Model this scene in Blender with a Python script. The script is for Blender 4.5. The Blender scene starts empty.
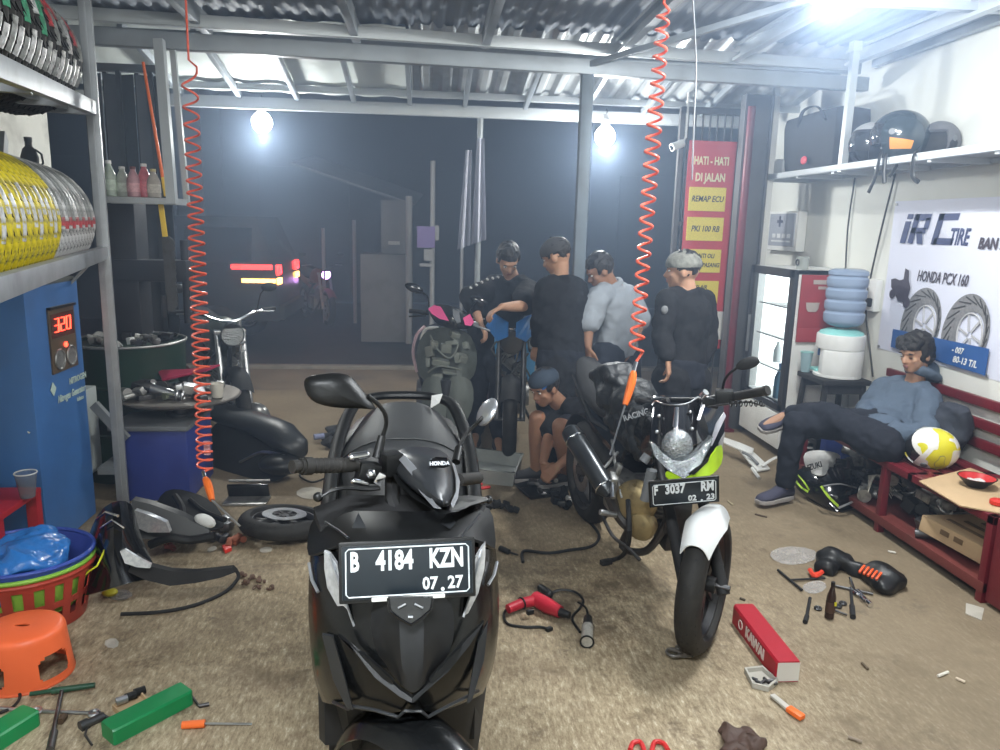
import bpy, bmesh, math, random
from mathutils import Vector, Matrix, Euler, noise as mn
from math import sin, cos, pi, radians
random.seed(7)
V = Vector
C = bpy.context.scene.collection
# ---------------------------------------------------------------- camera frame
H = 1.65; F = 750.; PITCH = radians(11.3); YAW = radians(5.7); ROLL = radians(1.46)
_fw = V((sin(YAW)*cos(PITCH), cos(YAW)*cos(PITCH), -sin(PITCH)))
_r0 = V((cos(YAW), -sin(YAW), 0))
_u0 = V((sin(YAW)*sin(PITCH), cos(YAW)*sin(PITCH), cos(PITCH)))
_R = _r0*cos(ROLL) + _u0*sin(ROLL)
_U = _u0*cos(ROLL) - _r0*sin(ROLL)
def ray(x, y): return _fw + _R*((x-500)/F) - _U*((y-375)/F)
def P(x, y, d): return V((0, 0, H)) + ray(x, y)*d
def G(x, y, z=0.): r = ray(x, y); return V((0, 0, H)) + r*((z-H)/r.z)
def PY(x, y, Y): r = ray(x, y); return V((0, 0, H)) + r*(Y/r.y)
def PX(x, y, X): r = ray(x, y); return V((0, 0, H)) + r*(X/r.x)
def PP(x, y, o, n):
    r = ray(x, y); n = V(n); o = V(o); t = (o-V((0, 0, H))).dot(n)/r.dot(n); return V((0, 0, H)) + r*t
# ---------------------------------------------------------------- materials
MATS = {}
def mat(name, col, rough=.5, metal=0., var=.12, vs=9., bump=0., bs=60., emit=0., ecol=None, alpha=1., trans=0., ior=1.45, coat=0., dirt=0., dcol=(.05,.04,.03), ds=5., spec=.5, sub=0.):
    if name in MATS: return MATS[name]
    m = bpy.data.materials.new(name); m.use_nodes = True
    nt = m.node_tree; N = nt.nodes; L = nt.links; b = N['Principled BSDF']
    tc = N.new('ShaderNodeTexCoord')
    nz = N.new('ShaderNodeTexNoise'); nz.inputs['Scale'].default_value = vs; nz.inputs['Detail'].default_value = 4
    L.new(tc.outputs['Object'], nz.inputs['Vector'])
    mx = N.new('ShaderNodeMix'); mx.data_type = 'RGBA'
    c = V(col); mx.inputs[6].default_value = (*(c*(1-var)), 1); mx.inputs[7].default_value = (*[min(1, k*(1+var)) for k in c], 1)
    L.new(nz.outputs['Fac'], mx.inputs[0]); out = mx.outputs[2]
    if dirt:
        n2 = N.new('ShaderNodeTexNoise'); n2.inputs['Scale'].default_value = ds; n2.inputs['Detail'].default_value = 6
        L.new(tc.outputs['Object'], n2.inputs['Vector'])
        cr = N.new('ShaderNodeValToRGB'); cr.color_ramp.elements[0].position = .5; cr.color_ramp.elements[1].position = .68
        cr.color_ramp.elements[1].color = (dirt, dirt, dirt, 1); cr.color_ramp.elements[0].color = (0, 0, 0, 1)
        L.new(n2.outputs['Fac'], cr.inputs[0])
        m2 = N.new('ShaderNodeMix'); m2.data_type = 'RGBA'; L.new(cr.outputs[0], m2.inputs[0]); L.new(out, m2.inputs[6]); m2.inputs[7].default_value = (*dcol, 1); out = m2.outputs[2]
    L.new(out, b.inputs['Base Color'])
    b.inputs['Roughness'].default_value = rough; b.inputs['Metallic'].default_value = metal
    b.inputs['IOR'].default_value = ior; b.inputs['Specular IOR Level'].default_value = spec
    if coat: b.inputs['Coat Weight'].default_value = coat; b.inputs['Coat Roughness'].default_value = .08
    if trans: b.inputs['Transmission Weight'].default_value = trans
    if alpha < 1: b.inputs['Alpha'].default_value = alpha
    if sub: b.inputs['Subsurface Weight'].default_value = sub; b.inputs['Subsurface Scale'].default_value = .01
    if emit: b.inputs['Emission Color'].default_value = (*(ecol or col), 1); b.inputs['Emission Strength'].default_value = emit
    if bump:
        n3 = N.new('ShaderNodeTexNoise'); n3.inputs['Scale'].default_value = bs; n3.inputs['Detail'].default_value = 5
        L.new(tc.outputs['Object'], n3.inputs['Vector'])
        bp = N.new('ShaderNodeBump'); bp.inputs['Strength'].default_value = bump; bp.inputs['Distance'].default_value = .01
        L.new(n3.outputs['Fac'], bp.inputs['Height']); L.new(bp.outputs[0], b.inputs['Normal'])
    MATS[name] = m
    return m
# ---------------------------------------------------------------- mesh builder
def frame(loc, rz=0., rx=0., ry=0., s=1.):
    return Matrix.Translation(V(loc)) @ Euler((radians(rx), radians(ry), radians(rz)), 'ZYX' if 0 else 'XYZ').to_matrix().to_4x4() @ Matrix.Scale(s, 4)
def basis(d, up=(0, 0, 1)):
    d = V(d).normalized(); u = V(up)
    if abs(d.dot(u.normalized())) > .97: u = V((1, 0, 0))
    x = u.cross(d).normalized(); y = d.cross(x)
    return x, y, d
class MB:
    def __init__(s, M=None):
        s.bm = bmesh.new(); s.M = M or Matrix.Identity(4); s.mi = 0
    def _v(s, p): return s.bm.verts.new(s.M @ V(p))
    def _f(s, vs):
        try: f = s.bm.faces.new(vs); f.material_index = s.mi; f.smooth = True; return f
        except ValueError: return None
    def box(s, c, d, rot=(0, 0, 0), bev=0., taper=None):
        R = Euler([radians(a) for a in rot]).to_matrix(); c = V(c); h = V(d)/2
        tp = taper or (1, 1)
        vs = [s._v(c + R @ V((x*h.x*(tp[0] if z > 0 else 1), y*h.y*(tp[1] if z > 0 else 1), z*h.z))) for x in (-1, 1) for y in (-1, 1) for z in (-1, 1)]
        fs = [s._f([vs[i] for i in q]) for q in ((0, 1, 3, 2), (4, 6, 7, 5), (0, 4, 5, 1), (2, 3, 7, 6), (0, 2, 6, 4), (1, 5, 7, 3))]
        if bev:
            es = list({e for f in fs for e in f.edges})
            r = bmesh.ops.bevel(s.bm, geom=es, offset=min(bev, min(d)*.45), segments=2, profile=.6, affect='EDGES')
            for f in r['faces']: f.material_index = s.mi
        return s
    def beam(s, a, b, w, h, up=(0, 0, 1), bev=0.):
        a = V(a); b = V(b); x, y, d = basis(b-a, up)
        R = Matrix((x, y, d)).transposed(); m = R.to_euler()
        return s.box((a+b)/2, (w, h, (b-a).length), [math.degrees(t) for t in m], bev)
    def ring(s, c, x, y, r, n, ry=None):
        ry = r if ry is None else ry
        return [s._v(V(c) + x*(r*cos(2*pi*i/n)) + y*(ry*sin(2*pi*i/n))) for i in range(n)]
    def skin(s, rings, caps=True, closed=False):
        m = len(rings)
        for k in range(m if closed else m-1):
            a = rings[k]; b = rings[(k+1) % m]; n = len(a)
            for i in range(n): s._f([a[i], a[(i+1) % n], b[(i+1) % n], b[i]])
        if caps and not closed: s._f(rings[0][::-1]); s._f(rings[-1])
        return s
    def cyl(s, a, b, r, r2=None, n=16, caps=True):
        a = V(a); b = V(b); x, y, d = basis(b-a); r2 = r if r2 is None else r2
        return s.skin([s.ring(a, x, y, r, n), s.ring(b, x, y, r2, n)], caps)
    def cap(s, a, b, r, r2=None, n=12, k=4):
        a = V(a); b = V(b); x, y, d = basis(b-a); r2 = r if r2 is None else r2; R = []
        for i in range(k): t = -pi/2*(1-i/k)*.98; R.append(s.ring(a + d*(r*sin(t)), x, y, r*cos(t), n))
        R.append(s.ring(a, x, y, r, n)); R.append(s.ring(b, x, y, r2, n))
        for i in range(1, k+1): t = pi/2*i/k*.98; R.append(s.ring(b + d*(r2*sin(t)), x, y, r2*cos(t), n))
        return s.skin(R)
    def tube(s, pts, r, n=8, closed=False, caps=True, flat=1.):
        pts = [V(p) for p in pts]; m = len(pts); R = []; up = None
        for i, p in enumerate(pts):
            a = pts[(i-1) % m] if closed or i else p; b = pts[(i+1) % m] if closed or i < m-1 else p
            t = (b-a).normalized()
            if up is None: x, y, _ = basis(t)
            else:
                x = (up - t*up.dot(t)); x = x.normalized() if x.length > 1e-5 else basis(t)[0]; y = t.cross(x)
            up = x; rr = r[i] if isinstance(r, (list, tuple)) else r
            R.append(s.ring(p, x, y, rr, n, rr*flat))
        return s.skin(R, caps, closed)
    def sph(s, c, r, n=16, rot=(0, 0, 0), m=None):
        r = (r, r, r) if not hasattr(r, '__len__') else r; m = m or max(6, n//2)
        E = Euler([radians(a) for a in rot]).to_matrix(); c = V(c); R = []
        for j in range(m+1):
            t = -pi/2 + pi*j/m
            t = max(-pi/2+.02, min(pi/2-.02, t))
            R.append([s._v(c + E @ V((r[0]*cos(t)*cos(2*pi*i/n), r[1]*cos(t)*sin(2*pi*i/n), r[2]*sin(t)))) for i in range(n)])
        return s.skin(R)
    def lathe(s, prof, c=(0, 0, 0), ax=(0, 0, 1), n=24, caps=True, arc=1.):
        x, y, d = basis(ax, (0, 1, 0)); c = V(c)
        if arc < 1:
            k = int(n*arc)+1
            rs = [[s._v(c + d*z + x*(r*cos(2*pi*arc*i/(k-1))) + y*(r*sin(2*pi*arc*i/(k-1)))) for i in range(k)] for r, z in prof]
            for a, b in zip(rs, rs[1:]):
                for i in range(k-1): s._f([a[i], a[i+1], b[i+1], b[i]])
            return s
        return s.skin([s.ring(c + d*z, x, y, max(r, 1e-4), n) for r, z in prof], caps)
    def torus(s, c, ax, R, r, n=32, k=10, flat=1.):
        x, y, d = basis(ax); c = V(c); rs = []
        for i in range(n):
            a = 2*pi*i/n; u = x*cos(a)+y*sin(a)
            rs.append([s._v(c + u*(R + r*cos(2*pi*j/k)) + d*(r*flat*sin(2*pi*j/k))) for j in range(k)])
        return s.skin(rs, closed=True)
    def prism(s, pts, ext, bev=0.):
        pts = [V(p) for p in pts]; e = V(ext)
        a = [s._v(p) for p in pts]; b = [s._v(p+e) for p in pts]; n = len(a)
        fs = [s._f(a[::-1]), s._f(b)] + [s._f([a[i], a[(i+1) % n], b[(i+1) % n], b[i]]) for i in range(n)]
        if bev:
            es = list({q for f in fs if f for q in f.edges})
            r = bmesh.ops.bevel(s.bm, geom=es, offset=bev, segments=2, profile=.6, affect='EDGES')
            for f in r['faces']: f.material_index = s.mi
        return s
    def loft(s, secs, caps=True, closed=False): return s.skin([[s._v(p) for p in q] for q in secs], caps, closed)
    def grid(s, fn, nu, nv, th=0., nrm=None):
        g = [[V(fn(i/nu, j/nv)) for j in range(nv+1)] for i in range(nu+1)]
        A = [[s._v(p) for p in r] for r in g]
        for i in range(nu):
            for j in range(nv): s._f([A[i][j], A[i+1][j], A[i+1][j+1], A[i][j+1]])
        if th:
            nv_ = V(nrm) if nrm else None; B = []
            for i in range(nu+1):
                r = []
                for j in range(nv+1):
                    if nv_ is None:
                        du = g[min(i+1, nu)][j]-g[max(i-1, 0)][j]; dv = g[i][min(j+1, nv)]-g[i][max(j-1, 0)]; q = du.cross(dv)
                        q = q.normalized() if q.length > 1e-9 else V((0, 0, 1))
                    else: q = nv_
                    r.append(s._v(g[i][j]-q*th))
                B.append(r)
            for i in range(nu):
                for j in range(nv): s._f([B[i][j], B[i][j+1], B[i+1][j+1], B[i+1][j]])
            for i in range(nu): s._f([A[i][0], B[i][0], B[i+1][0], A[i+1][0]]); s._f([A[i+1][nv], B[i+1][nv], B[i][nv], A[i][nv]])
            for j in range(nv): s._f([A[0][j+1], B[0][j+1], B[0][j], A[0][j]]); s._f([A[nu][j], B[nu][j], B[nu][j+1], A[nu][j+1]])
        return s
    def patch(s, pts, faces, th=.006, sub=0):
        """polygon shell: control points, faces; thickness along averaged normals"""
        b = bmesh.new(); vs = [b.verts.new(V(p)) for p in pts]
        for f in faces:
            try: b.faces.new([vs[i] for i in f])
            except ValueError: pass
        bmesh.ops.recalc_face_normals(b, faces=b.faces[:])
        me = bpy.data.meshes.new('t'); b.to_mesh(me); b.free()
        o = bpy.data.objects.new('t', me); C.objects.link(o)
        if sub: q = o.modifiers.new('s', 'SUBSURF'); q.levels = sub; q.render_levels = sub
        if th: q = o.modifiers.new('h', 'SOLIDIFY'); q.thickness = th; q.offset = 0
        e = bake(o); s.addmesh(e); bpy.data.meshes.remove(e)
        return s
    def addmesh(s, me):
        vs = [s._v(v.co) for v in me.vertices]
        for p in me.polygons: s._f([vs[i] for i in p.vertices])
        return s
    def warp(s, amp, sc=8., seed=0., axis=None):
        for v in s.bm.verts:
            q = v.co*sc + V((seed, seed*1.7, -seed))
            v.co += (V((mn.noise(q), mn.noise(q+V((31, 7, 3))), mn.noise(q+V((5, 57, 11))))))*amp
        return s
    def mesh(s, name='m'):
        me = bpy.data.meshes.new(name); bmesh.ops.recalc_face_normals(s.bm, faces=s.bm.faces[:]); s.bm.to_mesh(me); s.bm.free(); return me
    def build(s, name, m, parent=None, sm=35, w=False, **kw):
        me = s.mesh(name)
        for k in (m if isinstance(m, (list, tuple)) else [m]): me.materials.append(k)
        for p in me.polygons: p.use_smooth = sm > 0
        if sm > 0: me.set_sharp_from_angle(angle=radians(sm))
        o = bpy.data.objects.new(name, me); C.objects.link(o)
        if parent is not None:
            me.transform(WM[parent.name].inverted()); o.parent = parent; WM[o.name] = WM[parent.name]
        else: WM[o.name] = Matrix.Identity(4)
        if kw: tag(o, **kw)
        return o
WM = {}
def bake(o):
    bpy.context.view_layer.update()
    dg = bpy.context.evaluated_depsgraph_get()
    e = bpy.data.meshes.new_from_object(o.evaluated_get(dg)); me = o.data
    bpy.data.objects.remove(o); bpy.data.meshes.remove(me)
    return e
def tag(o, label=None, cat=None, group=None, kind=None):
    if label: o['label'] = label
    if cat: o['category'] = cat
    if group: o['group'] = group
    if kind: o['kind'] = kind
    return o
def thing(name, label, cat, loc=(0, 0, 0), rz=0., group=None, M=None):
    o = bpy.data.objects.new(name, None); C.objects.link(o); o.empty_display_size = .1
    m = M if M is not None else frame(loc, rz)
    o.matrix_world = m; o.location, q, sc = m.decompose(); o.rotation_euler = q.to_euler(); WM[o.name] = m.copy()
    return tag(o, label, cat, group)
def solo(name, mb, m, label, cat, group=None, sm=35, kind=None):
    o = mb.build(name, m, None, sm); me = o.data
    xs = [v.co for v in me.vertices]
    c = V(((min(v.x for v in xs)+max(v.x for v in xs))/2, (min(v.y for v in xs)+max(v.y for v in xs))/2, min(v.z for v in xs)))
    me.transform(Matrix.Translation(-c)); o.location = c; WM[o.name] = Matrix.Translation(c)
    return tag(o, label, cat, group, kind)
def struct(name, mb, m, parent=None, sm=35):
    o = mb.build(name, m, parent, sm)
    if parent is None: o['kind'] = 'structure'
    return o
def move(o, M):
    o.matrix_world = M; o.location, q, sc = M.decompose(); o.rotation_euler = q.to_euler(); o.scale = sc; WM[o.name] = M
def dup(root, M, label=None, group=None):
    r = root.copy(); C.objects.link(r); move(r, M)
    if label: r['label'] = label
    if group: r['group'] = group
    for ch in list(root.children):
        c = ch.copy(); C.objects.link(c); c.parent = r
        for g in ch.children: d = g.copy(); C.objects.link(d); d.parent = c
    return r
def textmesh(mb, txt, M, size=.1, ext=.002, sx=1., align='CENTER', bold=0., shear=0.):
    cu = bpy.data.curves.new('t', 'FONT'); cu.body = txt; cu.size = size; cu.extrude = ext; cu.align_x = align; cu.align_y = 'CENTER'; cu.offset = bold; cu.resolution_u = 2; cu.shear = shear
    o = bpy.data.objects.new('t', cu); C.objects.link(o)
    bpy.context.view_layer.update()
    dg = bpy.context.evaluated_depsgraph_get(); me = bpy.data.meshes.new_from_object(o.evaluated_get(dg))
    bpy.data.objects.remove(o); bpy.data.curves.remove(cu)
    me.transform(M @ Matrix.Diagonal((sx, 1, 1, 1))); mb.addmesh(me); bpy.data.meshes.remove(me)
    return mb
def face(o, x, up):
    """matrix whose X axis runs along x, Y along up, Z the outward normal, origin o"""
    x = V(x).normalized(); u = V(up); u = (u - x*u.dot(x)).normalized(); n = x.cross(u)
    m = Matrix((x, u, n)).transposed().to_4x4(); m.translation = V(o); return m
def spline(pts, k=6):
    pts = [V(p) for p in pts]; out = []; n = len(pts)
    for i in range(n-1):
        a = pts[max(i-1, 0)]; b = pts[i]; c = pts[i+1]; d = pts[min(i+2, n-1)]
        for j in range(k):
            t = j/k; out.append(.5*((2*b)+(c-a)*t+(2*a-5*b+4*c-d)*t*t+(3*b-a-3*c+d)*t**3))
    out.append(pts[-1]); return out
def remesh(mb, vox, smooth=2, mats=None):
    me = mb.mesh('r'); o = bpy.data.objects.new('r', me); C.objects.link(o)
    q = o.modifiers.new('r', 'REMESH'); q.mode = 'VOXEL'; q.voxel_size = vox; q.use_smooth_shade = True
    if smooth: q = o.modifiers.new('s', 'SMOOTH'); q.iterations = smooth; q.factor = .5
    return bake(o)
# ---------------------------------------------------------------- shared materials
BLK = mat('black_plastic', (.009, .0095, .010), .42, var=.3, bump=.05, bs=200)
BLKG = mat('gloss_black', (.006, .006, .007), .14, coat=.5, var=.2)
BLKM = mat('matte_black', (.015, .015, .016), .75, var=.3)
RUB = mat('rubber', (.018, .017, .016), .7, var=.3, dirt=.4, dcol=(.05, .045, .04), ds=14)
STEEL = mat('steel', (.55, .56, .58), .35, 1., var=.15, dirt=.3, ds=12)
DSTEEL = mat('dark_steel', (.12, .12, .125), .45, .9, var=.3, dirt=.5, ds=14)
CHROME = mat('chrome', (.8, .8, .82), .12, 1., var=.05)
GALV = mat('galvanised', (.34, .36, .38), .5, .55, var=.2, vs=14, dirt=.3, dcol=(.12, .12, .12))
GALVP = mat('painted_grey_steel', (.27, .29, .30), .55, .2, var=.15, dirt=.4, dcol=(.1, .09, .08), ds=9)
RED = mat('red_paint', (.135, .011, .018), .4, var=.2, dirt=.35, dcol=(.06, .03, .03))
WHITE = mat('white_plastic', (.62, .62, .60), .4, var=.08)
GREY = mat('grey_plastic', (.16, .17, .18), .5, var=.2, dirt=.3)
ALU = mat('cast_aluminium', (.38, .38, .37), .45, .8, var=.25, dirt=.6, dcol=(.05, .045, .035), ds=20)
GOLD = mat('golden_engine_paint', (.34, .26, .13), .48, .6, var=.35, bump=.3, bs=30, dirt=.5, dcol=(.08, .06, .04), ds=22)
ORANGE = mat('orange_plastic', (.85, .16, .03), .4, var=.1)
GLASS = mat('clear_glass', (.9, .93, .93), .05, trans=1., var=.02, ior=1.2)
# ================================================================ THE SETTING
def floor_material():
    m = bpy.data.materials.new('brushed_concrete'); m.use_nodes = True; nt = m.node_tree; N = nt.nodes; L = nt.links; b = N['Principled BSDF']
    tc = N.new('ShaderNodeTexCoord')
    def noise(scale, vec=None, det=6, rough=.6):
        n = N.new('ShaderNodeTexNoise'); n.inputs['Scale'].default_value = scale; n.inputs['Detail'].default_value = det; n.inputs['Roughness'].default_value = rough
        L.new(vec or tc.outputs['Object'], n.inputs['Vector']); return n.outputs['Fac']
    def ramp(f, a, b_, ca, cb):
        r = N.new('ShaderNodeValToRGB'); r.color_ramp.elements[0].position = a; r.color_ramp.elements[1].position = b_
        r.color_ramp.elements[0].color = (*ca, 1); r.color_ramp.elements[1].color = (*cb, 1); L.new(f, r.inputs[0]); return r.outputs[0]
    def mix(f, a, b_, mode='MIX'):
        x = N.new('ShaderNodeMix'); x.data_type = 'RGBA'; x.blend_type = mode
        if isinstance(f, float): x.inputs[0].default_value = f
        else: L.new(f, x.inputs[0])
        for i, q in ((6, a), (7, b_)):
            if isinstance(q, tuple): x.inputs[i].default_value = (*q, 1)
            else: L.new(q, x.inputs[i])
        return x.outputs[2]
    mp = N.new('ShaderNodeMapping'); mp.inputs['Scale'].default_value = (1, .30, 1); mp.inputs['Rotation'].default_value = (0, 0, radians(8)); L.new(tc.outputs['Object'], mp.inputs['Vector'])
    streak = noise(62, mp.outputs[0], 8, .8)
    base = ramp(noise(1.1), .35, .65, (.30, .235, .145), (.48, .39, .26))
    base = mix(ramp(streak, .36, .54, (.8, .8, .8), (0, 0, 0)), base, (.14, .10, .06))
    base = mix(ramp(streak, .54, .68, (0, 0, 0), (.85, .85, .85)), base, (.72, .64, .49))
    base = mix(ramp(noise(2.2, None, 8, .7), .52, .66, (0, 0, 0), (.8, .8, .8)), base, (.15, .105, .062))
    base = mix(ramp(noise(6.5, None, 8, .72), .56, .68, (0, 0, 0), (.8, .8, .8)), base, (.10, .068, .042))
    # oil dark zone along the middle and the smoother brown strip at right/far
    sx = N.new('ShaderNodeSeparateXYZ'); L.new(tc.outputs['Object'], sx.inputs[0])
    r1 = ramp(sx.outputs['X'], 0, 1, (0, 0, 0), (1, 1, 1))
    mr = N.new('ShaderNodeMapRange'); mr.inputs[1].default_value = .9; mr.inputs[2].default_value = 1.9; L.new(sx.outputs['X'], mr.inputs[0])
    mr2 = N.new('ShaderNodeMapRange'); mr2.inputs[1].default_value = 3.2; mr2.inputs[2].default_value = 4.6; L.new(sx.outputs['Y'], mr2.inputs[0])
    mm = N.new('ShaderNodeMath'); mm.operation = 'MAXIMUM'; L.new(mr.outputs[0], mm.inputs[0]); L.new(mr2.outputs[0], mm.inputs[1])
    mk = N.new('ShaderNodeMath'); mk.operation = 'MULTIPLY'; mk.inputs[1].default_value = .8; L.new(mm.outputs[0], mk.inputs[0])
    smooth = ramp(noise(1.6, None, 7), .3, .7, (.155, .118, .076), (.235, .183, .122))
    base = mix(mk.outputs[0], base, smooth)
    base = mix(ramp(noise(3.3, None, 9, .7), .60, .72, (0, 0, 0), (.6, .6, .6)), base, (.08, .06, .045))
    for (sx0, sy0, r0_, r1_, am) in ((.72, 3.15, .15, .75, .85), (.15, 3.9, .1, .7, .7), (-.55, 2.75, .1, .6, .55), (1.3, 2.75, .05, .45, .6), (-1.0, 3.5, .1, .6, .5)):
        vd = N.new('ShaderNodeVectorMath'); vd.operation = 'DISTANCE'; vd.inputs[1].default_value = (sx0, sy0, 0); L.new(tc.outputs['Object'], vd.inputs[0])
        q1 = N.new('ShaderNodeMapRange'); q1.inputs[1].default_value = r1_; q1.inputs[2].default_value = r0_; L.new(vd.outputs['Value'], q1.inputs[0])
        q2 = N.new('ShaderNodeMath'); q2.operation = 'MULTIPLY'; L.new(q1.outputs[0], q2.inputs[0]); L.new(ramp(noise(5+sx0, None, 9, .75), .44, .60, (0, 0, 0), (am, am, am)), q2.inputs[1])
        base = mix(q2.outputs[0], base, (.09, .062, .038))
    L.new(base, b.inputs['Base Color']); b.inputs['Roughness'].default_value = .72; b.inputs['Specular IOR Level'].default_value = .35
    bp = N.new('ShaderNodeBump'); bp.inputs['Strength'].default_value = .35; bp.inputs['Distance'].default_value = .006
    L.new(streak, bp.inputs['Height']); L.new(bp.outputs[0], b.inputs['Normal'])
    return m
FLOORM = floor_material()
b = MB(); b.grid(lambda u, v: (-3.3+6.5*u, -1.2+8.6*v, 0), 1, 1, .12, (0, 0, 1)); struct('floor', b, FLOORM)
DIRT = mat('packed_dirt', (.26, .20, .14), .95, var=.4, vs=2, dirt=.6, dcol=(.12, .09, .07), ds=1.5, bump=.5, bs=30)
ASPH = mat('asphalt', (.055, .05, .048), .8, var=.35, vs=3, bump=.4, bs=80)
b = MB(); b.grid(lambda u, v: (-9+18*u, 7.4+1.3*v, -.03), 1, 1, .1, (0, 0, 1)); o = struct('ground', b, DIRT)
b = MB(); b.grid(lambda u, v: (-16+32*u, 8.7+7.3*v, -.04), 1, 1, .1, (0, 0, 1)); struct('road', b, ASPH)
b = MB(); b.box((0, 8.7, -.02), (30, .12, .06), bev=.01); struct('kerb', b, mat('kerb_concrete', (.30, .27, .23), .9, dirt=.5))
WALLW = mat('white_wall_paint', (.70, .71, .67), .8, var=.05, vs=2, dirt=.25, dcol=(.45, .45, .40), ds=1.6)
XW = 3.1
b = MB(); b.box((XW+.08, 2.85, 1.5), (.16, 8.1, 3.0)); struct('wall_right', b, WALLW)
b = MB(); b.box((-3.02, 2.6, 1.5), (.16, 7.6, 3.0)); struct('wall_left', b, mat('left_wall_paint', (.66, .66, .62), .85, dirt=.3))
b = MB(); b.box((0, -1.28, 1.5), (6.7, .16, 3.0)); struct('wall_rear', b, WALLW)
CORR = mat('zinc_corrugated_sheet', (.24, .275, .33), .7, .0, var=.15, vs=4, dirt=.25, dcol=(.14, .13, .12), ds=4)
def corr(x0, x1, y0, y1, z0, z1, amp=.014, pitch=.11, n=10):
    b = MB(); nu = int((x1-x0)/pitch*n)
    b.grid(lambda u, v: (x0+(x1-x0)*u, y0+(y1-y0)*v, z0+(z1-z0)*v+amp*max(-.6, min(.6, sin(2*pi*(x1-x0)*u/pitch)))*1.6), nu, 1, .002, (0, 0, 1))
    return b
struct('ceiling', corr(-3.3, 3.1, -1.2, 5.35, 3.02, 2.93, .007, .10), CORR)
LIT = mat('translucent_roof_sheet', (.62, .66, .64), .5, var=.1, trans=0.)
FARC = mat('galvanised_canopy_sheet', (.42, .44, .45), .4, .4, var=.2, dirt=.3)
struct('canopy_roof', corr(-3.4, -.15, 5.25, 6.55, 2.90, 2.66, .005, .3, 8), LIT)
struct('canopy_roof', corr(-.13, 3.3, 5.25, 6.55, 2.93, 2.68, .018, .15), FARC)
# rafters and purlins
STL = mat('roof_steel', (.30, .33, .36), .5, .4, var=.12, vs=6, dirt=.3, dcol=(.15, .15, .15))
STLL = mat('roof_steel_light', (.50, .53, .55), .45, .4, var=.1)
def trim(k, a, c, w, h, m=STL, ch=False):
    b = MB(); a = V(a); c = V(c)
    if ch:   # C channel
        x, y, d = basis(c-a)
        b.beam(a-y*(h/2-.004), c-y*(h/2-.004), w, .006); b.beam(a+y*(h/2-.004), c+y*(h/2-.004), w, .006); b.beam(a-x*(w/2), c-x*(w/2), .006, h)
        for s_ in (-1, 1): b.beam(a+x*(w/2-.003)+y*s_*(h/2-.012), c+x*(w/2-.003)+y*s_*(h/2-.012), .005, .018)
    else: b.beam(a, c, w, h, bev=.004)
    return struct('trim_%d' % k, b, m)
for k, x in enumerate((-2.2, -1.35, -.45, .36, 1.23, 2.02, 2.8)):
    trim(k+1, (x, -.9, 2.86), (x, 5.1, 2.80), .05, .10, STLL if x > 1 else STL, ch=x > 1)
trim(10, (-3.2, 4.55, 2.62), (3.0, 5.20, 2.66), .07, .09)
trim(11, (-3.2, 4.66, 2.76), (3.0, 5.31, 2.80), .05, .07, STLL)
trim(13, (.5, 3.95, 2.84), (3.0, 3.95, 2.84), .05, .08, STLL, ch=True)
trim(14, (-3.3, 6.50, 2.56), (2.7, 6.50, 2.56), .05, .09, STLL, ch=True)
trim(15, (-3.3, 6.35, 2.66), (3.2, 6.35, 2.66), .04, .05, STLL)
trim(16, (-3.2, 5.30, 2.78), (3.0, 5.30, 2.78), .05, .07)
trim(17, (3.05, -1, 2.83), (3.05, 5.2, 2.80), .05, .05, STL)
for k, x in enumerate((-3.0, -2.45, -1.95, -1.5, -1.05, -.6, -.15, .3, .8, 1.3, 1.8, 2.3)):
    trim(20+k, (x, 5.3, 2.84), (x, 6.5, 2.61), .035, .05, STL)
trim(33, (1.0, 5.0, 2.66), (1.9, 3.9, 2.80), .035, .035, STL)
# steel pole in the middle of the opening
b = MB(); b.box((1.01, 5.0, 1.31), (.075, .075, 2.60), bev=.004); b.box((1.01, 5.0, .01), (.18, .18, .02), bev=.003)
for sx_ in (-1, 1):
    for sy_ in (-1, 1): b.cyl((1.01+.065*sx_, 5+.065*sy_, .02), (1.01+.065*sx_, 5+.065*sy_, .04), .012, n=6)
struct('pillar', b, mat('pole_grey_blue', (.13, .16, .19), .5, .3, dirt=.3))
# dark pillar and red pipe beside the folding gate at right
b = MB(); b.box((2.585, 6.0, 1.35), (.23, .10, 2.7), bev=.005); b.box((2.47, 5.94, 1.35), (.02, .03, 2.7)); b.box((2.68, 5.94, 1.35), (.02, .03, 2.7)); struct('pillar', b, mat('dark_pillar', (.10, .10, .105), .6, .2, dirt=.3))
b = MB(); b.cyl((2.50, 5.90, 0), (2.50, 5.90, 2.6), .03); b.box((2.50, 5.90, .01), (.12, .12, .02)); struct('pillar', b, mat('red_pipe_paint', (.14, .012, .025), .45, dirt=.3))
b = MB(); b.box((2.735, 6.0, 1.35), (.05, .05, 2.7), bev=.004); struct('trim_40', b, WHITE)

# ================================================================ LIGHTS (the lamps the place has)
LAMP = mat('lamp_white_glow', (1, 1, 1), .4, emit=30, ecol=(.93, .97, 1), var=0)
SOCK = mat('lamp_socket', (.75, .75, .75), .5)
def plight(p, e, r=.06, col=(.90, .96, 1)):
    l = bpy.data.lights.new('bulb_light', 'POINT'); l.energy = e; l.shadow_soft_size = r; l.color = col
    o = bpy.data.objects.new('bulb_light', l); C.objects.link(o); o.location = p
    return o
def bulb(p, label, hang):
    t = thing('light_bulb', label, 'lamp', p, group=None)
    b = MB(); b.lathe([(.001, -.088), (.035, -.08), (.065, -.055), (.082, -.02), (.080, .02), (.06, .055), (.035, .075)], p); b.build('globe', LAMP, t)
    b = MB(); b.lathe([(.036, .075), (.038, .13), (.02, .14), (.02, .17)], p); b.build('socket', SOCK, t)
    b = MB(); b.tube([p+V((0, 0, .17)), p+V((.01, 0, .17+hang*.5)), p+V((0, 0, .17+hang))], .004, 6); b.build('cord', BLK, t)
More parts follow.
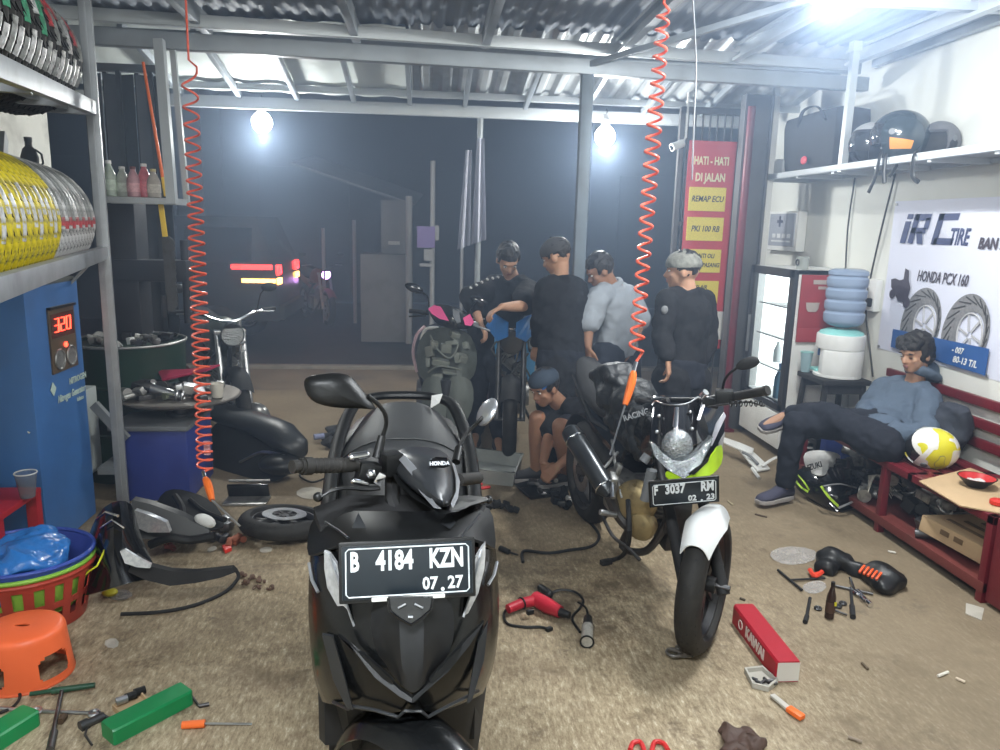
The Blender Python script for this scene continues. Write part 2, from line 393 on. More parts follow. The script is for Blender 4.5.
b1 = P(262, 122, 6.15); b2 = P(605, 136, 6.1)
bulb(b1, 'glaring white bulb hanging under the canopy by the left coiled hose', .04)
bulb(b2, 'glaring white bulb hanging under the canopy right of the steel pole', .04)
plight(b1+V((0, -.02, -.1)), 125); plight(b2+V((0, -.02, -.1)), 125)
def tube_lamp(a, c, label, e):
    a = V(a); c = V(c); t = thing('tube_lamp', label, 'lamp', (a+c)/2)
    b = MB(); b.cap(a, c, .018); b.build('glowing_tube', LAMP, t)
    b = MB(); b.beam(a+V((0, 0, .035)), c+V((0, 0, .035)), .045, .03, bev=.004)
    for q in (a, c): b.box(q+V((0, 0, .01)), (.04, .04, .05), bev=.004)
    b.build('batten', SOCK, t)
    l = bpy.data.lights.new('tube_light', 'AREA'); l.shape = 'RECTANGLE'; l.size = .05; l.size_y = (c-a).length; l.energy = e*.55; l.color = (.93, .97, 1)
    for k in range(3): plight(a.lerp(c, .15+.35*k)+V((0, 0, -.05)), e*.42, .04)
    o = bpy.data.objects.new('tube_light', l); C.objects.link(o); o.location = (a+c)/2+V((0, 0, -.03)); o.rotation_euler = (0, 0, math.atan2((c-a).y, (c-a).x)-pi/2)
tube_lamp((1.80, 2.60, 2.72), (1.80, 3.62, 2.72), 'bright tube lamp under the roof above the helmets and the parked motorcycle', 90)
tube_lamp((-.9, .2, 2.70), (.3, .2, 2.70), 'tube lamp under the roof above the large black scooter', 118)
# thin smoke haze in the air, also standing in for lens veil around the bulbs
b = MB(); b.box((0, 7.6, 1.9), (14, 10.4, 3.9)); hz = b.build('haze', [], None, sm=0)
hm = bpy.data.materials.new('haze'); hm.use_nodes = True; n_ = hm.node_tree.nodes; n_.remove(n_['Principled BSDF'])
vs_ = n_.new('ShaderNodeVolumeScatter'); vs_.inputs['Color'].default_value = (.55, .72, 1, 1); vs_.inputs['Density'].default_value = .062; vs_.inputs['Anisotropy'].default_value = .45
hm.node_tree.links.new(vs_.outputs[0], n_['Material Output'].inputs['Volume']); hz.data.materials.append(hm)
tag(hz, 'thin bluish haze under the canopy lamps, smoke and lens veil in one', 'haze', kind='stuff')
# ================================================================ PEOPLE
SKIN = mat('skin', (.42, .235, .15), .5, var=.08, sub=.1, spec=.4)
SKIND = mat('tanned_skin', (.30, .155, .095), .5, var=.1, sub=.1, spec=.4)
HAIR = mat('black_hair', (.012, .010, .010), .45, var=.4, bump=.5, bs=160)
LIP = mat('lips', (.30, .12, .10), .5)
EYEW = mat('eye_white', (.7, .68, .65), .3, var=.02)
EYED = mat('eye_dark', (.015, .01, .01), .2)
def cloth(n, c, r=.85): return mat(n, c, r, var=.15, vs=7, bump=.25, bs=300, spec=.2)
def torso_secs(J, inf=0., lo=0., hi=1., belly=0.):
    pel = V(J['pel']); nk = V(J['neck']); hx = (V(J['hiR'])-V(J['hiL'])).normalized(); sx = (V(J['shR'])-V(J['shL'])).normalized()
    wa = V(J['waist']) if 'waist' in J else (pel*.6+nk*.4)
    ch = V(J['chest']) if 'chest' in J else (pel*.3+nk*.7)
    line = [(pel-(wa-pel)*.35, .125, .10, 0), (pel, .160, .112, .05), (pel*.5+wa*.5, .152, .105, .25), (wa, .140, .098, .45), (wa*.5+ch*.5, .150, .104, .6), (ch, .165, .110, .75), (ch*.45+nk*.55, .158, .098, .9), (nk-(nk-ch)*.14, .10, .07, 1.), (nk+(nk-ch)*.10, .056, .056, 1.)]
    S = []
    n = len(line)
    for i, (c, a, d, t) in enumerate(line):
        tg = (line[min(i+1, n-1)][0]-line[max(i-1, 0)][0]).normalized()
        x = hx.lerp(sx, t); x = (x-tg*x.dot(tg)).normalized(); y = tg.cross(x)
        S.append([c+x*((a+inf)*cos(2*pi*k/20))+y*((d+inf)*sin(2*pi*k/20)) for k in range(20)])
    return S
def limb(b, pts, rs):
    for i in range(len(pts)-1): b.cap(pts[i], pts[i+1], rs[i], rs[i+1], 12, 4)
def lerp(a, c, t): return V(a).lerp(V(c), t)
def hand(b, w, d, n, s, curl=.5, sc=1.):
    """w wrist, d pointing direction, n palm normal (towards what it holds), s=+1/-1 thumb side"""
    d = V(d).normalized(); n = V(n); n = (n-d*n.dot(d)).normalized(); x = d.cross(n)*s
    w = V(w); Lh = .085*sc
    for k in range(4):
        r_ = w+x*(-.030+.020*k)*sc+d*.012
        kn = w+d*Lh+x*(-.030+.020*k)*sc
        b.cap(r_.lerp(w+d*.02, .4), kn, .0145*sc, .0115*sc, 8, 2)
    for k, ln in enumerate((.058, .072, .078, .068)):
        p = w+d*Lh+x*(-.031+.0205*k)*sc; dd = d.copy(); r = .0092*sc
        for j, f in enumerate((.46, .30, .24)):
            a = curl*(.55+.5*j)
            dd = (d*cos(a*1.3)+n*sin(a*1.3)) if j == 0 else (dd*cos(a*.9)+(n*cos(a)-d*sin(a))*sin(a*.9)).normalized()
            q = p+dd*(ln*1.1*f*sc); b.cap(p, q, r, r*.9, 8, 2); p = q; r *= .92
    t0 = w+d*.025+x*.028*sc; t1 = t0+(d*.62+x*.62+n*.35).normalized()*.038*sc; t2 = t1+(d*.8+x*.15+n*.6*curl).normalized()*.030*sc; t3 = t2+(d*.8-x*.2+n*.8*curl).normalized()*.024*sc
    b.cap(w+d*.012, t0, .014, .014*sc, 8, 2); b.cap(t0, t1, .0135*sc, .0115*sc, 8, 2); b.cap(t1, t2, .0112*sc, .010*sc, 8, 2); b.cap(t2, t3, .0098*sc, .0085*sc, 8, 2)
def person(label, J, face_dir, head_up=(0, 0, 1), skin=SKIN, vox=.008, clothes=(), hair=None, cap=None, shoes=None, hands={}, name='person', closed_eyes=False, extra=None, group=None):
    J = {k: V(v) for k, v in J.items()}
    base = V((J['pel'].x, J['pel'].y, 0))
    t = thing(name, label, 'person', base, 0, group)
    f = V(face_dir).normalized(); u = V(head_up); u = (u-f*u.dot(f)).normalized(); r = f.cross(u)
    Hd = J['head']; E = Matrix((r, f, u)).transposed()
    def hp(x, y, z): return Hd+r*x+f*y+u*z
    def hs(bb, x, y, z, rr, n=16): 
        R = []
        m = max(6, n//2+1)
        for j in range(m+1):
            a = -pi/2+.02+(pi-.04)*j/m
            R.append([bb._v(hp(x+rr[0]*cos(a)*cos(2*pi*i/n), y+rr[1]*cos(a)*sin(2*pi*i/n), z+rr[2]*sin(a))) for i in range(n)])
        bb.skin(R)
    b = MB()
    b.loft(torso_secs(J))
    for s in 'LR':
        limb(b, [lerp(J['neck'], J['sh'+s], .45), J['sh'+s], lerp(J['sh'+s], J['el'+s], .35), J['el'+s], lerp(J['el'+s], J['wr'+s], .3), J['wr'+s]], [.055, .055, .048, .038, .040, .026])
        limb(b, [J['hi'+s], lerp(J['hi'+s], J['kn'+s], .3), J['kn'+s], lerp(J['kn'+s], J['an'+s], .3), J['an'+s]], [.088, .082, .052, .055, .036])
        hd = hands.get(s)
        if hd: hand(b, J['wr'+s], hd[0], hd[1], hd[2], hd[3] if len(hd) > 3 else .5)
        ft = J['to'+s]-J['an'+s]
        hl = J['an'+s]-V((ft.x, ft.y, 0)).normalized()*.025-V((0, 0, .03)) if not shoes else J['an'+s]-ft*.2
        limb(b, [J['an'+s], hl], [.036, .03]); limb(b, [hl, lerp(hl, J['to'+s], .7), J['to'+s]], [.03, .034, .026])
    b.cap(J['neck'], hp(0, -.02, -.05), .056, .052, 14, 4)
    hs(b, 0, -.012, .025, (.074, .094, .098)); hs(b, 0, .018, -.03, (.058, .068, .078)); hs(b, 0, .045, -.075, (.034, .036, .034))
    hs(b, 0, .062, .028, (.052, .028, .022))
    b.cap(hp(0, .078, .008), hp(0, .098, -.026), .009, .0125, 8, 3)
    for q in (-1, 1):
        hs(b, q*.0115, .088, -.030, (.008, .009, .007), 8); hs(b, q*.074, -.008, -.008, (.009, .020, .032), 10); hs(b, q*.036, .052, -.022, (.022, .024, .02), 8)
    hs(b, 0, .079, -.052, (.022, .012, .0055), 10); hs(b, 0, .077, -.061, (.019, .012, .006), 10)
    me = remesh(b, vox, 1)
    B = MB(); B.addmesh(me); bpy.data.meshes.remove(me)
    for q in (-1, 1):
        B.mi = 1; 
        if not closed_eyes: hs(B, q*.032, .0735, .004, (.0125, .008, .0055), 10)
        B.mi = 2
        if closed_eyes: hs(B, q*.032, .0775, -.001, (.014, .005, .002), 10)
        else: hs(B, q*.032, .079, .004, (.0052, .004, .0052), 8)
        B.mi = 3; hs(B, q*.033, .082, .024, (.019, .006, .0042), 10)
    B.mi = 4; hs(B, 0, .0865, -.053, (.021, .006, .0045), 10); hs(B, 0, .085, -.061, (.018, .006, .005), 10)
    B.build('body', [skin, EYEW, EYED, HAIR, LIP], t, sm=80)
    for c in clothes:
        kind = c['k']; b = MB(); inf = c.get('inf', .016)
        if kind == 'top':
            S = torso_secs(J, inf); lo = c.get('lo', 0)
            S = S[lo:-1] if not c.get('collar') else S[lo:]
            b.loft(S)
            for s in 'LR':
                sl = c.get('sleeve', .5)
                if isinstance(sl, dict): sl = sl[s]
                sh, el, wr = J['sh'+s], J['el'+s], J['wr'+s]
                p = [lerp(J['neck'], sh, .5), sh]; rr = [.056+inf, .062+inf]
                if sl <= 1: p += [lerp(sh, el, sl*.5), lerp(sh, el, sl)]; rr += [.056+inf*1.4, .050+inf*1.7]
                else: p += [lerp(sh, el, .5), el, lerp(el, wr, (sl-1)*.5), lerp(el, wr, sl-1)]; rr += [.054+inf*1.2, .046+inf*1.2, .044+inf*1.1, .034+inf]
                limb(b, p, rr)
            b.torus(J['neck']+(J['neck']-J['chest'] if 'chest' in J else u*.1).normalized()*.008-f*.004, (hp(0, 0, -.05)-J['neck'])+(J['neck']-J['chest']).normalized()*.1, .052+inf*.6, .020, 20, 8)
            if c.get('hood'):
                b.torus(hp(0, -.05, -.135), u*.8-f*.6, .078, .032, 24, 10)
                b.sph(hp(0, -.10, -.13), (.085, .05, .06), 14)
            if c.get('skirt'):
                for s in 'LR': limb(b, [J['hi'+s], lerp(J['hi'+s], J['kn'+s], c['skirt'])], [.11+inf, .10+inf])
        elif kind == 'bottom':
            S = torso_secs(J, inf)[:3]; b.loft(S)
            for s in 'LR':
                hi, kn, an = J['hi'+s], J['kn'+s], J['an'+s]; ln = c.get('len', 1.9)
                p = [hi, lerp(hi, kn, .4)]; rr = [.094+inf, .084+inf]
                if ln <= 1: p += [lerp(hi, kn, ln)]; rr += [.066+inf*2]
                else: p += [kn, lerp(kn, an, (ln-1)*.5), lerp(kn, an, ln-1)]; rr += [.060+inf, .054+inf, .044+inf*.9]
                limb(b, p, rr)
        me = remesh(b, c.get('vox', .012), 2)
        b = MB(); b.addmesh(me); bpy.data.meshes.remove(me)
        b.warp(c.get('fold', .010), c.get('fs', 14), c.get('seed', 1.)); b.warp(c.get('fold', .010)*.35, 40, 3)
        o = b.build(c['n'], c['m'], t, sm=80)
        if c.get('label'): o['label'] = c['label']
    if hair:
        b = MB()
        hs(b, 0, -.018, .038, (.084*hair.get('w', 1), .098, .098*hair.get('h', 1)), 24)
        if hair.get('fringe'):
            for k in range(9): a = -1+k*.25; b.cap(hp(a*.06, .045, .115-.02*abs(a)), hp(a*.066+.01, .088-.02*abs(a), .055-.01*(k % 2)), .024, .014, 8, 3)
        if hair.get('back'): hs(b, 0, -.055, -.02, (.075, .06, .07), 16)
        for q in (-1, 1): b.cap(hp(q*.07, .01, .05), hp(q*.073, .015, .0), .014, .006, 8, 2)
        me = remesh(b, .008, 1); b = MB(); b.addmesh(me); bpy.data.meshes.remove(me)
        # clear the face
        kill = []
        for v in b.bm.verts:
            q = v.co-Hd; y = q.dot(f); z = q.dot(u)
            if y > .03 and z < hair.get('line', .062): v.co -= f*(y-.03)*.9
        b.warp(.008, 45, 2); b.warp(.006, 18, 5)
        b.build('hair', HAIR, t, sm=80)
    if cap:
        b = MB(); R = []
        zc = cap.get('z', .045)
        for j in range(9):
            a = pi/2*j/8*.98
            R.append([b._v(hp(.089*cos(a)*cos(2*pi*i/24), -.010+.108*cos(a)*sin(2*pi*i/24), zc+cap.get('h', .085)*sin(a))) for i in range(24)])
        b.skin([[b._v(hp(.086*cos(2*pi*i/24), -.010+.105*sin(2*pi*i/24), zc-.012)) for i in range(24)]]+R)
        b.sph(hp(0, -.01, zc+cap.get('h', .085)), .008, 8)
        b.warp(.003, 20)
        c1 = b.build('cap', cap['m'], t, sm=60)
        if cap.get('label'): c1['label'] = cap['label']
        b = MB(); fd = cap.get('brim', 1)
        if fd: b.grid(lambda a, v: hp((.080*(1-.25*v*v))*sin((a-.5)*pi*.9)*(1), fd*((.088 if fd > 0 else .108)+(.065*v-.02)*cos((a-.5)*pi*.85)-.030*(1-cos((a-.5)*pi*.9)))-(.0 if fd > 0 else 0), zc-.004-.022*v+.0-.012*abs(a-.5)*v), 14, 4, .004)
        if fd: b.build('cap_brim', cap.get('bm', cap['m']), c1, sm=60)
    if shoes:
        for s in 'LR':
            an = J['an'+s]; to = J['to'+s]; d = (to-an); 
            up = J.get('shup'+s) or V((0, 0, 1)); up = V(up)
            d = (d-up*d.dot(up)).normalized(); x = d.cross(up); z0 = an-up*.075
            b = MB(); secs = []
            for y, w_, h_ in ((-.075, .022, .03), (-.065, .034, .075), (-.02, .038, .095), (.03, .040, .088), (.08, .046, .062), (.13, .050, .05), (.17, .044, .040), (.195, .028, .028)):
                secs.append([z0+d*y+x*(w_*cos(2*pi*k/14))+up*(.012+h_*.5+h_*.5*sin(2*pi*k/14)) for k in range(14)])
            b.loft(secs); b.warp(.002, 30); sh = b.build('shoe', shoes['m'], t, sm=70)
            b = MB(); pts = [z0+d*y+x*w_ for y, w_ in ((-.08, 0), (-.07, .03), (-.02, .04), (.05, .042), (.12, .053), (.18, .047), (.205, .02))]; pts += [z0+d*y-x*w_ for y, w_ in ((.205, .02), (.18, .047), (.12, .053), (.05, .042), (-.02, .04), (-.07, .03))]
            b.prism(pts, up*.024, .004); b.build('sole', shoes['s'], sh, sm=50)
            b = MB()
            for k in range(5): q = z0+d*(.035+.018*k)+up*(.085-.009*k); b.cyl(q-x*.018, q+x*.018, .0025, n=6)
            b.build('laces', WHITE if not shoes.get('l') else shoes['l'], sh)
    return t
def J_from(d):
    return {k: (P(*v) if len(v) == 3 and abs(v[0]) > 20 else V(v)) for k, v in d.items()}
HOOD = cloth('blue_grey_hoodie', (.09, .12, .165)); NAVYT = cloth('dark_trousers', (.018, .020, .028)); BLKC = cloth('black_cotton', (.014, .014, .016)); GRYS = cloth('pale_grey_shirt', (.30, .33, .37)); DENIM = cloth('dark_denim', (.03, .035, .05))
SHOEM = mat('navy_sneaker', (.05, .05, .085), .7, bump=.3, bs=200); SOLEM = mat('grey_sole', (.35, .33, .32), .7); SANDAL = mat('dark_shoe', (.03, .03, .035), .6)
def A(x, y, X): return PX(x, y, X)
HP = (.91, .90, 0)
# reclining man in hoodie on the bench
J = dict(head=A(916, 354, 2.93), neck=A(914, 386, 2.98), chest=A(893, 407, 2.86), waist=A(885, 425, 2.74), pel=A(878, 437, 2.62), shR=A(885, 390, 2.86), shL=A(928, 402, 2.95),
         hiR=A(868, 425, 2.62), hiL=A(885, 445, 2.56), elL=A(926, 438, 2.80), wrL=A(893, 432, 2.60), elR=A(868, 410, 2.75), wrR=A(865, 413, 2.60),
         knR=A(796, 424, 2.22), anR=A(784, 482, 2.20), toR=A(765, 500, 2.05), knL=A(822, 413, 2.36), anL=A(789, 414, 2.26), toL=A(755, 411, 2.16))
J['anR'].z = .10; J['toR'].z = .035; J['toR'] = J['anR']+V((-.14, -.05, -.07))
J['shupR'] = V((0, 0, 1)); J['toL'] = J['anL']+V((-.150, -.01, -.075)); J['shupL'] = V((-.12, -.40, .90)).normalized()
man = person('person in blue-grey hoodie reclining on the red bench with one foot crossed over', J, (-.95, -.26, -.20), (-.12, -.02, 1), SKIN, .0075,
    clothes=[dict(k='top', n='hoodie', m=HOOD, sleeve=1.93, hood=1, inf=.022, fold=.014, fs=13), dict(k='bottom', n='trousers', m=NAVYT, inf=.016, len=1.88, fold=.012)],
    hair=dict(fringe=1, back=1, w=1.08, h=1.12, line=.045), shoes=dict(m=SHOEM, s=SOLEM), closed_eyes=True,
    hands={'L': ((-.6, .25, -.15), (0, .3, -1), -1, .5), 'R': ((-.6, .1, -.2), (.1, -.3, -1), 1, .5)})
# camouflage-capped man seen from behind at right
J = dict(head=P(682, 271, 4.45), neck=P(688, 294, 4.47), chest=P(689, 318, 4.48), waist=P(685, 345, 4.48), pel=P(681, 376, 4.48), shL=P(667, 302, 4.36), shR=P(704, 302, 4.62),
         elL=P(662, 336, 4.32), wrL=P(668, 359, 4.24), elR=P(709, 338, 4.66), wrR=P(700, 366, 4.55), hiL=P(672, 380, 4.42), hiR=P(691, 380, 4.54), knL=P(671, 432, 4.40), knR=P(692, 432, 4.56), anL=P(671, 482, 4.45), anR=P(692, 480, 4.62), toL=P(655, 489, 4.40), toR=P(676, 489, 4.55))
for s in 'LR': J['an'+s].z = .09; J['to'+s].z = .035
CAMO = mat('camouflage_cap', (.17, .17, .15), .8, var=.97, vs=38)
m4 = person('person in black jacket and camouflage cap standing side-on beside the red price banner', J, (-.92, .30, -.05), (0, 0, 1), SKIN, .009,
    clothes=[dict(k='top', n='jacket', m=BLKC, sleeve=1.86, inf=.014, skirt=.18, fold=.012), dict(k='bottom', n='trousers', m=NAVYT, inf=.02)],
    hair=dict(w=.98, h=.9, line=.03), cap=dict(m=CAMO, brim=0, z=.035, h=.09), shoes=dict(m=SANDAL, s=SOLEM), hands={'L': ((.1, -.1, -1), (-.8, .4, 0), 1, .6), 'R': ((0, -.1, -1), (-.8, .4, 0), -1, .6)})
b = MB(); b.sph(J['shL'].lerp(J['elL'], .2)+V((-.03, -.068, 0)), (.022, .012, .026), 12); o = b.build('sleeve_badge', mat('badge_grey', (.16, .165, .17), .7), m4)
# man with black cap and long black shirt behind the pole
J = dict(head=P(556, 257, 4.95), neck=P(560, 279, 4.97), chest=P(562, 305, 4.97), waist=P(562, 335, 4.97), pel=P(561, 365, 4.97), shL=P(546, 290, 4.93), shR=P(576, 290, 5.0),
         elL=P(541, 322, 4.95), wrL=P(537, 345, 5.12), elR=P(583, 325, 5.0), wrR=P(580, 352, 5.1), hiL=P(555, 370, 4.93), hiR=P(568, 370, 4.97), knL=P(551, 413, 4.95), knR=P(573, 413, 5.0), anL=P(550, 452, 5.0), anR=P(573, 452, 5.05), toL=P(541, 450, 5.2), toR=P(565, 450, 5.25))
for s in 'LR': J['an'+s].z = .09; J['to'+s].z = .035
m2 = person('person in long black shirt and dark cap standing beside the grey steel pole', J, (-.75, .45, -.35), (-.1, 0, 1), SKIN, .009,
    clothes=[dict(k='top', n='long_shirt', m=BLKC, sleeve=1.85, inf=.018, skirt=.7, fold=.014), dict(k='bottom', n='trousers', m=NAVYT, inf=.02)],
    hair=dict(w=.98, h=.9, line=.02), cap=dict(m=mat('faded_black_cap', (.05, .05, .055), .8), brim=0, z=.04, h=.09), shoes=dict(m=SANDAL, s=SOLEM), hands={'L': ((-.1, .2, -1), (.3, .5, 0), 1, .6), 'R': ((0, .2, -1), (-.3, .5, 0), -1, .6)})
# man in pale shirt bending to the left
J = dict(head=P(600, 271, 5.1), neck=P(611, 286, 5.15), chest=P(616, 305, 5.2), waist=P(618, 328, 5.22), pel=P(616, 348, 5.25), shL=P(597, 300, 5.0), shR=P(630, 298, 5.3),
         elL=P(588, 325, 4.98), wrL=P(588, 346, 4.95), elR=P(640, 322, 5.3), wrR=P(632, 345, 5.2), hiL=P(608, 354, 5.18), hiR=P(624, 354, 5.32), knL=P(606, 395, 5.1), knR=P(630, 395, 5.25), anL=P(612, 440, 5.2), anR=P(632, 440, 5.35), toL=P(598, 446, 5.1), toR=P(618, 446, 5.25))
for s in 'LR': J['an'+s].z = .09; J['to'+s].z = .035
m3 = person('person in pale grey short-sleeved shirt bending forward right of the steel pole', J, (-.85, -.05, -.5), (-.3, 0, 1), SKIND, .009,
    clothes=[dict(k='top', n='shirt', m=GRYS, sleeve=.85, inf=.022, fold=.012), dict(k='bottom', n='trousers', m=DENIM, inf=.02)],
    hair=dict(w=1, h=1, line=.05), shoes=dict(m=SANDAL, s=SOLEM), hands={'L': ((0, 0, -1), (.6, .3, 0), 1, .8), 'R': ((-.2, -.1, -1), (-.5, .3, 0), -1, .6)})
# man leaning over the blue motorcycle
J = dict(head=P(508, 260, 5.3), neck=P(513, 281, 5.4), chest=P(505, 298, 5.48), waist=P(496, 320, 5.55), pel=P(489, 340, 5.62), shL=P(527, 291, 5.32), shR=P(492, 289, 5.45),
         elL=P(524, 306, 5.05), wrL=P(502, 307, 4.92), elR=P(470, 297, 5.25), wrR=P(480, 322, 5.1), hiL=P(498, 348, 5.58), hiR=P(481, 348, 5.66), knL=P(500, 385, 5.5), knR=P(478, 385, 5.6), anL=P(498, 425, 5.6), anR=P(476, 425, 5.7), toL=P(500, 432, 5.4), toR=P(474, 432, 5.5))
for s in 'LR': J['an'+s].z = .09; J['to'+s].z = .035
m1 = person('person in black t-shirt leaning over the blue motorcycle, looking down', J, (.10, -.72, -.62), (0, -.35, 1), SKIN, .009,
    clothes=[dict(k='top', n='t_shirt', m=BLKC, sleeve={'L': .8, 'R': 1.5}, inf=.024, fold=.012), dict(k='bottom', n='trousers', m=NAVYT, inf=.02)],
    hair=dict(w=1, h=1, line=.05), shoes=dict(m=SANDAL, s=SOLEM), hands={'L': ((-.7, -.4, -.3), (0, -.3, -1), -1, .6), 'R': ((.4, -.3, -.8), (.3, -.3, -1), 1, .6)})
b = MB()
for k in range(7): q = lerp(J['neck'], J['shR'], .5).lerp(J['elR'], k/6)+V((0, -.03, .082-.012*abs(k-3)*.5)); b.cyl(q, q+V((.004, -.004, .006)), .011, n=6)
o = b.build('sleeve_print', mat('pale_print', (.45, .45, .45), .8), m1)
# squatting mechanic
J = dict(head=P(545, 388, 4.72), neck=P(561, 405, 4.82), chest=P(570, 420, 4.90), waist=P(577, 436, 4.98), pel=P(585, 450, 5.04), shL=P(584, 413, 4.72), shR=P(555, 405, 4.96),
         elL=P(584, 446, 4.58), wrL=P(558, 466, 4.50), elR=P(549, 436, 4.78), wrR=P(543, 462, 4.62), hiL=P(591, 454, 4.96), hiR=P(577, 452, 5.08), knL=P(560, 426, 4.60), knR=P(537, 418, 4.80), anL=G(566, 473, .08), anR=G(536, 470, .08), toL=G(550, 482, .03), toR=G(521, 477, .03))
J['pel'].z = .27; J['hiL'].z = .27; J['hiR'].z = .27
m5 = person('squatting person in black t-shirt and dark blue cap working over the low tray', J, (-.78, -.50, -.36), (-.25, -.1, 1), SKIND, .0075,
    clothes=[dict(k='top', n='t_shirt', m=BLKC, sleeve=.75, inf=.024, fold=.012), dict(k='bottom', n='shorts', m=NAVYT, inf=.02, len=.72)],
    hair=dict(w=1, h=.95, line=.03), cap=dict(m=mat('navy_cap', (.03, .045, .07), .8), brim=.6, z=.056, h=.072, bm=mat('cap_blue', (.03, .16, .50), .7)), shoes=dict(m=SANDAL, s=SOLEM, l=SANDAL),
    hands={'L': ((-.7, -.35, -.45), (-.2, .3, -1), -1, .9), 'R': ((.3, -.4, -.8), (.6, .2, -.6), 1, .9)})
# ================================================================ RIGHT SIDE OF THE WORKSHOP
# ---- folding gate with the price banner
GB = mat('gate_bars', (.09, .085, .085), .6, .3, dirt=.4)
t = thing('folding_gate', 'dark folding steel gate standing behind the red price banner', 'gate', (2.32, 6.2, 0))
b = MB(); b.box((2.32, 6.2, 2.60), (.56, .04, .05)); b.box((2.32, 6.2, .06), (.56, .04, .05)); b.box((2.05, 6.2, 1.33), (.04, .04, 2.58)); b.box((2.60, 6.2, 1.33), (.04, .04, 2.58)); b.build('gate_frame', GB, t)
b = MB()
for k in range(8): b.cyl((2.10+.062*k, 6.2, .06), (2.10+.062*k, 6.2, 2.6), .008, n=8)
for z in (.9, 1.7): b.box((2.32, 6.2, z), (.52, .02, .03))
b.build('bars', GB, t)
BR = mat('banner_red', (.55, .035, .05), .5, var=.05); BY = mat('banner_yellow', (.80, .66, .08), .5, var=.05); BW = mat('banner_white', (.78, .78, .76), .5, var=.04); INK = mat('black_print', (.02, .02, .02), .6); CRM = mat('cream_print', (.80, .72, .45), .5); REDP = mat('red_print', (.60, .03, .05), .5)
o0 = V((2.31, 6.12, 0)); M0 = lambda z, x=0., dy=0.: Matrix(((1, 0, 0, 2.30+x), (0, 0, -1, 6.13-dy), (0, 1, 0, z), (0, 0, 0, 1)))
t = thing('price_banner', 'tall red banner with yellow price panels hung on the folding gate', 'banner', (2.32, 6.13, .62))
b = MB(); b.grid(lambda u, v: (2.10+.40*u, 6.14-.006*sin(u*9)-.004*sin(v*14), .66+1.70*v), 12, 20, .003, (0, 1, 0)); b.build('banner_sheet', BR, t)
b = MB(); textmesh(b, 'HATI - HATI', M0(2.20, -.01, .016), .088, .001, .62, bold=.003); b.build('heading_text', CRM, t); b = MB(); textmesh(b, 'DI JALAN', M0(2.07, -.01, .016), .090, .001, .68, bold=.003); b.build('heading_text', CRM, t)
for k, (z, tx) in enumerate(((1.90, ['REMAP ECU']), (1.66, ['PKI 100 RB']), (1.40, ['GANTI OLI', 'GRATIS PASANG']), (1.14, ['ISI AIR', 'NITROGEN']))):
    b = MB(); b.box((2.28, 6.122, z), (.31, .004, .19)); pn = b.build('yellow_panel', BY, t)
    b = MB()
    for i, s in enumerate(tx): textmesh(b, s, M0(z+(0 if len(tx) == 1 else .04-.075*i), -.02, .014), .066 if len(tx) == 1 else .05, .001, .78, shear=.2, bold=.001)
    b.build('panel_text', INK, pn)
b = MB(); b.box((2.32, 6.122, .86), (.36, .004, .24)); pn = b.build('white_panel', BW, t)
b = MB(); b.prism([(2.20, 6.116, .835), (2.36, 6.116, .835), (2.36, 6.116, .79), (2.45, 6.116, .87), (2.36, 6.116, .95), (2.36, 6.116, .905), (2.20, 6.116, .905)], (0, -.002, 0)); b.build('arrow', REDP, pn)
# ---- fridge
FX = 2.60
FB = mat('fridge_black', (.025, .025, .028), .35); FWH = mat('fridge_white', (.72, .73, .72), .4, dirt=.15, dcol=(.4, .38, .32)); FIN = mat('fridge_lit_liner', (.80, .84, .86), .5, emit=1.6, ecol=(.9, .97, 1))
t = thing('display_fridge', 'upright drinks fridge with lit glass door and black frame beside the water dispenser', 'fridge', (2.84, 5.48, 0))
y0, y1 = 5.12, 5.84
b = MB(); b.box((2.86, y0+.012, .74), (.48, .024, 1.30)); b.box((2.86, y1-.012, .74), (.48, .024, 1.30)); b.box((3.085, 5.48, .74), (.02, .70, 1.30)); b.box((2.86, 5.48, 1.375), (.48, .72, .03)); b.box((2.86, 5.48, .10), (.48, .72, .05)); b.box((2.85, 5.48, .26), (.46, .68, .30)); b.build('cabinet_body', FWH, t)
b = MB(); b.box((2.88, y0+.03, .87), (.36, .008, .92)); b.box((2.88, y1-.03, .87), (.36, .008, .92)); b.box((3.06, 5.48, .87), (.01, .66, .92)); b.box((2.88, 5.48, 1.34), (.36, .66, .01)); b.build('lit_liner', FIN, t)
b = MB(); b.box((2.605, y0+.035, .87), (.035, .07, 1.04), bev=.005); b.box((2.605, y1-.035, .87), (.035, .07, 1.04), bev=.005); b.box((2.605, 5.48, 1.36), (.035, .72, .06), bev=.005); b.box((2.605, 5.48, .375), (.035, .72, .05), bev=.005); dr = b.build('door', FB, t)
b = MB(); b.box((2.612, 5.48, .87), (.006, .60, .94)); b.build('glass_pane', mat('fridge_glass', (.95, .98, 1), .02, trans=1, ior=1.05, var=0), dr)
b = MB(); b.box((2.582, y1-.055, .85), (.02, .02, .30), bev=.006); b.build('handle', GREY, dr)
b = MB(); b.box((2.60, 5.48, .20), (.02, .70, .26), bev=.006)
b.build('kick_panel', FWH, t)
for z in (.62, .86, 1.10):
    b = MB()
    for k in range(12): b.cyl((2.66+.033*k, y0+.05, z), (2.66+.033*k, y1-.05, z), .003, n=6)
    b.cyl((2.66, y0+.05, z), (2.66, y1-.05, z), .006, n=6); b.build('wire_shelf', WHITE, t)
for k in range(4):
    b = MB(); b.cyl((2.68+.3*(k % 2), y0+.1+.5*(k//2), .045), (2.68+.3*(k % 2), y0+.1+.5*(k//2), .078), .02); b.build('foot', BLK, t)
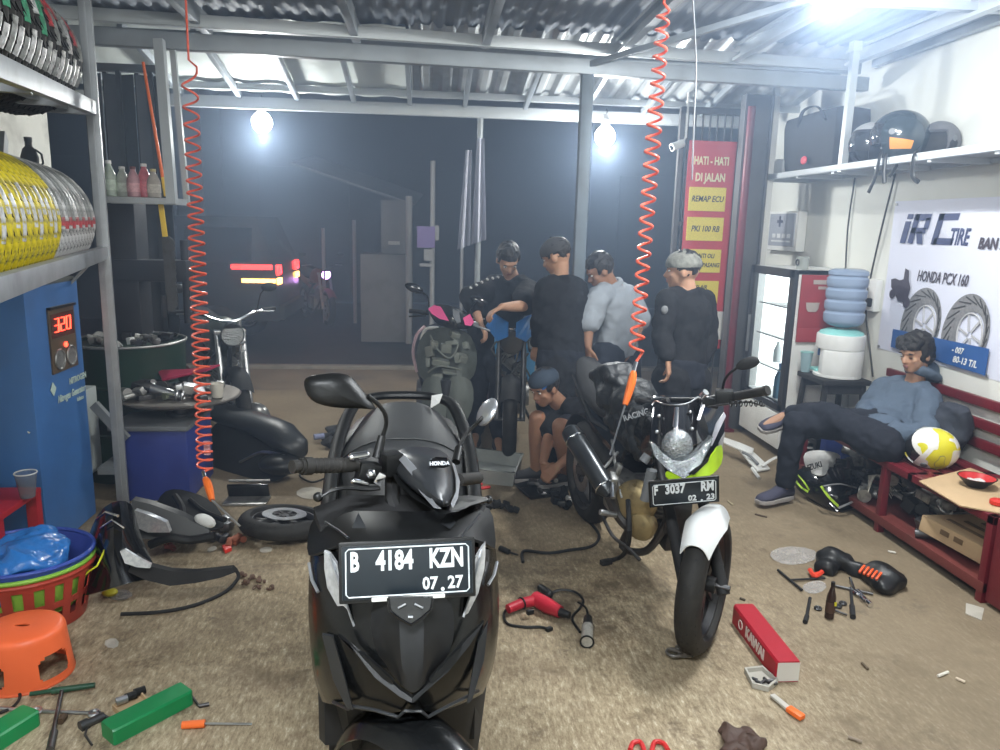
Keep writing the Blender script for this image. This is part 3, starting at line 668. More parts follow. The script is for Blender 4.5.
def bottle(p, h, r, m, capm, label, name='bottle', group=None, lab=None):
    p = V(p); t = thing(name, label, 'bottle', p, 0, group)
    b = MB(); b.lathe([(r*.8, 0), (r, h*.03), (r, h*.55), (r*.93, h*.62), (r*.5, h*.82), (r*.38, h*.86), (r*.38, h*.93)], p, n=16); b.build('bottle_body', m, t)
    b = MB(); b.lathe([(r*.45, h*.91), (r*.45, h), (r*.2, h*1.005)], p, n=12); b.build('bottle_cap', capm, t)
    if lab: b = MB(); b.lathe([(r*1.02, h*.18), (r*1.03, h*.19), (r*1.03, h*.46), (r*1.02, h*.47)], p, n=16, caps=False); b.build('bottle_label', lab, t)
    return t
BLU = mat('blue_bottle', (.20, .42, .62), .25, var=.1, trans=.3); CYA = mat('cyan_plastic', (.25, .58, .56), .4)
bottle((2.68, 5.36, .403), .27, .045, BLU, mat('blue_cap', (.08, .22, .5), .4), 'blue water bottle standing on the bottom of the drinks fridge')
for k in range(5):
    b = MB(); c = (2.80+.02*(k % 2), 5.25+.11*k, .625+.24*(k % 2)); b.lathe([(.03, .004), (.033, .01), (.033, .10), (.025, .12), (.012, .15), (.012, .17)], c, n=12)
    solo('bottle', b, mat('pale_drink', (.65, .70, .70), .3), 'pale small drink bottle on a wire shelf inside the lit fridge', 'bottle', group='drink bottles in the fridge')
t = thing('drinking_glass', 'small dark glass jar standing on top of the drinks fridge', 'jar', (2.70, 5.24, 1.39))
b = MB(); b.lathe([(.038, 0), (.042, .005), (.042, .085), (.036, .09)], (2.70, 5.24, 1.39), n=20); b.build('jar_body', mat('grey_glass_jar', (.30, .32, .30), .2), t)
b = MB(); b.torus((2.657, 5.235, 1.44), (1, 0, 0), .02, .005, 16, 6); b.build('emblem', INK, t)
# ---- first aid box
t = thing('first_aid_box', 'white wall-mounted first aid box with a dark cross above the fridge', 'box', (3.02, 6.30, 1.50))
b = MB(); b.box((3.055, 6.31, 1.66), (.08, .62, .33), bev=.012); b.build('case', FWH, t)
b = MB(); b.box((3.012, 6.27, 1.67), (.012, .46, .27), bev=.004); d_ = b.build('door', mat('smoke_acrylic', (.36, .38, .44), .25), t)
b = MB(); b.box((3.003, 6.30, 1.74), (.004, .025, .09)); b.box((3.003, 6.30, 1.74), (.004, .10, .025)); b.build('cross', mat('dark_cross', (.06, .06, .10), .5), d_)
b = MB()
for k in range(4): b.box((3.003, 6.12+.09*k, 1.62), (.004, .055, .035))
b.box((3.003, 6.26, 1.575), (.004, .34, .014)); b.build('pictograms', mat('pale_pictogram', (.60, .61, .62), .5), d_)
b = MB(); b.box((3.005, 6.55, 1.66), (.015, .02, .045), bev=.003); b.build('latch', BLK, t)
# ---- coffee sachet carton leaning on the wall between fridge and water jug
MR = mat('maroon_carton', (.30, .03, .04), .5, var=.25)
t = thing('sachet_display', 'dark red drink poster and pale sachets hanging on the side of the drinks fridge', 'display card', (2.80, 5.09, .95))
b = MB(); b.box((2.80, 5.105, 1.16), (.33, .012, .40), bev=.003); b.box((2.78, 5.100, .93), (.29, .016, .10), bev=.003); b.build('card', MR, t)
b = MB(); c = V((2.73, 5.09, 1.10)); b.lathe([(.03, 0), (.045, .02), (.05, .06), (.055, .065)], c, n=16)
for v in b.bm.verts: v.co.y = 5.093+(v.co.y-5.09)*.08
b.box((2.78, 5.096, 1.31), (.12, .004, .03)); b.box((2.80, 5.096, 1.27), (.08, .004, .02)); b.build('cup_print', mat('cup_print', (.42, .36, .33), .5), t)
for k in range(5): b = MB(); b.box((2.875-.006*(k % 2), 5.092, 1.33-.062*k), (.05, .012, .056), (0, 8*(k % 2), 0), bev=.004); b.build('sachet', mat('beige_sachet', (.52, .44, .36), .5), t)
# ---- stool, dispenser, jug
SX, SY, SZ = 2.80, 4.84, .69; nb_ = len(bpy.data.objects)
t = thing('wooden_stool', 'black square stool carrying the white water dispenser', 'stool', (SX, SY, 0))
b = MB(); b.box((SX, SY, SZ-.02), (.44, .46, .035), bev=.008); b.build('seat', BLKM, t)
for sx in (-1, 1):
    for sy in (-1, 1): b = MB(); b.beam((SX+.22*sx, SY+.23*sy, 0), (SX+.17*sx, SY+.18*sy, SZ-.03), .04, .04, bev=.004); b.build('leg', BLKM, t)
for s in (-1, 1): b = MB(); b.beam((SX+.20*s, SY-.2, .25), (SX+.20*s, SY+.2, .25), .025, .03); b.beam((SX-.17, SY+.19*s, SZ-.07), (SX+.17, SY+.19*s, SZ-.07), .02, .06); b.build('rail', BLKM, t)
t = thing('water_dispenser', 'white water dispenser with a turquoise top and drip tray on the black stool', 'water dispenser', (SX+.03, SY-.02, SZ))
b = MB(); zz = SZ
pts = [(SX+.02+.185*cos(a), SY-.01+.19*sin(a)) for a in [radians(q) for q in range(-160, 70, 12)]]+[(SX-.02, SY+.14), (SX-.02, SY+.04), (SX-.13, SY+.02)]
b.prism([(x, y, zz+.02) for x, y in pts], (0, 0, .20), .008)
pt2 = [(SX+.02+.185*cos(a), SY-.01+.19*sin(a)) for a in [2*pi*k/28 for k in range(28)]]
b.prism([(x, y, zz+.22) for x, y in pt2], (0, 0, .12), .015); b.prism([(x, y, zz) for x, y in pt2], (0, 0, .025), .006); b.build('dispenser_case', FWH, t)
b = MB(); b.lathe([(.17, .34), (.165, .355), (.12, .375), (.09, .38)], (SX+.02, SY-.01, zz), n=28); b.build('turquoise_top', CYA, t)
b = MB(); b.box((SX-.09, SY+.10, zz+.035), (.10, .13, .02), bev=.006); b.build('drip_tray', CYA, t)
for k, (m_, y_) in enumerate(((mat('blue_tap', (.05, .12, .3), .4), .12), (REDP, .07))): b = MB(); b.cyl((SX-.01, SY+y_, zz+.19), (SX-.085, SY+y_, zz+.19), .013); b.cyl((SX-.08, SY+y_, zz+.20), (SX-.08, SY+y_, zz+.145), .012); b.build('tap', m_, t)
JG = mat('jug_blue_plastic', (.33, .42, .58), .12, var=.1, trans=.25, ior=1.3)
t = thing('water_jug', 'large ribbed blue water jug upturned on the water dispenser', 'water jug', (SX+.02, SY-.01, SZ+.36))
b = MB(); pr = [(.03, .0), (.035, .03), (.11, .055), (.135, .08)]
for k in range(4): z = .09+.10*k; pr += [(.138, z), (.142, z+.03), (.142, z+.065), (.130, z+.08), (.130, z+.09)]
pr += [(.138, .49), (.136, .52), (.10, .54), (.04, .535)]
b.lathe(pr, (SX+.02, SY-.01, SZ+.36), n=32); b.build('jug_body', JG, t)
b = MB(); b.lathe([(.036, -.005), (.036, .025)], (SX+.02, SY-.01, SZ+.36), n=16); b.build('jug_neck', WHITE, t)
t = thing('plastic_cup', 'pale blue plastic cup standing by the dispenser taps on the black stool', 'cup', (SX-.14, SY+.13, SZ))
b = MB(); b.lathe([(.03, 0), (.03, .003), (.042, .14), (.040, .14), (.028, .006), (.001, .006)], (SX-.14, SY+.13, SZ), n=18); b.build('cup_body', mat('pale_blue_cup', (.35, .50, .55), .3, trans=.3), t)
b = MB(); b.torus((SX-.14, SY+.13, SZ+.14), (0, 0, 1), .042, .003, 18, 6); b.build('cup_rim', CYA, t)
for o_ in list(bpy.data.objects)[nb_:]:
    if o_.parent is None and o_.get('category') in ('stool', 'water dispenser', 'water jug', 'cup'):
        k_ = {'water jug': .93, 'water dispenser': .84}.get(o_['category'], .78); M_ = Matrix.Translation((SX, SY, SZ)) @ Matrix.Diagonal((k_, k_, 1 if o_['category'] == 'stool' else (.78 if o_['category'] == 'water jug' else .86), 1)) @ Matrix.Translation((-SX, -SY, -SZ))
        for c_ in o_.children: c_.data.transform(WM[o_.name].inverted() @ M_ @ WM[o_.name])
        if o_['category'] == 'water jug':
            for c_ in o_.children: c_.data.transform(Matrix.Translation((0, 0, .03)))
b = MB(); b.box((2.96, 5.0, .16), (.22, .16, .32), bev=.01); solo('storage_bin', b, mat('dark_blue_bin', (.03, .06, .30), .5), 'dark blue bin standing on the floor behind the black stool', 'bin')
# ---- tyre brand banner on the wall
BL = mat('banner_lilac_white', (.66, .68, .80), .55, var=.05, vs=1.5); NV = mat('banner_navy', (.045, .06, .15), .5, var=.4, vs=40); BB = mat('banner_blue', (.03, .10, .30), .5); TG = mat('printed_tyre_grey', (.20, .20, .21), .6, var=.5, vs=60); TG2 = mat('printed_rim_grey', (.45, .45, .47), .5)
t = thing('tyre_banner', 'white advertising banner for motorcycle tyres hung on the white wall', 'banner', (3.09, 3.9, .88))
b = MB(); b.grid(lambda u, v: (3.094+.003*sin(u*17)-.002*sin(v*9), 4.84-2.2*u, .885+.985*v+.03*(u-.2)*(1-v)*0), 20, 8, .003, (-1, 0, 0)); b.build('banner_sheet', BL, t)
BM = lambda y, z, x=3.086: face((x, y, z), (0, -1, 0), (0, 0, 1))
b = MB(); y = 4.70
def para(b, y, z, w, h, sh=.25):  # slanted bar
    b.prism([(3.088, y, z), (3.088, y-w, z), (3.088, y-w-h*sh, z+h), (3.088, y-h*sh, z+h)], (-.002, 0, 0))
para(b, 4.73, 1.60, .055, .14); para(b, 4.685, 1.755, .055, .03)
para(b, 4.65, 1.60, .05, .185); para(b, 4.605, 1.745, .15, .04); para(b, 4.63, 1.665, .14, .035); para(b, 4.51, 1.69, .045, .07); para(b, 4.555, 1.60, .055, .075, -.25)
para(b, 4.42, 1.60, .05, .185); para(b, 4.40, 1.60, .17, .04); para(b, 4.375, 1.745, .17, .04)
textmesh(b, 'TIRE', BM(4.18, 1.645, 3.087), .135, .001, .62, shear=.25, bold=.003); b.build('brand_logo', NV, t)
b = MB(); textmesh(b, 'BAN MOTOR', BM(3.80, 1.615, 3.087), .085, .001, .85, shear=.2, bold=.003); b.build('tagline', mat('banner_dark', (.06, .05, .07), .5), t)
b = MB(); textmesh(b, 'HONDA PCX 160', BM(4.28, 1.40, 3.087), .095, .001, .62, shear=.25, bold=.001); b.build('model_text', mat('banner_dark', (.06, .05, .07), .5), t)
b = MB()   # scooter pictogram
for y, z, r in ((4.74, 1.265, .030), (4.58, 1.225, .036)): b.lathe([(.001, 0), (r, 0), (r, .002), (.001, .002)], (3.087, y, z), (-1, 0, 0), 20)
b.prism([(3.088, q[0], q[1]) for q in ((4.77, 1.36), (4.76, 1.31), (4.71, 1.27), (4.67, 1.225), (4.62, 1.225), (4.575, 1.26), (4.56, 1.32), (4.59, 1.37), (4.60, 1.43), (4.635, 1.44), (4.64, 1.37), (4.68, 1.36), (4.73, 1.37))], (-.002, 0, 0)); b.build('scooter_pictogram', mat('banner_dark', (.06, .05, .07), .5), t)
def clampz(b):
    for v in b.bm.verts: v.co.z = max(v.co.z, .96)
for k, yc in enumerate((4.42, 4.02)):
    zc = 1.10; b = MB(); q8 = lambda r, a, dy=0.: V((3.0885, yc+dy+cos(a)*r*.80+sin(a)*r*-.12, zc+sin(a)*r))
    ou = [q8(.235, 2*pi*i/40) for i in range(41)]; inn = [q8(.135, 2*pi*i/40, -.045) for i in range(41)]
    b.grid(lambda u, v: ou[int(round(u*40))].lerp(inn[int(round(u*40))], v), 40, 1, .002, (1, 0, 0)); clampz(b); q_ = b.build('printed_tyre', TG, t)
    b = MB()
    for i in range(0, 40, 2):
        if ou[i].y > yc-.05 or 1: b.beam(ou[i].lerp(inn[i], .12)-V((.003, 0, 0)), ou[(i+3) % 40].lerp(inn[(i+3) % 40], .55)-V((.003, 0, 0)), .002, .008)
    clampz(b); b.build('printed_tread', mat('printed_dark', (.05, .05, .055), .6), q_)
    b = MB(); q9 = lambda r, a: V((3.086, yc-.045+cos(a)*r*.80, zc+sin(a)*r)); b.tube([q9(.125, 2*pi*i/30) for i in range(30)], .006, 6, closed=True)
    for a in range(0, 360, 60): b.beam(q9(.02, radians(a)), q9(.12, radians(a+14)), .004, .014)
    clampz(b); b.build('printed_rim', TG2, q_)
b = MB(); b.prism([(3.080, 4.67, .92), (3.080, 3.80, .90), (3.080, 3.80, 1.05), (3.080, 4.67, 1.04)], (-.003, 0, 0)); bs_ = b.build('blue_strip', BB, t)
b = MB(); textmesh(b, 'SS-567', BM(4.1, 1.06, 3.084), .05, .001, .9, shear=.2, bold=.001) if 0 else textmesh(b, '- 007', BM(4.04, 1.00, 3.076), .05, .001, .9, shear=.2, bold=.001); textmesh(b, '80-13 T/L', BM(3.97, .945, 3.076), .055, .001, .9, shear=.2, bold=.001); b.build('strip_text', BW, bs_)
b = MB()
for y, z in ((4.82, 1.85), (4.82, .90), (3.8, 1.85), (3.8, .90)): b.cyl((3.092, y, z), (3.084, y, z), .009, n=10)
b.build('grommets', STEEL, t)
# ---- wall cable, socket
b = MB(); b.tube(spline([(3.085, 5.35, 2.05), (3.08, 5.36, 1.7), (3.085, 5.33, 1.35)]), .006, 6); solo('cable', b, BLK, 'thin dark cable hanging down the wall above the water jug', 'cable')
b = MB(); b.tube(spline([(3.08, 4.86, 2.05), (3.075, 4.93, 1.7), (3.08, 5.0, 1.35), (3.06, 4.98, 1.15), (3.07, 4.9, .9), (3.03, 4.75, .7)]), .006, 6); solo('cable', b, BLK, 'dark cable running down the wall beside the tyre banner to the dispenser', 'cable')
t = thing('power_socket', 'white wall socket box beside the left edge of the tyre banner', 'socket', (3.07, 4.92, 1.15)); b = MB(); b.box((3.075, 4.92, 1.24), (.05, .09, .22), bev=.008); b.build('box', FWH, t); b = MB(); b.box((3.04, 4.92, 1.19), (.03, .05, .06), bev=.01); b.build('plug', BLK, t)
# ---- wall shelf and what lies on it
t = thing('wall_shelf', 'long grey angle-steel shelf high on the white wall', 'shelf', (2.9, 4.3, 2.02))
b = MB(); b.box((2.72, 4.2, 2.08), (.03, 3.7, .042), bev=.003); b.box((3.08, 4.2, 2.07), (.03, 3.7, .04), bev=.003)
for k in range(8): b.box((2.9, 2.5+.5*k, 2.06), (.36, .03, .03))
b.build('shelf_frame', STLL, t)
b = MB(); b.box((2.9, 4.2, 2.082), (.33, 3.66, .012)); b.build('shelf_board', mat('grey_board', (.30, .31, .32), .7, dirt=.3), t)
b = MB(); b.beam((2.73, 4.90, 2.05), (2.73, 4.90, 2.80), .045, .045); b.beam((2.73, 4.9, 2.80), (2.73, 4.9, 2.86), .06, .06); b.build('upright', STLL, t)
b = MB(); b.beam((2.73, 6.0, 2.05), (2.73, 6.0, 2.80), .04, .04); b.build('upright', STL, t)
def helmet(name, label, M, shell, visor=True, vm=None, strap=True, deco=None, group=None, open_f=True):
    t = thing(name, label, 'helmet', M=M, group=group)
    def sp(a, e, r=1.): ca = cos(e); return M @ V((.125*r*ca*cos(a), .15*r*ca*sin(a), .135+.135*r*sin(e)))
    pts = []; fc = []; nA, nE = 28, 12
    for j in range(nE+1):
        e = radians(-52)+(radians(88)+radians(52))*j/nE
        for i in range(nA): pts.append(sp(2*pi*i/nA, e))
    for j in range(nE):
        e = -52+140*(j+.5)/nE
        for i in range(nA):
            a = (360*(i+.5)/nA) % 360
            if 38 < a < 142 and (e < 30 if open_f else (-12 < e < 28)): continue
            fc.append((j*nA+i, j*nA+(i+1) % nA, (j+1)*nA+(i+1) % nA, (j+1)*nA+i))
    fc.append([nE*nA+i for i in range(nA)])
    b = MB(); b.patch(pts, fc, .022, 0); sh = b.build('shell', shell, t, sm=70)
    b = MB(); b.grid(lambda u, v: sp(radians(25+130*u), radians(-20+62*v), 1.04), 18, 8, .003); 
    if visor: b.build('visor', vm or mat('smoke_visor', (.02, .02, .022), .08, coat=.5), t)
    else: b.bm.free()
    b = MB(); b.sph(M @ V((0, 0, .12)), (.095, .118, .10), 16); b.build('padding', BLKM, t)
    for s in (-1, 1): b = MB(); b.cyl(M @ V((s*.118, .045, .15)), M @ V((s*.134, .047, .15)), .018); b.build('pivot', GREY, t)
    if strap:
        b = MB(); b.tube([M @ V(q) for q in ((-.09, .01, .03), (-.07, .0, -.03), (-.05, .03, -.09))], .009, 6, flat=.3); b.build('chin_strap', BLK, t)
        b = MB(); b.tube([M @ V(q) for q in ((.09, .01, .03), (.08, .02, -.05), (.085, .0, -.08))], .009, 6, flat=.3); b.build('chin_strap', BLK, t)
    if deco:
        for fn, m_, nm in deco: b = MB(); fn(b, sp); b.build(nm, m_, sh, sm=60)
    return t
hm_ = Matrix.Translation((2.80, 4.42, 2.085)) @ Euler((0, 0, radians(60))).to_matrix().to_4x4() @ Matrix.Scale(1.05, 4)
def od(b, sp): b.grid(lambda u, v: sp(radians(160+45*u), radians(-32+26*v*(1-.3*u)), 1.085), 10, 5, .002)
def stripe(b, sp): b.grid(lambda u, v: sp(radians(150+60*u), radians(-3+5*v), 1.085), 10, 2, .002)
helmet('motorcycle_helmet', 'glossy black open-face helmet with an orange side patch on the high wall shelf', hm_, mat('helmet_black', (.02, .03, .035), .15, coat=.6), deco=[(od, mat('orange_patch', (.75, .28, .04), .5), 'orange_patch')])
hs_ = [o for o in bpy.data.objects if o.get('category') == 'helmet'][-1]
for q_ in ([(2.72, 4.44, 2.16), (2.695, 4.43, 2.10), (2.69, 4.44, 2.0), (2.68, 4.48, 1.90)], [(2.72, 4.40, 2.16), (2.695, 4.37, 2.10), (2.69, 4.36, 2.02), (2.69, 4.34, 1.95)], [(2.73, 4.12, 2.12), (2.695, 4.10, 2.08), (2.70, 4.10, 1.98), (2.71, 4.05, 1.94)]): b = MB(); b.tube(spline(q_, 4), .012, 6, flat=.35); b.build('chin_strap', BLK, hs_)
hm_ = Matrix.Translation((2.86, 4.80, 2.085)) @ Euler((0, 0, radians(95))).to_matrix().to_4x4() @ Matrix.Scale(.98, 4)
def wt(b, sp): b.grid(lambda u, v: sp(radians(360*u), radians(38+50*v), 1.09), 24, 5, .002)
helmet('motorcycle_helmet', 'black helmet with a pale grey crown behind the orange-patched helmet on the wall shelf', hm_, mat('helmet_dull_black', (.03, .03, .035), .3), strap=False, deco=[(wt, mat('pale_crown', (.45, .46, .47), .5), 'pale_crown')])
hm_ = Matrix.Translation((2.99, 4.33, 2.085)) @ Euler((0, 0, radians(120))).to_matrix().to_4x4() @ Matrix.Scale(.8, 4)
helmet('motorcycle_helmet', 'small dull grey helmet half hidden behind the orange-patched helmet', hm_, mat('helmet_grey', (.12, .12, .13), .5), strap=False, visor=False)
b = MB(); b.box((2.90, 5.50, 2.31), (.30, .78, .42), bev=.09); b.warp(.02, 6); t = thing('delivery_bag', 'large black soft bag with a red mark on the far end of the wall shelf', 'bag', (2.9, 5.42, 2.085)); b.build('bag_body', BLKM, t)
b = MB(); b.sph((2.735, 5.45, 2.17), (.01, .045, .03)); b.build('red_mark', REDP, t)
b = MB(); b.tube(spline([(2.74, 5.2, 2.42), (2.72, 5.3, 2.52), (2.72, 5.5, 2.52), (2.74, 5.6, 2.42)]), .014, 8, flat=.4); b.build('handle', BLKM, t)
b = MB(); b.box((2.90, 5.0, 2.13), (.26, .30, .09), bev=.01); b.box((2.90, 5.95, 2.14), (.2, .22, .10), bev=.01); b.bm.free()
b = MB(); b.box((2.88, 5.92, 2.15), (.25, .18, .12), bev=.012); b.box((2.88, 5.92, 2.213), (.26, .06, .006)); solo('cardboard_carton', b, mat('grey_carton', (.42, .43, .43), .7), 'small pale carton at the far end of the wall shelf', 'carton')
# grommet ends of the far ceiling: CCTV camera under the canopy
t = thing('security_camera', 'small white security camera under the canopy left of the price banner', 'security camera', P(678, 143, 6.1))
c = P(678, 143, 6.1); b = MB(); b.cyl(c+V((-.06, -.03, -.04)), c+V((.04, .0, .0)), .032, n=16); b.build('camera_body', WHITE, t); b = MB(); b.cyl(c+V((-.065, -.032, -.043)), c+V((-.055, -.03, -.038)), .022, n=16); b.build('lens', BLKG, t); b = MB(); b.tube([c+V((.03, 0, 0)), c+V((.06, 0, .05)), c+V((.06, 0, .50))], .012, 8); b.build('bracket', WHITE, t)
# ---- bench
BX0, BX1, BY0, BY1, BZ = 2.54, 3.02, 2.95, 4.72, .42
t = thing('bench', 'long dark red steel bench with wall backrest slats below the tyre banner', 'bench', (2.78, 3.8, 0))
b = MB(); b.box((BX0+.02, (BY0+BY1)/2, BZ-.02), (.04, BY1-BY0, .04), bev=.003); b.box((BX1-.02, (BY0+BY1)/2, BZ-.02), (.04, BY1-BY0, .04), bev=.003)
for y in (BY0+.02, 3.55, 4.1, BY1-.02): b.box((2.78, y, BZ-.02), (BX1-BX0, .04, .04), bev=.003)
b.build('seat_frame', RED, t)
for k in range(5): b = MB(); b.box((BX0+.07+.085*k, (BY0+BY1)/2, BZ-.006), (.06, BY1-BY0-.02, .012), bev=.003); b.build('seat_slat', RED, t)
for y in (BY0+.02, 3.78, BY1-.02):
    for x in (BX0+.02, BX1-.02): b = MB(); b.box((x, y, (BZ-.04)/2), (.04, .04, BZ-.04), bev=.003); b.build('leg', RED, t)
b = MB(); b.box((BX0+.02, (BY0+BY1)/2, .075), (.045, BY1-BY0, .05), bev=.003); b.box((BX1-.02, (BY0+BY1)/2, .075), (.045, BY1-BY0, .05), bev=.003); b.box((2.78, (BY0+BY1)/2, .095), (.42, BY1-BY0-.06, .008)); b.build('lower_shelf', mat('dark_red_rail', (.14, .03, .025), .6, dirt=.5), t)
b = MB(); b.box((2.78, BY0+.004, .22), (.44, .012, .34), bev=.003); b.box((2.78, BY0-.2, .22), (.46, .38, .40), bev=.004); b.build('end_panel', RED, t)
for z in (.755, .635, .525): b = MB(); b.box((3.07, 3.55, z), (.03, 2.2, .052), bev=.004); b.build('backrest_slat', RED, t)
b = MB()
for y in (2.9, 4.4): b.box((3.088, y, .62), (.02, .04, .36))
b.build('backrest_bracket', RED, t)
CB = mat('cardboard', (.50, .35, .20), .85, var=.12, dirt=.25, dcol=(.25, .17, .09))
def flat(pts, th, nm, m_, label, cat, group=None, warp=0):
    b = MB(); b.prism(pts, (0, 0, th)); 
    if warp: b.warp(warp, 9)
    return solo(nm, b, m_, label, cat, group)
flat([(2.50, 3.42, .421), (2.93, 3.62, .421), (3.0, 3.0, .421), (2.62, 2.96, .421), (2.47, 3.08, .421)], .006, 'cardboard_sheet', CB, 'brown cardboard sheet lying on the near end of the red bench', 'cardboard')
def bowl(c, r, h, mo, mi, label):
    t = thing('bowl', label, 'bowl', c); b = MB(); b.lathe([(r*.45, 0), (r*.5, .004), (r, h), (r*.97, h), (r*.48, .010), (.001, .010)], c, n=28); b.build('bowl_body', mo, t); b = MB(); b.lathe([(.001, .012), (r*.46, .012), (r*.93, h-.002), (r*.93, h)], c, n=28, caps=False); b.build('inner_glaze', mi, t); b = MB(); b.lathe([(.001, .02), (r*.5, .018), (r*.45, .03), (.001, .035)], V(c), n=14); b.warp(.012, 30); b.build('contents', mat('white_crumbs', (.6, .58, .55), .8, bump=.6), t)
bowl((2.74, 3.33, .428), .088, .05, BLK, mat('red_glaze', (.5, .03, .03), .3), 'red and black plastic bowl holding white scraps on the cardboard')
b = MB(); b.lathe([(.03, 0), (.036, .004), (.036, .02), (.03, .024)], (2.66, 3.08, .428), n=20); solo('jar_lid', b, mat('bright_red', (.6, .03, .02), .4), 'small bright red lid lying on the cardboard beside a black tool', 'lid')
b = MB(); b.cap((2.74, 3.02, .45), (2.80, 2.94, .455), .030, .026); b.cap((2.80, 2.94, .455), (2.84, 2.88, .45), .015, .02); solo('air_tool', b, BLKM, 'black rounded tool at the near end of the red bench', 'tool')
# yellow and white helmet
ym = bpy.data.materials.new('yellow_white_helmet_paint'); ym.use_nodes = True; n_ = ym.node_tree.nodes; l_ = ym.node_tree.links; tc_ = n_.new('ShaderNodeTexCoord'); z_ = n_.new('ShaderNodeTexNoise'); z_.inputs['Scale'].default_value = 7; z_.inputs['Detail'].default_value = 1.5
l_.new(tc_.outputs['Object'], z_.inputs['Vector']); r_ = n_.new('ShaderNodeValToRGB'); r_.color_ramp.interpolation = 'CONSTANT'; e_ = r_.color_ramp.elements; e_[0].color = (.76, .76, .73, 1); e_[1].position = .47; e_[1].color = (.66, .60, .02, 1); q = e_.new(.62); q.color = (.30, .30, .12, 1); q = e_.new(.635); q.color = (.66, .60, .02, 1)
l_.new(z_.outputs['Fac'], r_.inputs[0]); l_.new(r_.outputs[0], n_['Principled BSDF'].inputs['Base Color']); n_['Principled BSDF'].inputs['Roughness'].default_value = .3; n_['Principled BSDF'].inputs['Coat Weight'].default_value = .4
hm_ = Matrix.Translation((2.76, 3.74, .475)) @ Euler((radians(8), radians(-52), radians(62))).to_matrix().to_4x4() @ Matrix.Scale(.84, 4) @ Matrix.Translation((0, 0, -.06))
lc = hm_.inverted() @ V((0, 0, H)) - V((0, 0, .135)); lc = V((lc.x/.125, lc.y/.15, lc.z/.135)).normalized(); ea = math.asin(lc.z); aa = math.atan2(lc.y, lc.x)
def wband(b, sp): b.grid(lambda u, v: sp(aa+(-.10+.20*v)/max(.3, cos(ea+(u-.5)*1.3)), ea+(u-.5)*1.3, 1.088), 14, 3, .002)
def ltr(b, sp):
    rr = random.Random(5)
    for k in range(11):
        e0 = ea-.60+.112*k
        for s in range(2+k % 2): a0 = aa+(-.05+.045*s+rr.uniform(-.01, .01))/max(.3, cos(e0)); b.grid(lambda u, v: sp(a0+.020*u+.01*v, e0+.07*v, 1.10), 2, 3, .0015)
helmet('motorcycle_helmet', 'yellow and white full-face helmet lying on its side on the red bench', hm_, ym, strap=False, open_f=False, deco=[(wband, mat('helmet_white', (.75, .75, .72), .25, coat=.4), 'white_band'), (ltr, mat('grey_lettering', (.25, .25, .3), .5), 'lettering')])
# jacket behind the reclining person
b = MB(); b.sph((2.97, 3.93, .56), (.10, .20, .15), 20); b.sph((2.97, 3.84, .63), (.07, .12, .12), 16); me_ = remesh(b, .015, 2); b = MB(); b.addmesh(me_); b.warp(.03, 9, 3); b.warp(.01, 30); solo('folded_jacket', b, mat('dark_navy_jacket', (.03, .035, .05), .8), 'dark navy jacket bundled between the reclining person and the wall', 'jacket')
# box of the lower shelf with faded print
t = thing('cardboard_box', 'flattened cardboard box with faded print on the lower shelf of the red bench', 'box', (2.72, 3.25, .10))
b = MB(); Mx = frame((2.76, 3.27, .165), 12, 4, 5); b.M = Mx; b.box((0, 0, 0), (.34, .42, .085), bev=.006); b.build('carton', CB, t)
b = MB(Mx)
for k in range(3): b.box((-.06+.09*k, .02, .044), (.03, .26-.05*k, .003))
for k in range(2): b.box((-.172, -.02+.08*k, .01), (.003, .05, .025))
b.build('print', mat('faded_print', (.16, .10, .05), .8), t)
# engine scrap stored under the bench
random.seed(11)
def scrap(c, s, m_, label, cat, nm, seed, group=None):
    random.seed(seed); b = MB(); c = V(c)
    for k in range(4):
        q = c+V((random.uniform(-.5, .5)*s, random.uniform(-.5, .5)*s, random.uniform(.25, .5)*s)); ty = random.random()
        if ty < .4: b.box(q, (s*random.uniform(.3, .7), s*random.uniform(.3, .7), s*random.uniform(.25, .5)), [random.uniform(-25, 25) for _ in range(3)], bev=.006)
        elif ty < .8: a_ = V((random.uniform(-1, 1), random.uniform(-1, 1), random.uniform(-.2, .3))).normalized(); b.cyl(q-a_*s*.3, q+a_*s*.3, s*random.uniform(.12, .25), n=12)
        else: b.torus(q, (random.uniform(-1, 1), random.uniform(-1, 1), 1), s*.28, s*.06, 18, 6)
    z = min(v.co.z for v in b.bm.verts); 
    for v in b.bm.verts: v.co.z += c.z-z
    return solo(nm, b, m_, label, cat, group)
for k in range(10): scrap((2.67+.20*(k % 2), 3.50+.115*k, .10), .17, [DSTEEL, ALU, BLKM][k % 3], 'greasy engine part piled on the lower shelf of the red bench', 'engine part', 'engine_part', 20+k, 'engine parts under the red bench')
for k in range(5): scrap((2.74, 3.55+.2*k, .21), .15, [ALU, DSTEEL][k % 2], 'greasy engine part piled on the lower shelf of the red bench', 'engine part', 'engine_part', 50+k, 'engine parts under the red bench')
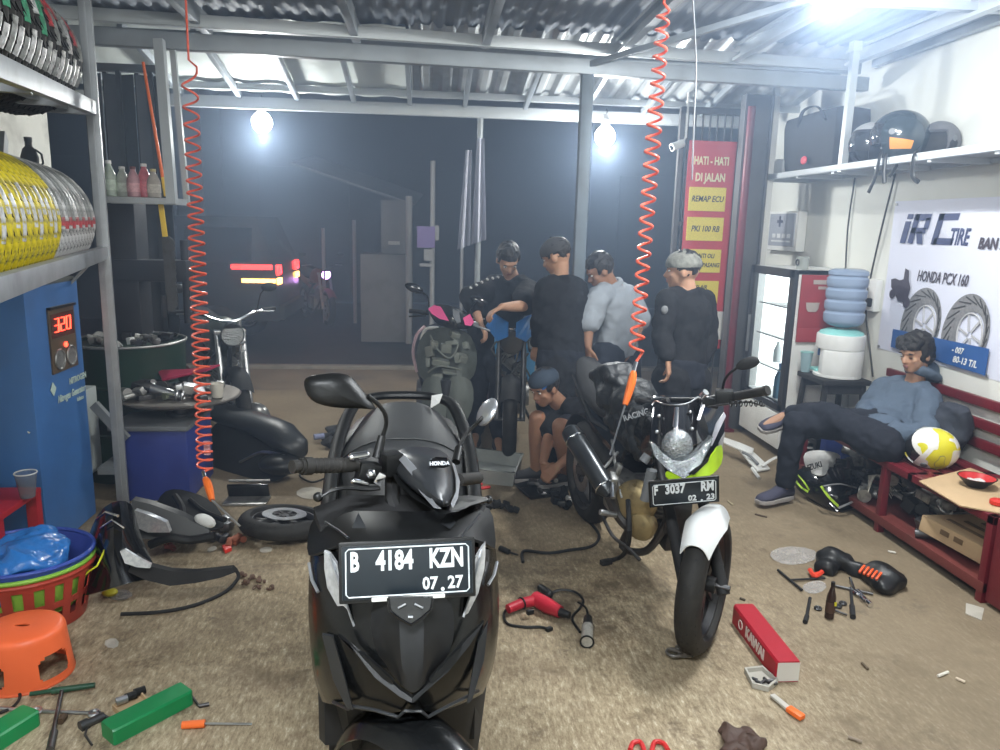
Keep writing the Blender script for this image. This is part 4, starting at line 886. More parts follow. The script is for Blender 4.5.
# ================================================================ LEFT SIDE OF THE WORKSHOP
RD = V((.57, -2.07, 0)).normalized()      # rack runs towards the camera
RN = V((RD.y, -RD.x, 0)) if V((RD.y, -RD.x, 0)).x < 0 else V((-RD.y, RD.x, 0))   # into the rack (away from the room)
RP = V((-1.70, 4.19, 0))
def rk(s, d, z): return RP + RD*s + RN*d + V((0, 0, z))
t = thing('tyre_rack', 'tall grey angle-steel rack holding two rows of motorcycle tyres', 'rack', rk(1, .25, 0), 0)
for s, d in ((0, 0), (0, .52), (3.0, 0), (3.0, .52)):
    b = MB(); a = rk(s, d, 0); e = 1 if d == 0 else -1
    b.beam(a, a+V((0, 0, 2.95)), .055, .006, RN); b.beam(a+RN*.03*e+RD*.0, a+RN*.03*e+V((0, 0, 2.95)), .055, .006, RD) if 0 else None
    b.box(a+V((0, 0, 1.475)), (.06, .045, 2.95), (0, 0, 15), bev=.004); b.build('upright', GALV if d == 0 else GALVP, t)
def shelf(z0, z1, nm):
    b = MB()
    for d in (0, .12, .38, .52): b.beam(rk(-.02, d, z0-.035), rk(3.02, d, z1-.035), .04 if d in (0, .52) else .03, .065 if d in (0, .52) else .04, bev=.003)
    for k in range(5): b.beam(rk(.02+.74*k, 0, z0+(z1-z0)*k/4-.06), rk(.02+.74*k, .52, z0+(z1-z0)*k/4-.06), .03, .03)
    b.build(nm, GALV, t)
shelf(1.49, 1.49, 'shelf_rail'); shelf(2.22, 2.00, 'shelf_rail')
b = MB(); b.beam(rk(.02, .40, 2.02), rk(.35, .40, 1.55), .03, .07); b.beam(rk(.02, .03, 1.44), rk(.02, .34, 1.10), .05, .012); b.build('brace', GALVP, t)
b = MB(); b.beam(rk(-.03, 0, .02), rk(-.03, .0, .02)+V((0, 0, .005)), .1, .1); b.build('foot_plate', GALV, t)
# tyres
WRAP = {n: mat('wrap_'+n, c, .4, var=.55, vs=55, bump=.2, bs=60, dirt=.75, dcol=(.06, .06, .05), ds=34) for n, c in dict(yellow=(.62, .50, .02), white=(.55, .55, .55), green=(.05, .30, .16), red=(.45, .05, .06), grey=(.26, .27, .26)).items()}
def tyre(name, label, M, R=.285, w=.045, wrap=None, tag_=None, group=None, seed=0, rubber=RUB, cat='tyre', wr=.72):
    t = thing(name, label, cat, M=M, group=group)
    pr = []
    for k in range(13):
        a = -pi*.62+2*pi*.62*k/12; pr.append((R-w*1.15+w*1.15*cos(a), w*sin(a)))
    pr2 = [(r_-.008 if 2 < i < 10 else r_, z*.86) for i, (r_, z) in enumerate(pr)][::-1]
    b = MB(M); b.skin([b.ring((0, 0, z), V((1, 0, 0)), V((0, 1, 0)), r_, 40) for r_, z in pr+pr2], closed=True)
    b.build('tyre_body', rubber, t)
    b = MB(M)
    for k in range(30):
        a = 2*pi*k/30
        for s in (-1, 1):
            p = V((cos(a)*(R+.0005), sin(a)*(R+.0005), s*.006)); q = V((cos(a+.12)*(R-.010), sin(a+.12)*(R-.010), s*w*.80)); b.beam(p, q, .008, .005, V((cos(a), sin(a), 0)))
    b.build('tread', BLKM, t)
    if wrap:
        rnd = random.Random(seed)
        for nm, m_, a0, a1, ww in wrap:
            b = MB(M); n = max(3, int((a1-a0)/10))
            b.grid(lambda u, v: (lambda a, z: ((R+.0045-(abs(z)/w)**2*w*.55)*cos(a), (R+.0045-(abs(z)/w)**2*w*.55)*sin(a), z))(radians(a0+(a1-a0)*u), w*ww*(v*2-1)), n, 6, .0015); b.build(nm, m_, t)
    return t
ZUP = Matrix.Rotation(0, 4, 'Z')
def tyre_M(s, z, R, lean=0., rz=0., dd=.29):
    # tyre axis runs along the rack; +X of the tyre points to the room
    c = rk(s, dd, z+R*1.0)
    x = (-RN).lerp(RD, 0); a = (RD+V((0, 0, lean))).normalized(); y = a.cross(x).normalized(); x = y.cross(a)
    m = Matrix((x, y, a)).transposed().to_4x4(); m.translation = c; return m @ Matrix.Rotation(radians(rz), 4, 'Z')
for k in range(24):
    s = .10+.088*k; far = k < 11; M_ = tyre_M(s, 1.498-.15, .27)
    if far: wr_ = [('paper_wrap', WRAP['grey'] if k % 3 else WRAP['white'], -8, 80, .78), ('paper_label', WRAP['white'], -50, -4-3*(k % 2), .72), ('red_tape', WRAP['red'], -3-3*(k % 2), 4-3*(k % 2), .7)]
    else: wr_ = [('yellow_wrap', WRAP['yellow'], -60, 62+8*(k % 2), .85), ('paper_label', WRAP['white'], -12+9*(k % 3), 10+9*(k % 3), .5)]
    tyre('tyre', 'new motorcycle tyre with pale paper label and red tape in the lower rack row' if far else 'new motorcycle tyre with bright yellow wrapping in the lower rack row, nearer end', M_, .27, .042, wr_, group='pale labelled tyres on the lower rack shelf' if far else 'yellow wrapped tyres on the lower rack shelf')
for k in range(20):
    s = .14+.10*k; z = 2.12-.22*s/3.0; M_ = tyre_M(s, z, .275); far = k < 8
    cols = ['grey', 'red', 'grey', 'white', 'grey', 'red', 'grey', 'red', 'green', 'green', 'white', 'green', 'green']
    wr_ = [('wrap_band', WRAP[cols[min(k, 12)]], -2+12*(k % 3), 28+10*(k % 3), .7), ('wrap_band', WRAP['white' if k % 2 else 'grey'], -28, -12+4*(k % 3), .6), ('wrap_band', WRAP['grey' if far else 'green'], 42, 75, .6)]
    tyre('tyre', 'new motorcycle tyre with grey and red wrapping on the top rack shelf' if far else 'new motorcycle tyre with green and white wrapping on the top rack shelf, nearer end', M_, .275, .046, wr_, group='grey and red wrapped tyres on the top rack shelf' if far else 'green and white wrapped tyres on the top rack shelf')
# dark oil can behind the lower tyres
cp = PP(31, 172, rk(0, .60, 0), RN); cz = cp.z-.02
b = MB(); b.beam(rk(-.02, .60, cz-.015), rk(1.6, .60, cz-.015), .03, .12); b.build('rear_ledge', GALVP, [o for o in bpy.data.objects if o.name == 'tyre_rack'][0])
t = thing('oil_can', 'dark round bottle with handle standing behind the lower row of tyres', 'bottle', (cp.x, cp.y, cz)); b = MB(); b.lathe([(.05, 0), (.055, .02), (.055, .12), (.04, .17), (.022, .19), (.022, .22), (.025, .22), (.025, .25)], (cp.x, cp.y, cz), n=20); b.build('can_body', BLKM, t); b = MB(); b.tube([(cp.x+.05, cp.y, cz+.05), (cp.x+.085, cp.y, cz+.08), (cp.x+.08, cp.y, cz+.14), (cp.x+.04, cp.y, cz+.17)], .007, 6); b.build('handle', BLKM, t)
# small bottle shelf bracket beyond the rack
t = thing('bottle_shelf', 'small light angle-steel shelf of bottles hung beyond the tyre rack', 'shelf', (-1.62, 4.5, 1.72))
b = MB(); b.box((-1.63, 4.50, 1.735), (.44, .03, .035)); b.box((-1.63, 4.72, 1.735), (.44, .03, .035)); b.box((-1.43, 4.61, 1.735), (.03, .24, .035)); b.box((-1.63, 4.61, 1.748), (.42, .22, .006)); b.build('shelf_tray', STLL, t)
b = MB(); b.beam((-1.435, 4.50, 1.72), (-1.47, 4.55, 2.60), .05, .05); b.beam((-1.42, 4.72, 1.72), (-1.46, 4.74, 2.60), .03, .03); b.build('hanger', STLL, t)
for k, (x, h, c, cc) in enumerate(((-1.79, .20, (.34, .40, .34), (.7, .7, .7)), (-1.73, .17, (.42, .45, .40), (.6, .6, .6)), (-1.66, .17, (.40, .22, .24), (.12, .03, .03)), (-1.61, .19, (.55, .15, .18), (.8, .8, .8)), (-1.55, .16, (.5, .45, .40), (.7, .6, .3)))):
    nm = ['pale green', 'pale grey', 'dusty pink', 'red and white', 'beige'][k]
    bottle((x, 4.56+.03*(k % 2), 1.752), h, .036, mat('bottle_%s' % nm.replace(' ', '_'), c, .4, var=.4, vs=30), mat('cap_%d' % k, cc, .4), nm+' bottle standing on the small shelf beyond the tyre rack', lab=mat('lab_%d' % k, tuple(min(1, q*1.4) for q in c), .5, var=.5, vs=60))
b = MB(); b.cyl((-1.50, 4.60, 1.765), (-1.60, 4.66, 2.5), .010, .008); t = thing('long_handled_brush', 'thin orange and yellow rod standing on the small bottle shelf', 'rod', (-1.5, 4.6, 1.75)); b.build('rod', ORANGE, t); b = MB(); b.cyl((-1.497, 4.597, 1.765), (-1.512, 4.61, 1.87), .013); b.build('yellow_grip', mat('yellow_plastic', (.8, .55, .05), .5), t)
# hanging orange handled saw below the shelf
t = thing('hand_saw', 'toothed saw with a yellow and orange handle hanging below the bottle shelf', 'saw', (-1.52, 4.6, 1.2)); b = MB(); b.box((-1.525, 4.60, 1.63), (.03, .012, .19), (0, -4, 0), bev=.004); b.build('saw_handle', mat('yellow_plastic', (.8, .55, .05), .5), t)
b = MB(); pts = [(-1.54, 4.6, 1.54), (-1.50, 4.6, 1.54)]+[(-1.475+.008*(k % 2)+.0*k, 4.6, 1.52-.018*k) for k in range(22)]+[(-1.50, 4.6, 1.10), (-1.53, 4.6, 1.10)]; b.prism(pts, (0, .003, 0)); b.build('blade', DSTEEL, t)
# ---- nitrogen machine
NB = mat('machine_blue', (.055, .17, .44), .42, var=.08, dirt=.1); NBD = mat('machine_blue_shaded', (.045, .14, .36), .45, var=.08)  # body blue is the column blue darkened for its shaded face
NX = -1.84
t = thing('nitrogen_generator', 'tall blue nitrogen inflator cabinet with a red glowing number display under the tyre rack', 'cabinet', (-2.2, 3.96, 0))
b = MB(); b.box((NX-.15, 3.90, .660), (.30, .54, 1.30), bev=.006); b.build('column', NB, t)
b = MB(); b.box((-2.42, 3.99, .645), (.56, .46, 1.27), bev=.008); b.build('cabinet_body', NBD, t)
fm = lambda y, z, x=NX+.004: face((x, y, z), (0, 1, 0), (0, 0, 1))
b = MB(); b.box((NX+.003, 3.955, 1.03), (.012, .27, .32), bev=.003); pan = b.build('control_panel', mat('bronze_panel', (.12, .085, .055), .35), t)
def seg7(b, ch, y, z, h):
    w = h*.62; th = h*.10; S = {'3': 'abgcd', '2': 'abged', '0': 'abcdef'}[ch]
    D = dict(a=((0, h), (w, h)), b=((w, h), (w, h/2)), c=((w, h/2), (w, 0)), d=((0, 0), (w, 0)), e=((0, h/2), (0, 0)), f=((0, h), (0, h/2)), g=((0, h/2), (w, h/2)))
    for k in S: p, q = D[k]; b.beam((NX+.012, y+p[0]+p[1]*.1, z+p[1]), (NX+.012, y+q[0]+q[1]*.1, z+q[1]), .003, th*1.4, (0, 1, 0))
b = MB()
for k, ch in enumerate('320'): seg7(b, ch, 3.865+.062*k, 1.075, .065)
b.build('led_number', mat('led_red', (1, .05, .02), .4, emit=6, ecol=(1, .06, .03), var=0), pan)
b = MB(); b.box((NX+.0095, 3.955, 1.105), (.002, .24, .12)); b.build('display_window', mat('display_dark', (.10, .04, .03), .2), pan)
for k in (-1, 1): b = MB(); b.torus((NX+.012, 3.955+.062*k, .935), (1, 0, 0), .048, .006, 20, 6); b.cyl((NX+.009, 3.955+.062*k, .935), (NX+.014, 3.955+.062*k, .935), .042); b.build('gauge', ALU, pan)
b = MB(); b.cyl((NX+.009, 3.965, 1.0), (NX+.016, 3.965, 1.0), .013); b.build('warning_lamp', MATS['led_red'], pan)
b = MB(); b.box((NX+.012, 3.955, 1.195), (.02, .27, .012)); b.build('panel_hood', BLK, pan)
b = MB(); textmesh(b, 'NITROGEN', fm(4.08, .80), .045, .001, .85, bold=.001); textmesh(b, 'Nitrogen Generator', fm(4.0, .735), .052, .001, .70, bold=.001, shear=.2); textmesh(b, 'Inflator', fm(4.09, .69), .032, .001, .85); b.prism([(NX+.004, 3.78, .80), (NX+.004, 3.81, .835), (NX+.004, 3.84, .80), (NX+.004, 3.81, .765)], (.002, 0, 0)); b.build('printed_text', mat('pale_green_print', (.55, .68, .62), .5), t)
b = MB(); b.box((-2.10, 3.735, .98), (.24, .012, .34), bev=.003); 
for v in b.bm.verts: v.co.y += .01
b.build('window', BLKG, t)
b = MB(); b.torus((-2.08, 3.732, .98), (0, 1, 0), .05, .008, 20, 6); b.cyl((-2.08, 3.738, .98), (-2.08, 3.728, .98), .045); b.build('pressure_dial', mat('tan_dial', (.35, .28, .18), .5), t)
b = MB(); b.box((-2.1, 4.0, 1.318), (.5, .34, .03), bev=.01); b.box((-1.98, 3.9, 1.335), (.10, .08, .05), bev=.01); solo('storage_tray', b, mat('dark_clutter', (.10, .11, .10), .7, var=.5), 'dark tray with oddments on top of the blue nitrogen cabinet', 'tray')
t = thing('air_hose', 'coiled black hose hung on the front of the blue nitrogen cabinet', 'hose', (-2.2, 3.75, .4))
b = MB()
for k in range(6): b.torus((-2.04+.006*k, 3.725-.014*(k % 3)-.01, .56+.006*k), (.06*k-.1, 1, .04*(k % 3)), .145+.008*(k % 3), .012, 36, 8)
b.build('hose_coil', BLK, t)
b = MB(); b.tube(spline([(-2.04, 3.68, .71), (-1.95, 3.66, .69), (-1.89, 3.64, .64)]), .010, 8); b.build('hose_end', BLK, t); b = MB(); b.cyl((-1.89, 3.64, .64), (-1.872, 3.635, .625), .008); b.build('nozzle', CHROME, t)
# ---- red side cabinet with black tray, cup, tin
t = thing('red_side_table', 'small red steel side table with a dark tray beside the blue nitrogen cabinet', 'table', (-1.980, 3.35, 0))
b = MB(); b.box((-2.010, 3.36, .375), (.42, .36, .03), bev=.006); b.build('table_top', mat('bright_red_steel', (.38, .02, .03), .4), t)
for x in (-2.20, -1.83):
    for y in (3.2, 3.52): b = MB(); b.box((x, y, .18), (.05, .05, .36), bev=.005); b.build('leg', MATS['bright_red_steel'], t)
b = MB(); b.box((-2.060, 3.30, .45), (.24, .20, .012)); b.box((-2.060, 3.30, .40), (.24, .20, .008)); b.box((-1.945, 3.30, .425), (.012, .2, .05)); t2 = thing('tool_tray', 'open dark metal tray with a small white tin on the red side table', 'tray', (-2.060, 3.3, .392)); b.build('tray_body', DSTEEL, t2)
b = MB(); b.lathe([(.03, 0), (.032, .003), (.032, .022), (.028, .026)], (-1.990, 3.235, .404), n=18); solo('small_tin', b, FWH, 'small round white tin inside the dark metal tray', 'tin')
cpos = V((-1.79, 3.40, .392)); t = thing('plastic_cup', 'clear plastic cup standing on the red side table', 'cup', cpos); b = MB(); b.lathe([(.028, 0), (.030, .002), (.045, .115), (.0435, .115), (.028, .004), (.001, .004)], cpos, n=24); b.build('cup_body', mat('clear_plastic', (.75, .8, .85), .15, trans=.85, ior=1.15), t); b = MB(); b.torus(cpos+V((0, 0, .115)), (0, 0, 1), .045, .003, 24, 6); b.build('rim', WHITE, t)
# ---- laundry baskets, blue bag
def basket(c, r0, r1, h, m_, label, slots=True, grp=None):
    t = thing('laundry_basket', label, 'basket', c, 0, grp); b = MB(); c = V(c); n = 44; rows = 9
    P_ = lambda i, j: c+V(((r0+(r1-r0)*j/rows)*cos(2*pi*i/n)*1.12, (r0+(r1-r0)*j/rows)*sin(2*pi*i/n), h*j/rows))
    pts = [P_(i, j) for j in range(rows+1) for i in range(n)]; fc = []
    for j in range(rows):
        for i in range(n):
            if slots and j in (2, 3, 5, 6, 7)[:5] and i % 2: continue
            fc.append((j*n+i, j*n+(i+1) % n, (j+1)*n+(i+1) % n, (j+1)*n+i))
    fc.append(list(range(n))); b.patch(pts, fc, .005); b.build('basket_wall', m_, t)
    b = MB(); b.tube([c+V((r1*1.12*cos(2*pi*i/44), r1*sin(2*pi*i/44), h)) for i in range(44)], .009, 8, closed=True); b.build('rim', m_, t)
    return t
BC = V((-1.66, 3.05, 0))
basket(BC, .20, .245, .235, mat('basket_red', (.42, .05, .03), .45, dirt=.2), 'red slotted laundry basket on the floor behind the orange stool')
basket(BC+V((0, 0, .07)), .19, .243, .185, mat('basket_green', (.25, .50, .06), .4), 'bright green basket nested inside the red laundry basket', False)
basket(BC+V((.005, 0, .12)), .185, .240, .165, mat('basket_blue', (.04, .08, .38), .4), 'dark blue basket nested on top inside the green basket', False)
b = MB(); b.sph(BC+V((-.02, -.06, .28)), (.22, .15, .055), 24); b.sph(BC+V((.06, .0, .30)), (.13, .12, .045), 20, (20, 10, 0)); b.sph(BC+V((-.08, -.20, .22)), (.14, .06, .12), 20, (20, 0, 0)); me_ = remesh(b, .012, 1); b = MB(); b.addmesh(me_); b.warp(.035, 9, 2); b.warp(.012, 28, 4); solo('plastic_bag', b, mat('blue_bag', (.03, .17, .50), .25, coat=.3, bump=.4, bs=30), 'crumpled bright blue plastic bag lying over the nested baskets', 'bag')
# ---- orange stool
SO = V((-1.445, 2.62, 0)); SOM = mat('stool_orange', (.86, .15, .05), .38, var=.04)
t = thing('plastic_stool', 'low round orange plastic stool with cut-outs at the left', 'stool', SO); n = 120; pts = []; fc = []
prf = [(.142-.015*k/16, .155*k/16) for k in range(17)]+[(.1265, .168), (.125, .178), (.120, .188), (.108, .193)]
for r_, z in prf: pts += [SO+V((r_*1.08*cos(2*pi*i/n+.35), r_*sin(2*pi*i/n+.35), z)) for i in range(n)]
for j in range(len(prf)-1):
    for i in range(n):
        u_ = ((i+.5) % 30-15)/8.5; v_ = (j+.5-7.2)/4.6
        if abs(u_)**3+abs(v_)**3 < 1: continue
        fc.append((j*n+i, j*n+(i+1) % n, (j+1)*n+(i+1) % n, (j+1)*n+i))
k0 = len(pts); m_ = len(prf)-1; pts += [SO+V((.028*cos(2*pi*i/n+.35), .010*sin(2*pi*i/n+.35), .193)) for i in range(n)]
for i in range(n): fc.append((m_*n+i, m_*n+(i+1) % n, k0+(i+1) % n, k0+i))
b = MB(); b.patch(pts, fc, .005); b.build('stool_body', SOM, t, sm=50)
b = MB(); b.tube([SO+V((.141*1.08*cos(2*pi*i/n), .141*sin(2*pi*i/n), .006)) for i in range(n)], .005, 6, closed=True); b.build('foot_ring', SOM, t)
# ---- tyre changer
CBL = mat('changer_blue', (.035, .055, .26), .4, var=.1, dirt=.25, dcol=(.02, .02, .06))
t = thing('tyre_changer', 'low blue tyre changing machine with a round turntable behind the rack post', 'machine', (-1.53, 4.6, 0))
b = MB(); b.box((-1.60, 4.62, .215), (.42, .50, .43), bev=.012); b.build('machine_body', CBL, t)
b = MB(); b.box((-1.60, 4.62, .445), (.45, .54, .03), bev=.008); b.build('body_cover', GREY, t)
b = MB(); b.cyl((-1.50, 4.64, .46), (-1.50, 4.64, .56), .05); b.cyl((-1.5, 4.64, .46), (-1.5, 4.64, .475), .09); b.build('spindle', DSTEEL, t)
TT = V((-1.50, 4.66, .565)); b = MB(); b.lathe([(.001, 0), (.34, 0), (.35, .012), (.34, .02), (.001, .02)], TT, n=40); tt_ = b.build('turntable', mat('worn_turntable', (.22, .20, .18), .45, .7, var=.4, dirt=.5), t)
for k in range(4): a = pi/4+k*pi/2; b = MB(); b.box(TT+V((cos(a)*.22, sin(a)*.22, .035)), (.10, .05, .03), (0, 0, math.degrees(a)), bev=.004); b.build('clamp', DSTEEL, tt_)
b = MB(); b.box((-1.98, 5.25, .95), (.20, .22, 1.9), bev=.01); b.box((-1.80, 5.2, 1.30), (.46, .16, .14), bev=.01); b.cyl((-1.60, 5.2, .95), (-1.60, 5.2, 1.5), .025); b.cyl((-1.72, 5.1, 1.0), (-1.72, 5.1, 1.14), .015); b.build('column_arm', mat('dark_machine', (.035, .035, .04), .5, .3), t)
# drum behind
t = thing('oil_drum', 'dark green round drum covered with greasy parts behind the tyre changer', 'drum', (-1.92, 5.0, 0)); b = MB(); b.lathe([(.33, 0), (.335, .02), (.335, .3), (.345, .31), (.335, .32), (.335, .6), (.345, .61), (.335, .62), (.34, .84), (.35, .86), (.335, .86), (.33, .84), (.001, .835)], (-1.92, 5.0, 0), n=40); b.build('drum_body', mat('drum_green', (.015, .045, .03), .4, dirt=.4), t)
b = MB(); b.torus((-1.92, 5.0, .862), (0, 0, 1), .345, .009, 40, 8); b.build('drum_rim', ALU, t)
for k, (dx, dy, m_) in enumerate(((-.15, -.1, ALU), (.02, -.18, FWH), (.18, -.05, DSTEEL), (.08, .08, ALU), (-.1, .15, DSTEEL), (.2, .12, BLKM), (-.22, .05, WHITE), (.14, -.2, DSTEEL))): scrap((-1.92+dx, 5+dy, .836), .10, m_, 'small greasy metal part lying on top of the green drum', 'engine part', 'engine_part', 70+k, 'parts on the green drum')
# parts piled on the turntable
for k, (x, y, s, m_) in enumerate(((-1.72, 4.52, .12, ALU), (-1.62, 4.62, .16, BLKM), (-1.52, 4.50, .10, mat('olive_part', (.20, .22, .16), .6)), (-1.42, 4.60, .13, STEEL), (-1.34, 4.70, .11, ALU), (-1.55, 4.78, .18, DSTEEL), (-1.70, 4.75, .15, DSTEEL))): scrap((x, y, .586), s, m_, 'greasy engine part lying on the tyre changer turntable', 'engine part', 'engine_part', 90+k, 'parts on the turntable')
b = MB(); b.cyl((-1.62, 4.52, .65), (-1.44, 4.50, .60), .035, .02); b.torus((-1.47, 4.50, .61), (1, 0, -.2), .03, .008, 16, 6); b.torus((-1.44, 4.50, .605), (1, 0, -.2), .028, .008, 16, 6); solo('shock_absorber', b, STEEL, 'pale metal shock absorber lying across the turntable', 'shock absorber')
b = MB(); b.patch([(-1.62, 4.70, .66), (-1.36, 4.72, .72), (-1.30, 4.80, .74), (-1.50, 4.84, .70), (-1.68, 4.80, .70)], [(0, 1, 2, 3, 4)], .012); solo('body_panel', b, mat('pink_red_panel', (.40, .03, .08), .3), 'thin pinkish red bodywork strip lying on the parts on the turntable', 'panel')
cpos = V((-1.255, 4.55, .59)); b = MB(); b.lathe([(.030, 0), (.031, .003), (.04, .085), (.038, .085), (.028, .006), (.001, .006)], cpos, n=18); solo('paper_cup', b, mat('white_paper', (.65, .62, .55), .7), 'white paper cup standing on the right edge of the turntable', 'cup')
b = MB(); b.box((-1.98, 4.40, .42), (.10, .22, .50), bev=.01); solo('document_folder', b, mat('pale_folder', (.5, .55, .55), .6), 'pale upright box standing between the blue cabinet and the rack post', 'box')
b = MB(); b.beam((-1.87, 4.32, .60), (-1.70, 4.30, .40), .03, .05); b.box((-1.8, 4.42, .22), (.12, .3, .04)); solo('folded_bracket', b, GALVP, 'grey steel bracket leaning behind the foot of the rack post', 'bracket')
# left folding gate, dark
t = thing('folding_gate', 'dark folded steel gate at the left edge of the opening behind the bottle shelf', 'gate', (-2.07, 5.6, 0)); b = MB()
for k in range(5): x = -2.30+.105*k; b.box((x, 5.6+.05*(k % 2), 1.36), (.03, .03, 2.5)); b.box((x+.05, 5.625, 1.36), (.10, .006, 2.46), (0, 0, 26 if k % 2 else -26))
b.build('gate_leaf', mat('dark_gate_sheet', (.035, .037, .042), .55, .4, var=.4, dirt=.3), t)
b = MB(); b.box((-2.07, 5.62, 2.63), (.56, .05, .05)); b.box((-2.07, 5.62, .04), (.56, .06, .04)); b.build('gate_track', GB, t)
# ---- coiled hoses
def coil_hose(label, top, z1, bot, r, turns, gun, m_, pr=.0045, seed=0):
    t = thing('coiled_air_hose', label, 'air hose', top); b = MB(); pts = [top, top.lerp(V((bot.x, bot.y, z1)), .5*0+.0)]; pts = [top]
    L0 = V((top.x+(bot.x-top.x)*.1, top.y+(bot.y-top.y)*.1, z1)); n = turns*12
    pts.append(L0+V((0, 0, .03)))
    for i in range(n+1):
        u = i/n; uu = u if seed == 0 else u; z = z1+(bot.z-z1)*(uu**(.72 if seed == 0 else 1.0)); c = V((L0.x+(bot.x-L0.x)*u, L0.y+(bot.y-L0.y)*u, z)); a = 2*pi*i/12; rr = r*(1-.06*sin(u*9+seed))
        pts.append(c+V((rr*cos(a), rr*sin(a), 0)))
    pts.append(gun[0]); b.tube(pts, pr, 7); b.build('coil', m_, t)
    a, c, d = gun
    b = MB(); b.cyl(a, a.lerp(c, .25), .010); b.build('connector', CHROME, t)
    b = MB(); b.tube(spline([a.lerp(c, .22), a.lerp(c, .5)+V((.004, 0, .0)), c], 5), [.012+.007*sin(k/10*pi) for k in range(11)], 10); b.build('blow_gun', mat('gun_orange', (.85, .17, .02), .4), t)
    b = MB(); b.tube([c, c.lerp(d, .5), d], .0045, 6); b.build('nozzle', STEEL, t)
    return t
CO = mat('coil_orange', (.80, .13, .07), .35, var=.06)
tp = V((-1.16, 4.01, 2.80)); tb = P(205, 468, 3.55)
coil_hose('orange-red coiled air hose hanging at the left in front of the tyre changer', tp, P(190, 66, 3.6).z, tb, .036, 37, (P(203, 472, 3.5), P(212, 500, 3.42), P(240, 526, 3.35)), CO, .0055)
tp = P(665, -6, 3.45); tb = P(636, 352, 3.35)
coil_hose('orange coiled air hose hanging over the parked motorcycle seat', V((tp.x, tp.y, 2.80)), P(664, 12, 3.45).z, tb, .030, 25, (P(636, 362, 3.33), P(625, 405, 3.28), P(610, 455, 3.2)), CO, .0065, seed=1)
b = MB(); b.tube(spline([V((1.18, 3.6, 2.82)), P(696, 60, 3.6), P(694, 120, 3.6), P(692, 180, 3.6)]), .004, 6); solo('hanging_wire', b, GREY, 'thin grey wire hanging from the roof right of the orange coiled hose', 'wire')
b = MB(); b.box(P(207, 448, 3.60), (.03, .003, .07)); solo('paper_tag', b, mat('pink_tag', (.6, .35, .38), .6), 'small pink tag hanging on the bottom of the left coiled hose', 'tag')
# ================================================================ wheels for all machines
def wheel(par, M, R=.28, w=.05, rim=ALU, nsp=5, disc=True, name='wheel', hubm=None, tyrem=RUB):
    """M: wheel centre, local Z is the axle"""
    pr = []
    for k in range(13):
        a = -pi*.60+2*pi*.60*k/12; pr.append((R-w+w*cos(a), w*sin(a)))
    ri = R-w*1.55
    b = MB(M); b.skin([b.ring((0, 0, z), V((1, 0, 0)), V((0, 1, 0)), r_, 48) for r_, z in pr+[(ri, w*.6), (ri, -w*.6)]], closed=True)
    ty = b.build('tyre', tyrem, par)
    b = MB(M)
    for k in range(36):
        a = 2*pi*k/36
        for s in (-1, 1): p = V((cos(a)*(R-.001), sin(a)*(R-.001), s*.008)); q = V((cos(a+.16)*(R-w*.42), sin(a+.16)*(R-w*.42), s*w*.78)); b.beam(p, q, .006, .004, V((cos(a), sin(a), 0)))
    b.build('tread', BLKM, ty)
    b = MB(M); b.skin([b.ring((0, 0, z), V((1, 0, 0)), V((0, 1, 0)), r_, 48) for r_, z in ((ri+.012, -w*.62), (ri+.012, w*.62), (ri-.006, w*.55), (ri-.018, 0), (ri-.006, -w*.55))], closed=True)
    for k in range(nsp):
        a = 2*pi*k/nsp
        for s in (-.13, .13): b.beam((cos(a+s*2.2)*.03, sin(a+s*2.2)*.03, 0), (cos(a+s)*(ri-.008), sin(a+s)*(ri-.008), 0), .020, .018, (0, 0, 1), bev=.003)
    b.cyl((0, 0, -w*.9), (0, 0, w*.9), .032, n=18); rm_ = b.build('rim', rim, par)
    if disc:
        b = MB(M); b.skin([b.ring((0, 0, z), V((1, 0, 0)), V((0, 1, 0)), r_, 40) for r_, z in ((.065, w*.95), (.115, w*.95), (.115, w*.95+.004), (.065, w*.95+.004))], closed=True)
        for k in range(9): a = 2*pi*k/9; b.cyl((cos(a)*.09, sin(a)*.09, w*.955), (cos(a)*.09, sin(a)*.09, w*.96+.004), .006, n=6)
        b.build('brake_disc', STEEL, par)
        b = MB(M)
        for k in range(6): a = pi/3*k; b.beam((cos(a)*.025, sin(a)*.025, w*.93), (cos(a)*.06, sin(a)*.06, w*.95), .014, .006)
        b.build('disc_carrier', DSTEEL, par)
    return ty
def TY(l): return [PY(*p) for p in l]
def slab(b, pts, th=.006, d=(0, 1, 0)):
    b.prism(pts, V(d)*th); return b
def shellgrid(b, rows, th=.006, sub=1):
    """rows: list of lists of world points, all the same length"""
    n = len(rows[0]); pts = [p for r in rows for p in r]; fc = [(j*n+i, j*n+i+1, (j+1)*n+i+1, (j+1)*n+i) for j in range(len(rows)-1) for i in range(n-1)]
    b.patch(pts, fc, th, sub); return b
# ================================================================ LARGE BLACK SCOOTER
CARB = mat('satin_black_body', (.005, .0055, .006), .24, .0, var=.12, coat=.15, spec=.45); CARM = mat('matte_black_body', (.008, .0085, .009), .42, .0, var=.12, spec=.35)
LENS = mat('clear_lens', (.62, .63, .64), .12, .5, var=.5, vs=60); SILV = mat('silver_accent', (.42, .43, .45), .3, .7); GRYB = mat('grey_body_panel', (.022, .024, .027), .34, .0)
VIN = mat('grey_vinyl', (.040, .042, .044), .5, var=.12, bump=.15, bs=180)
cxv = lambda Y: -.02-.024*Y
t = thing('scooter', 'large black scooter with plate B 4184 KZN facing the camera in the foreground', 'scooter', (-.06, 2.0, 0))
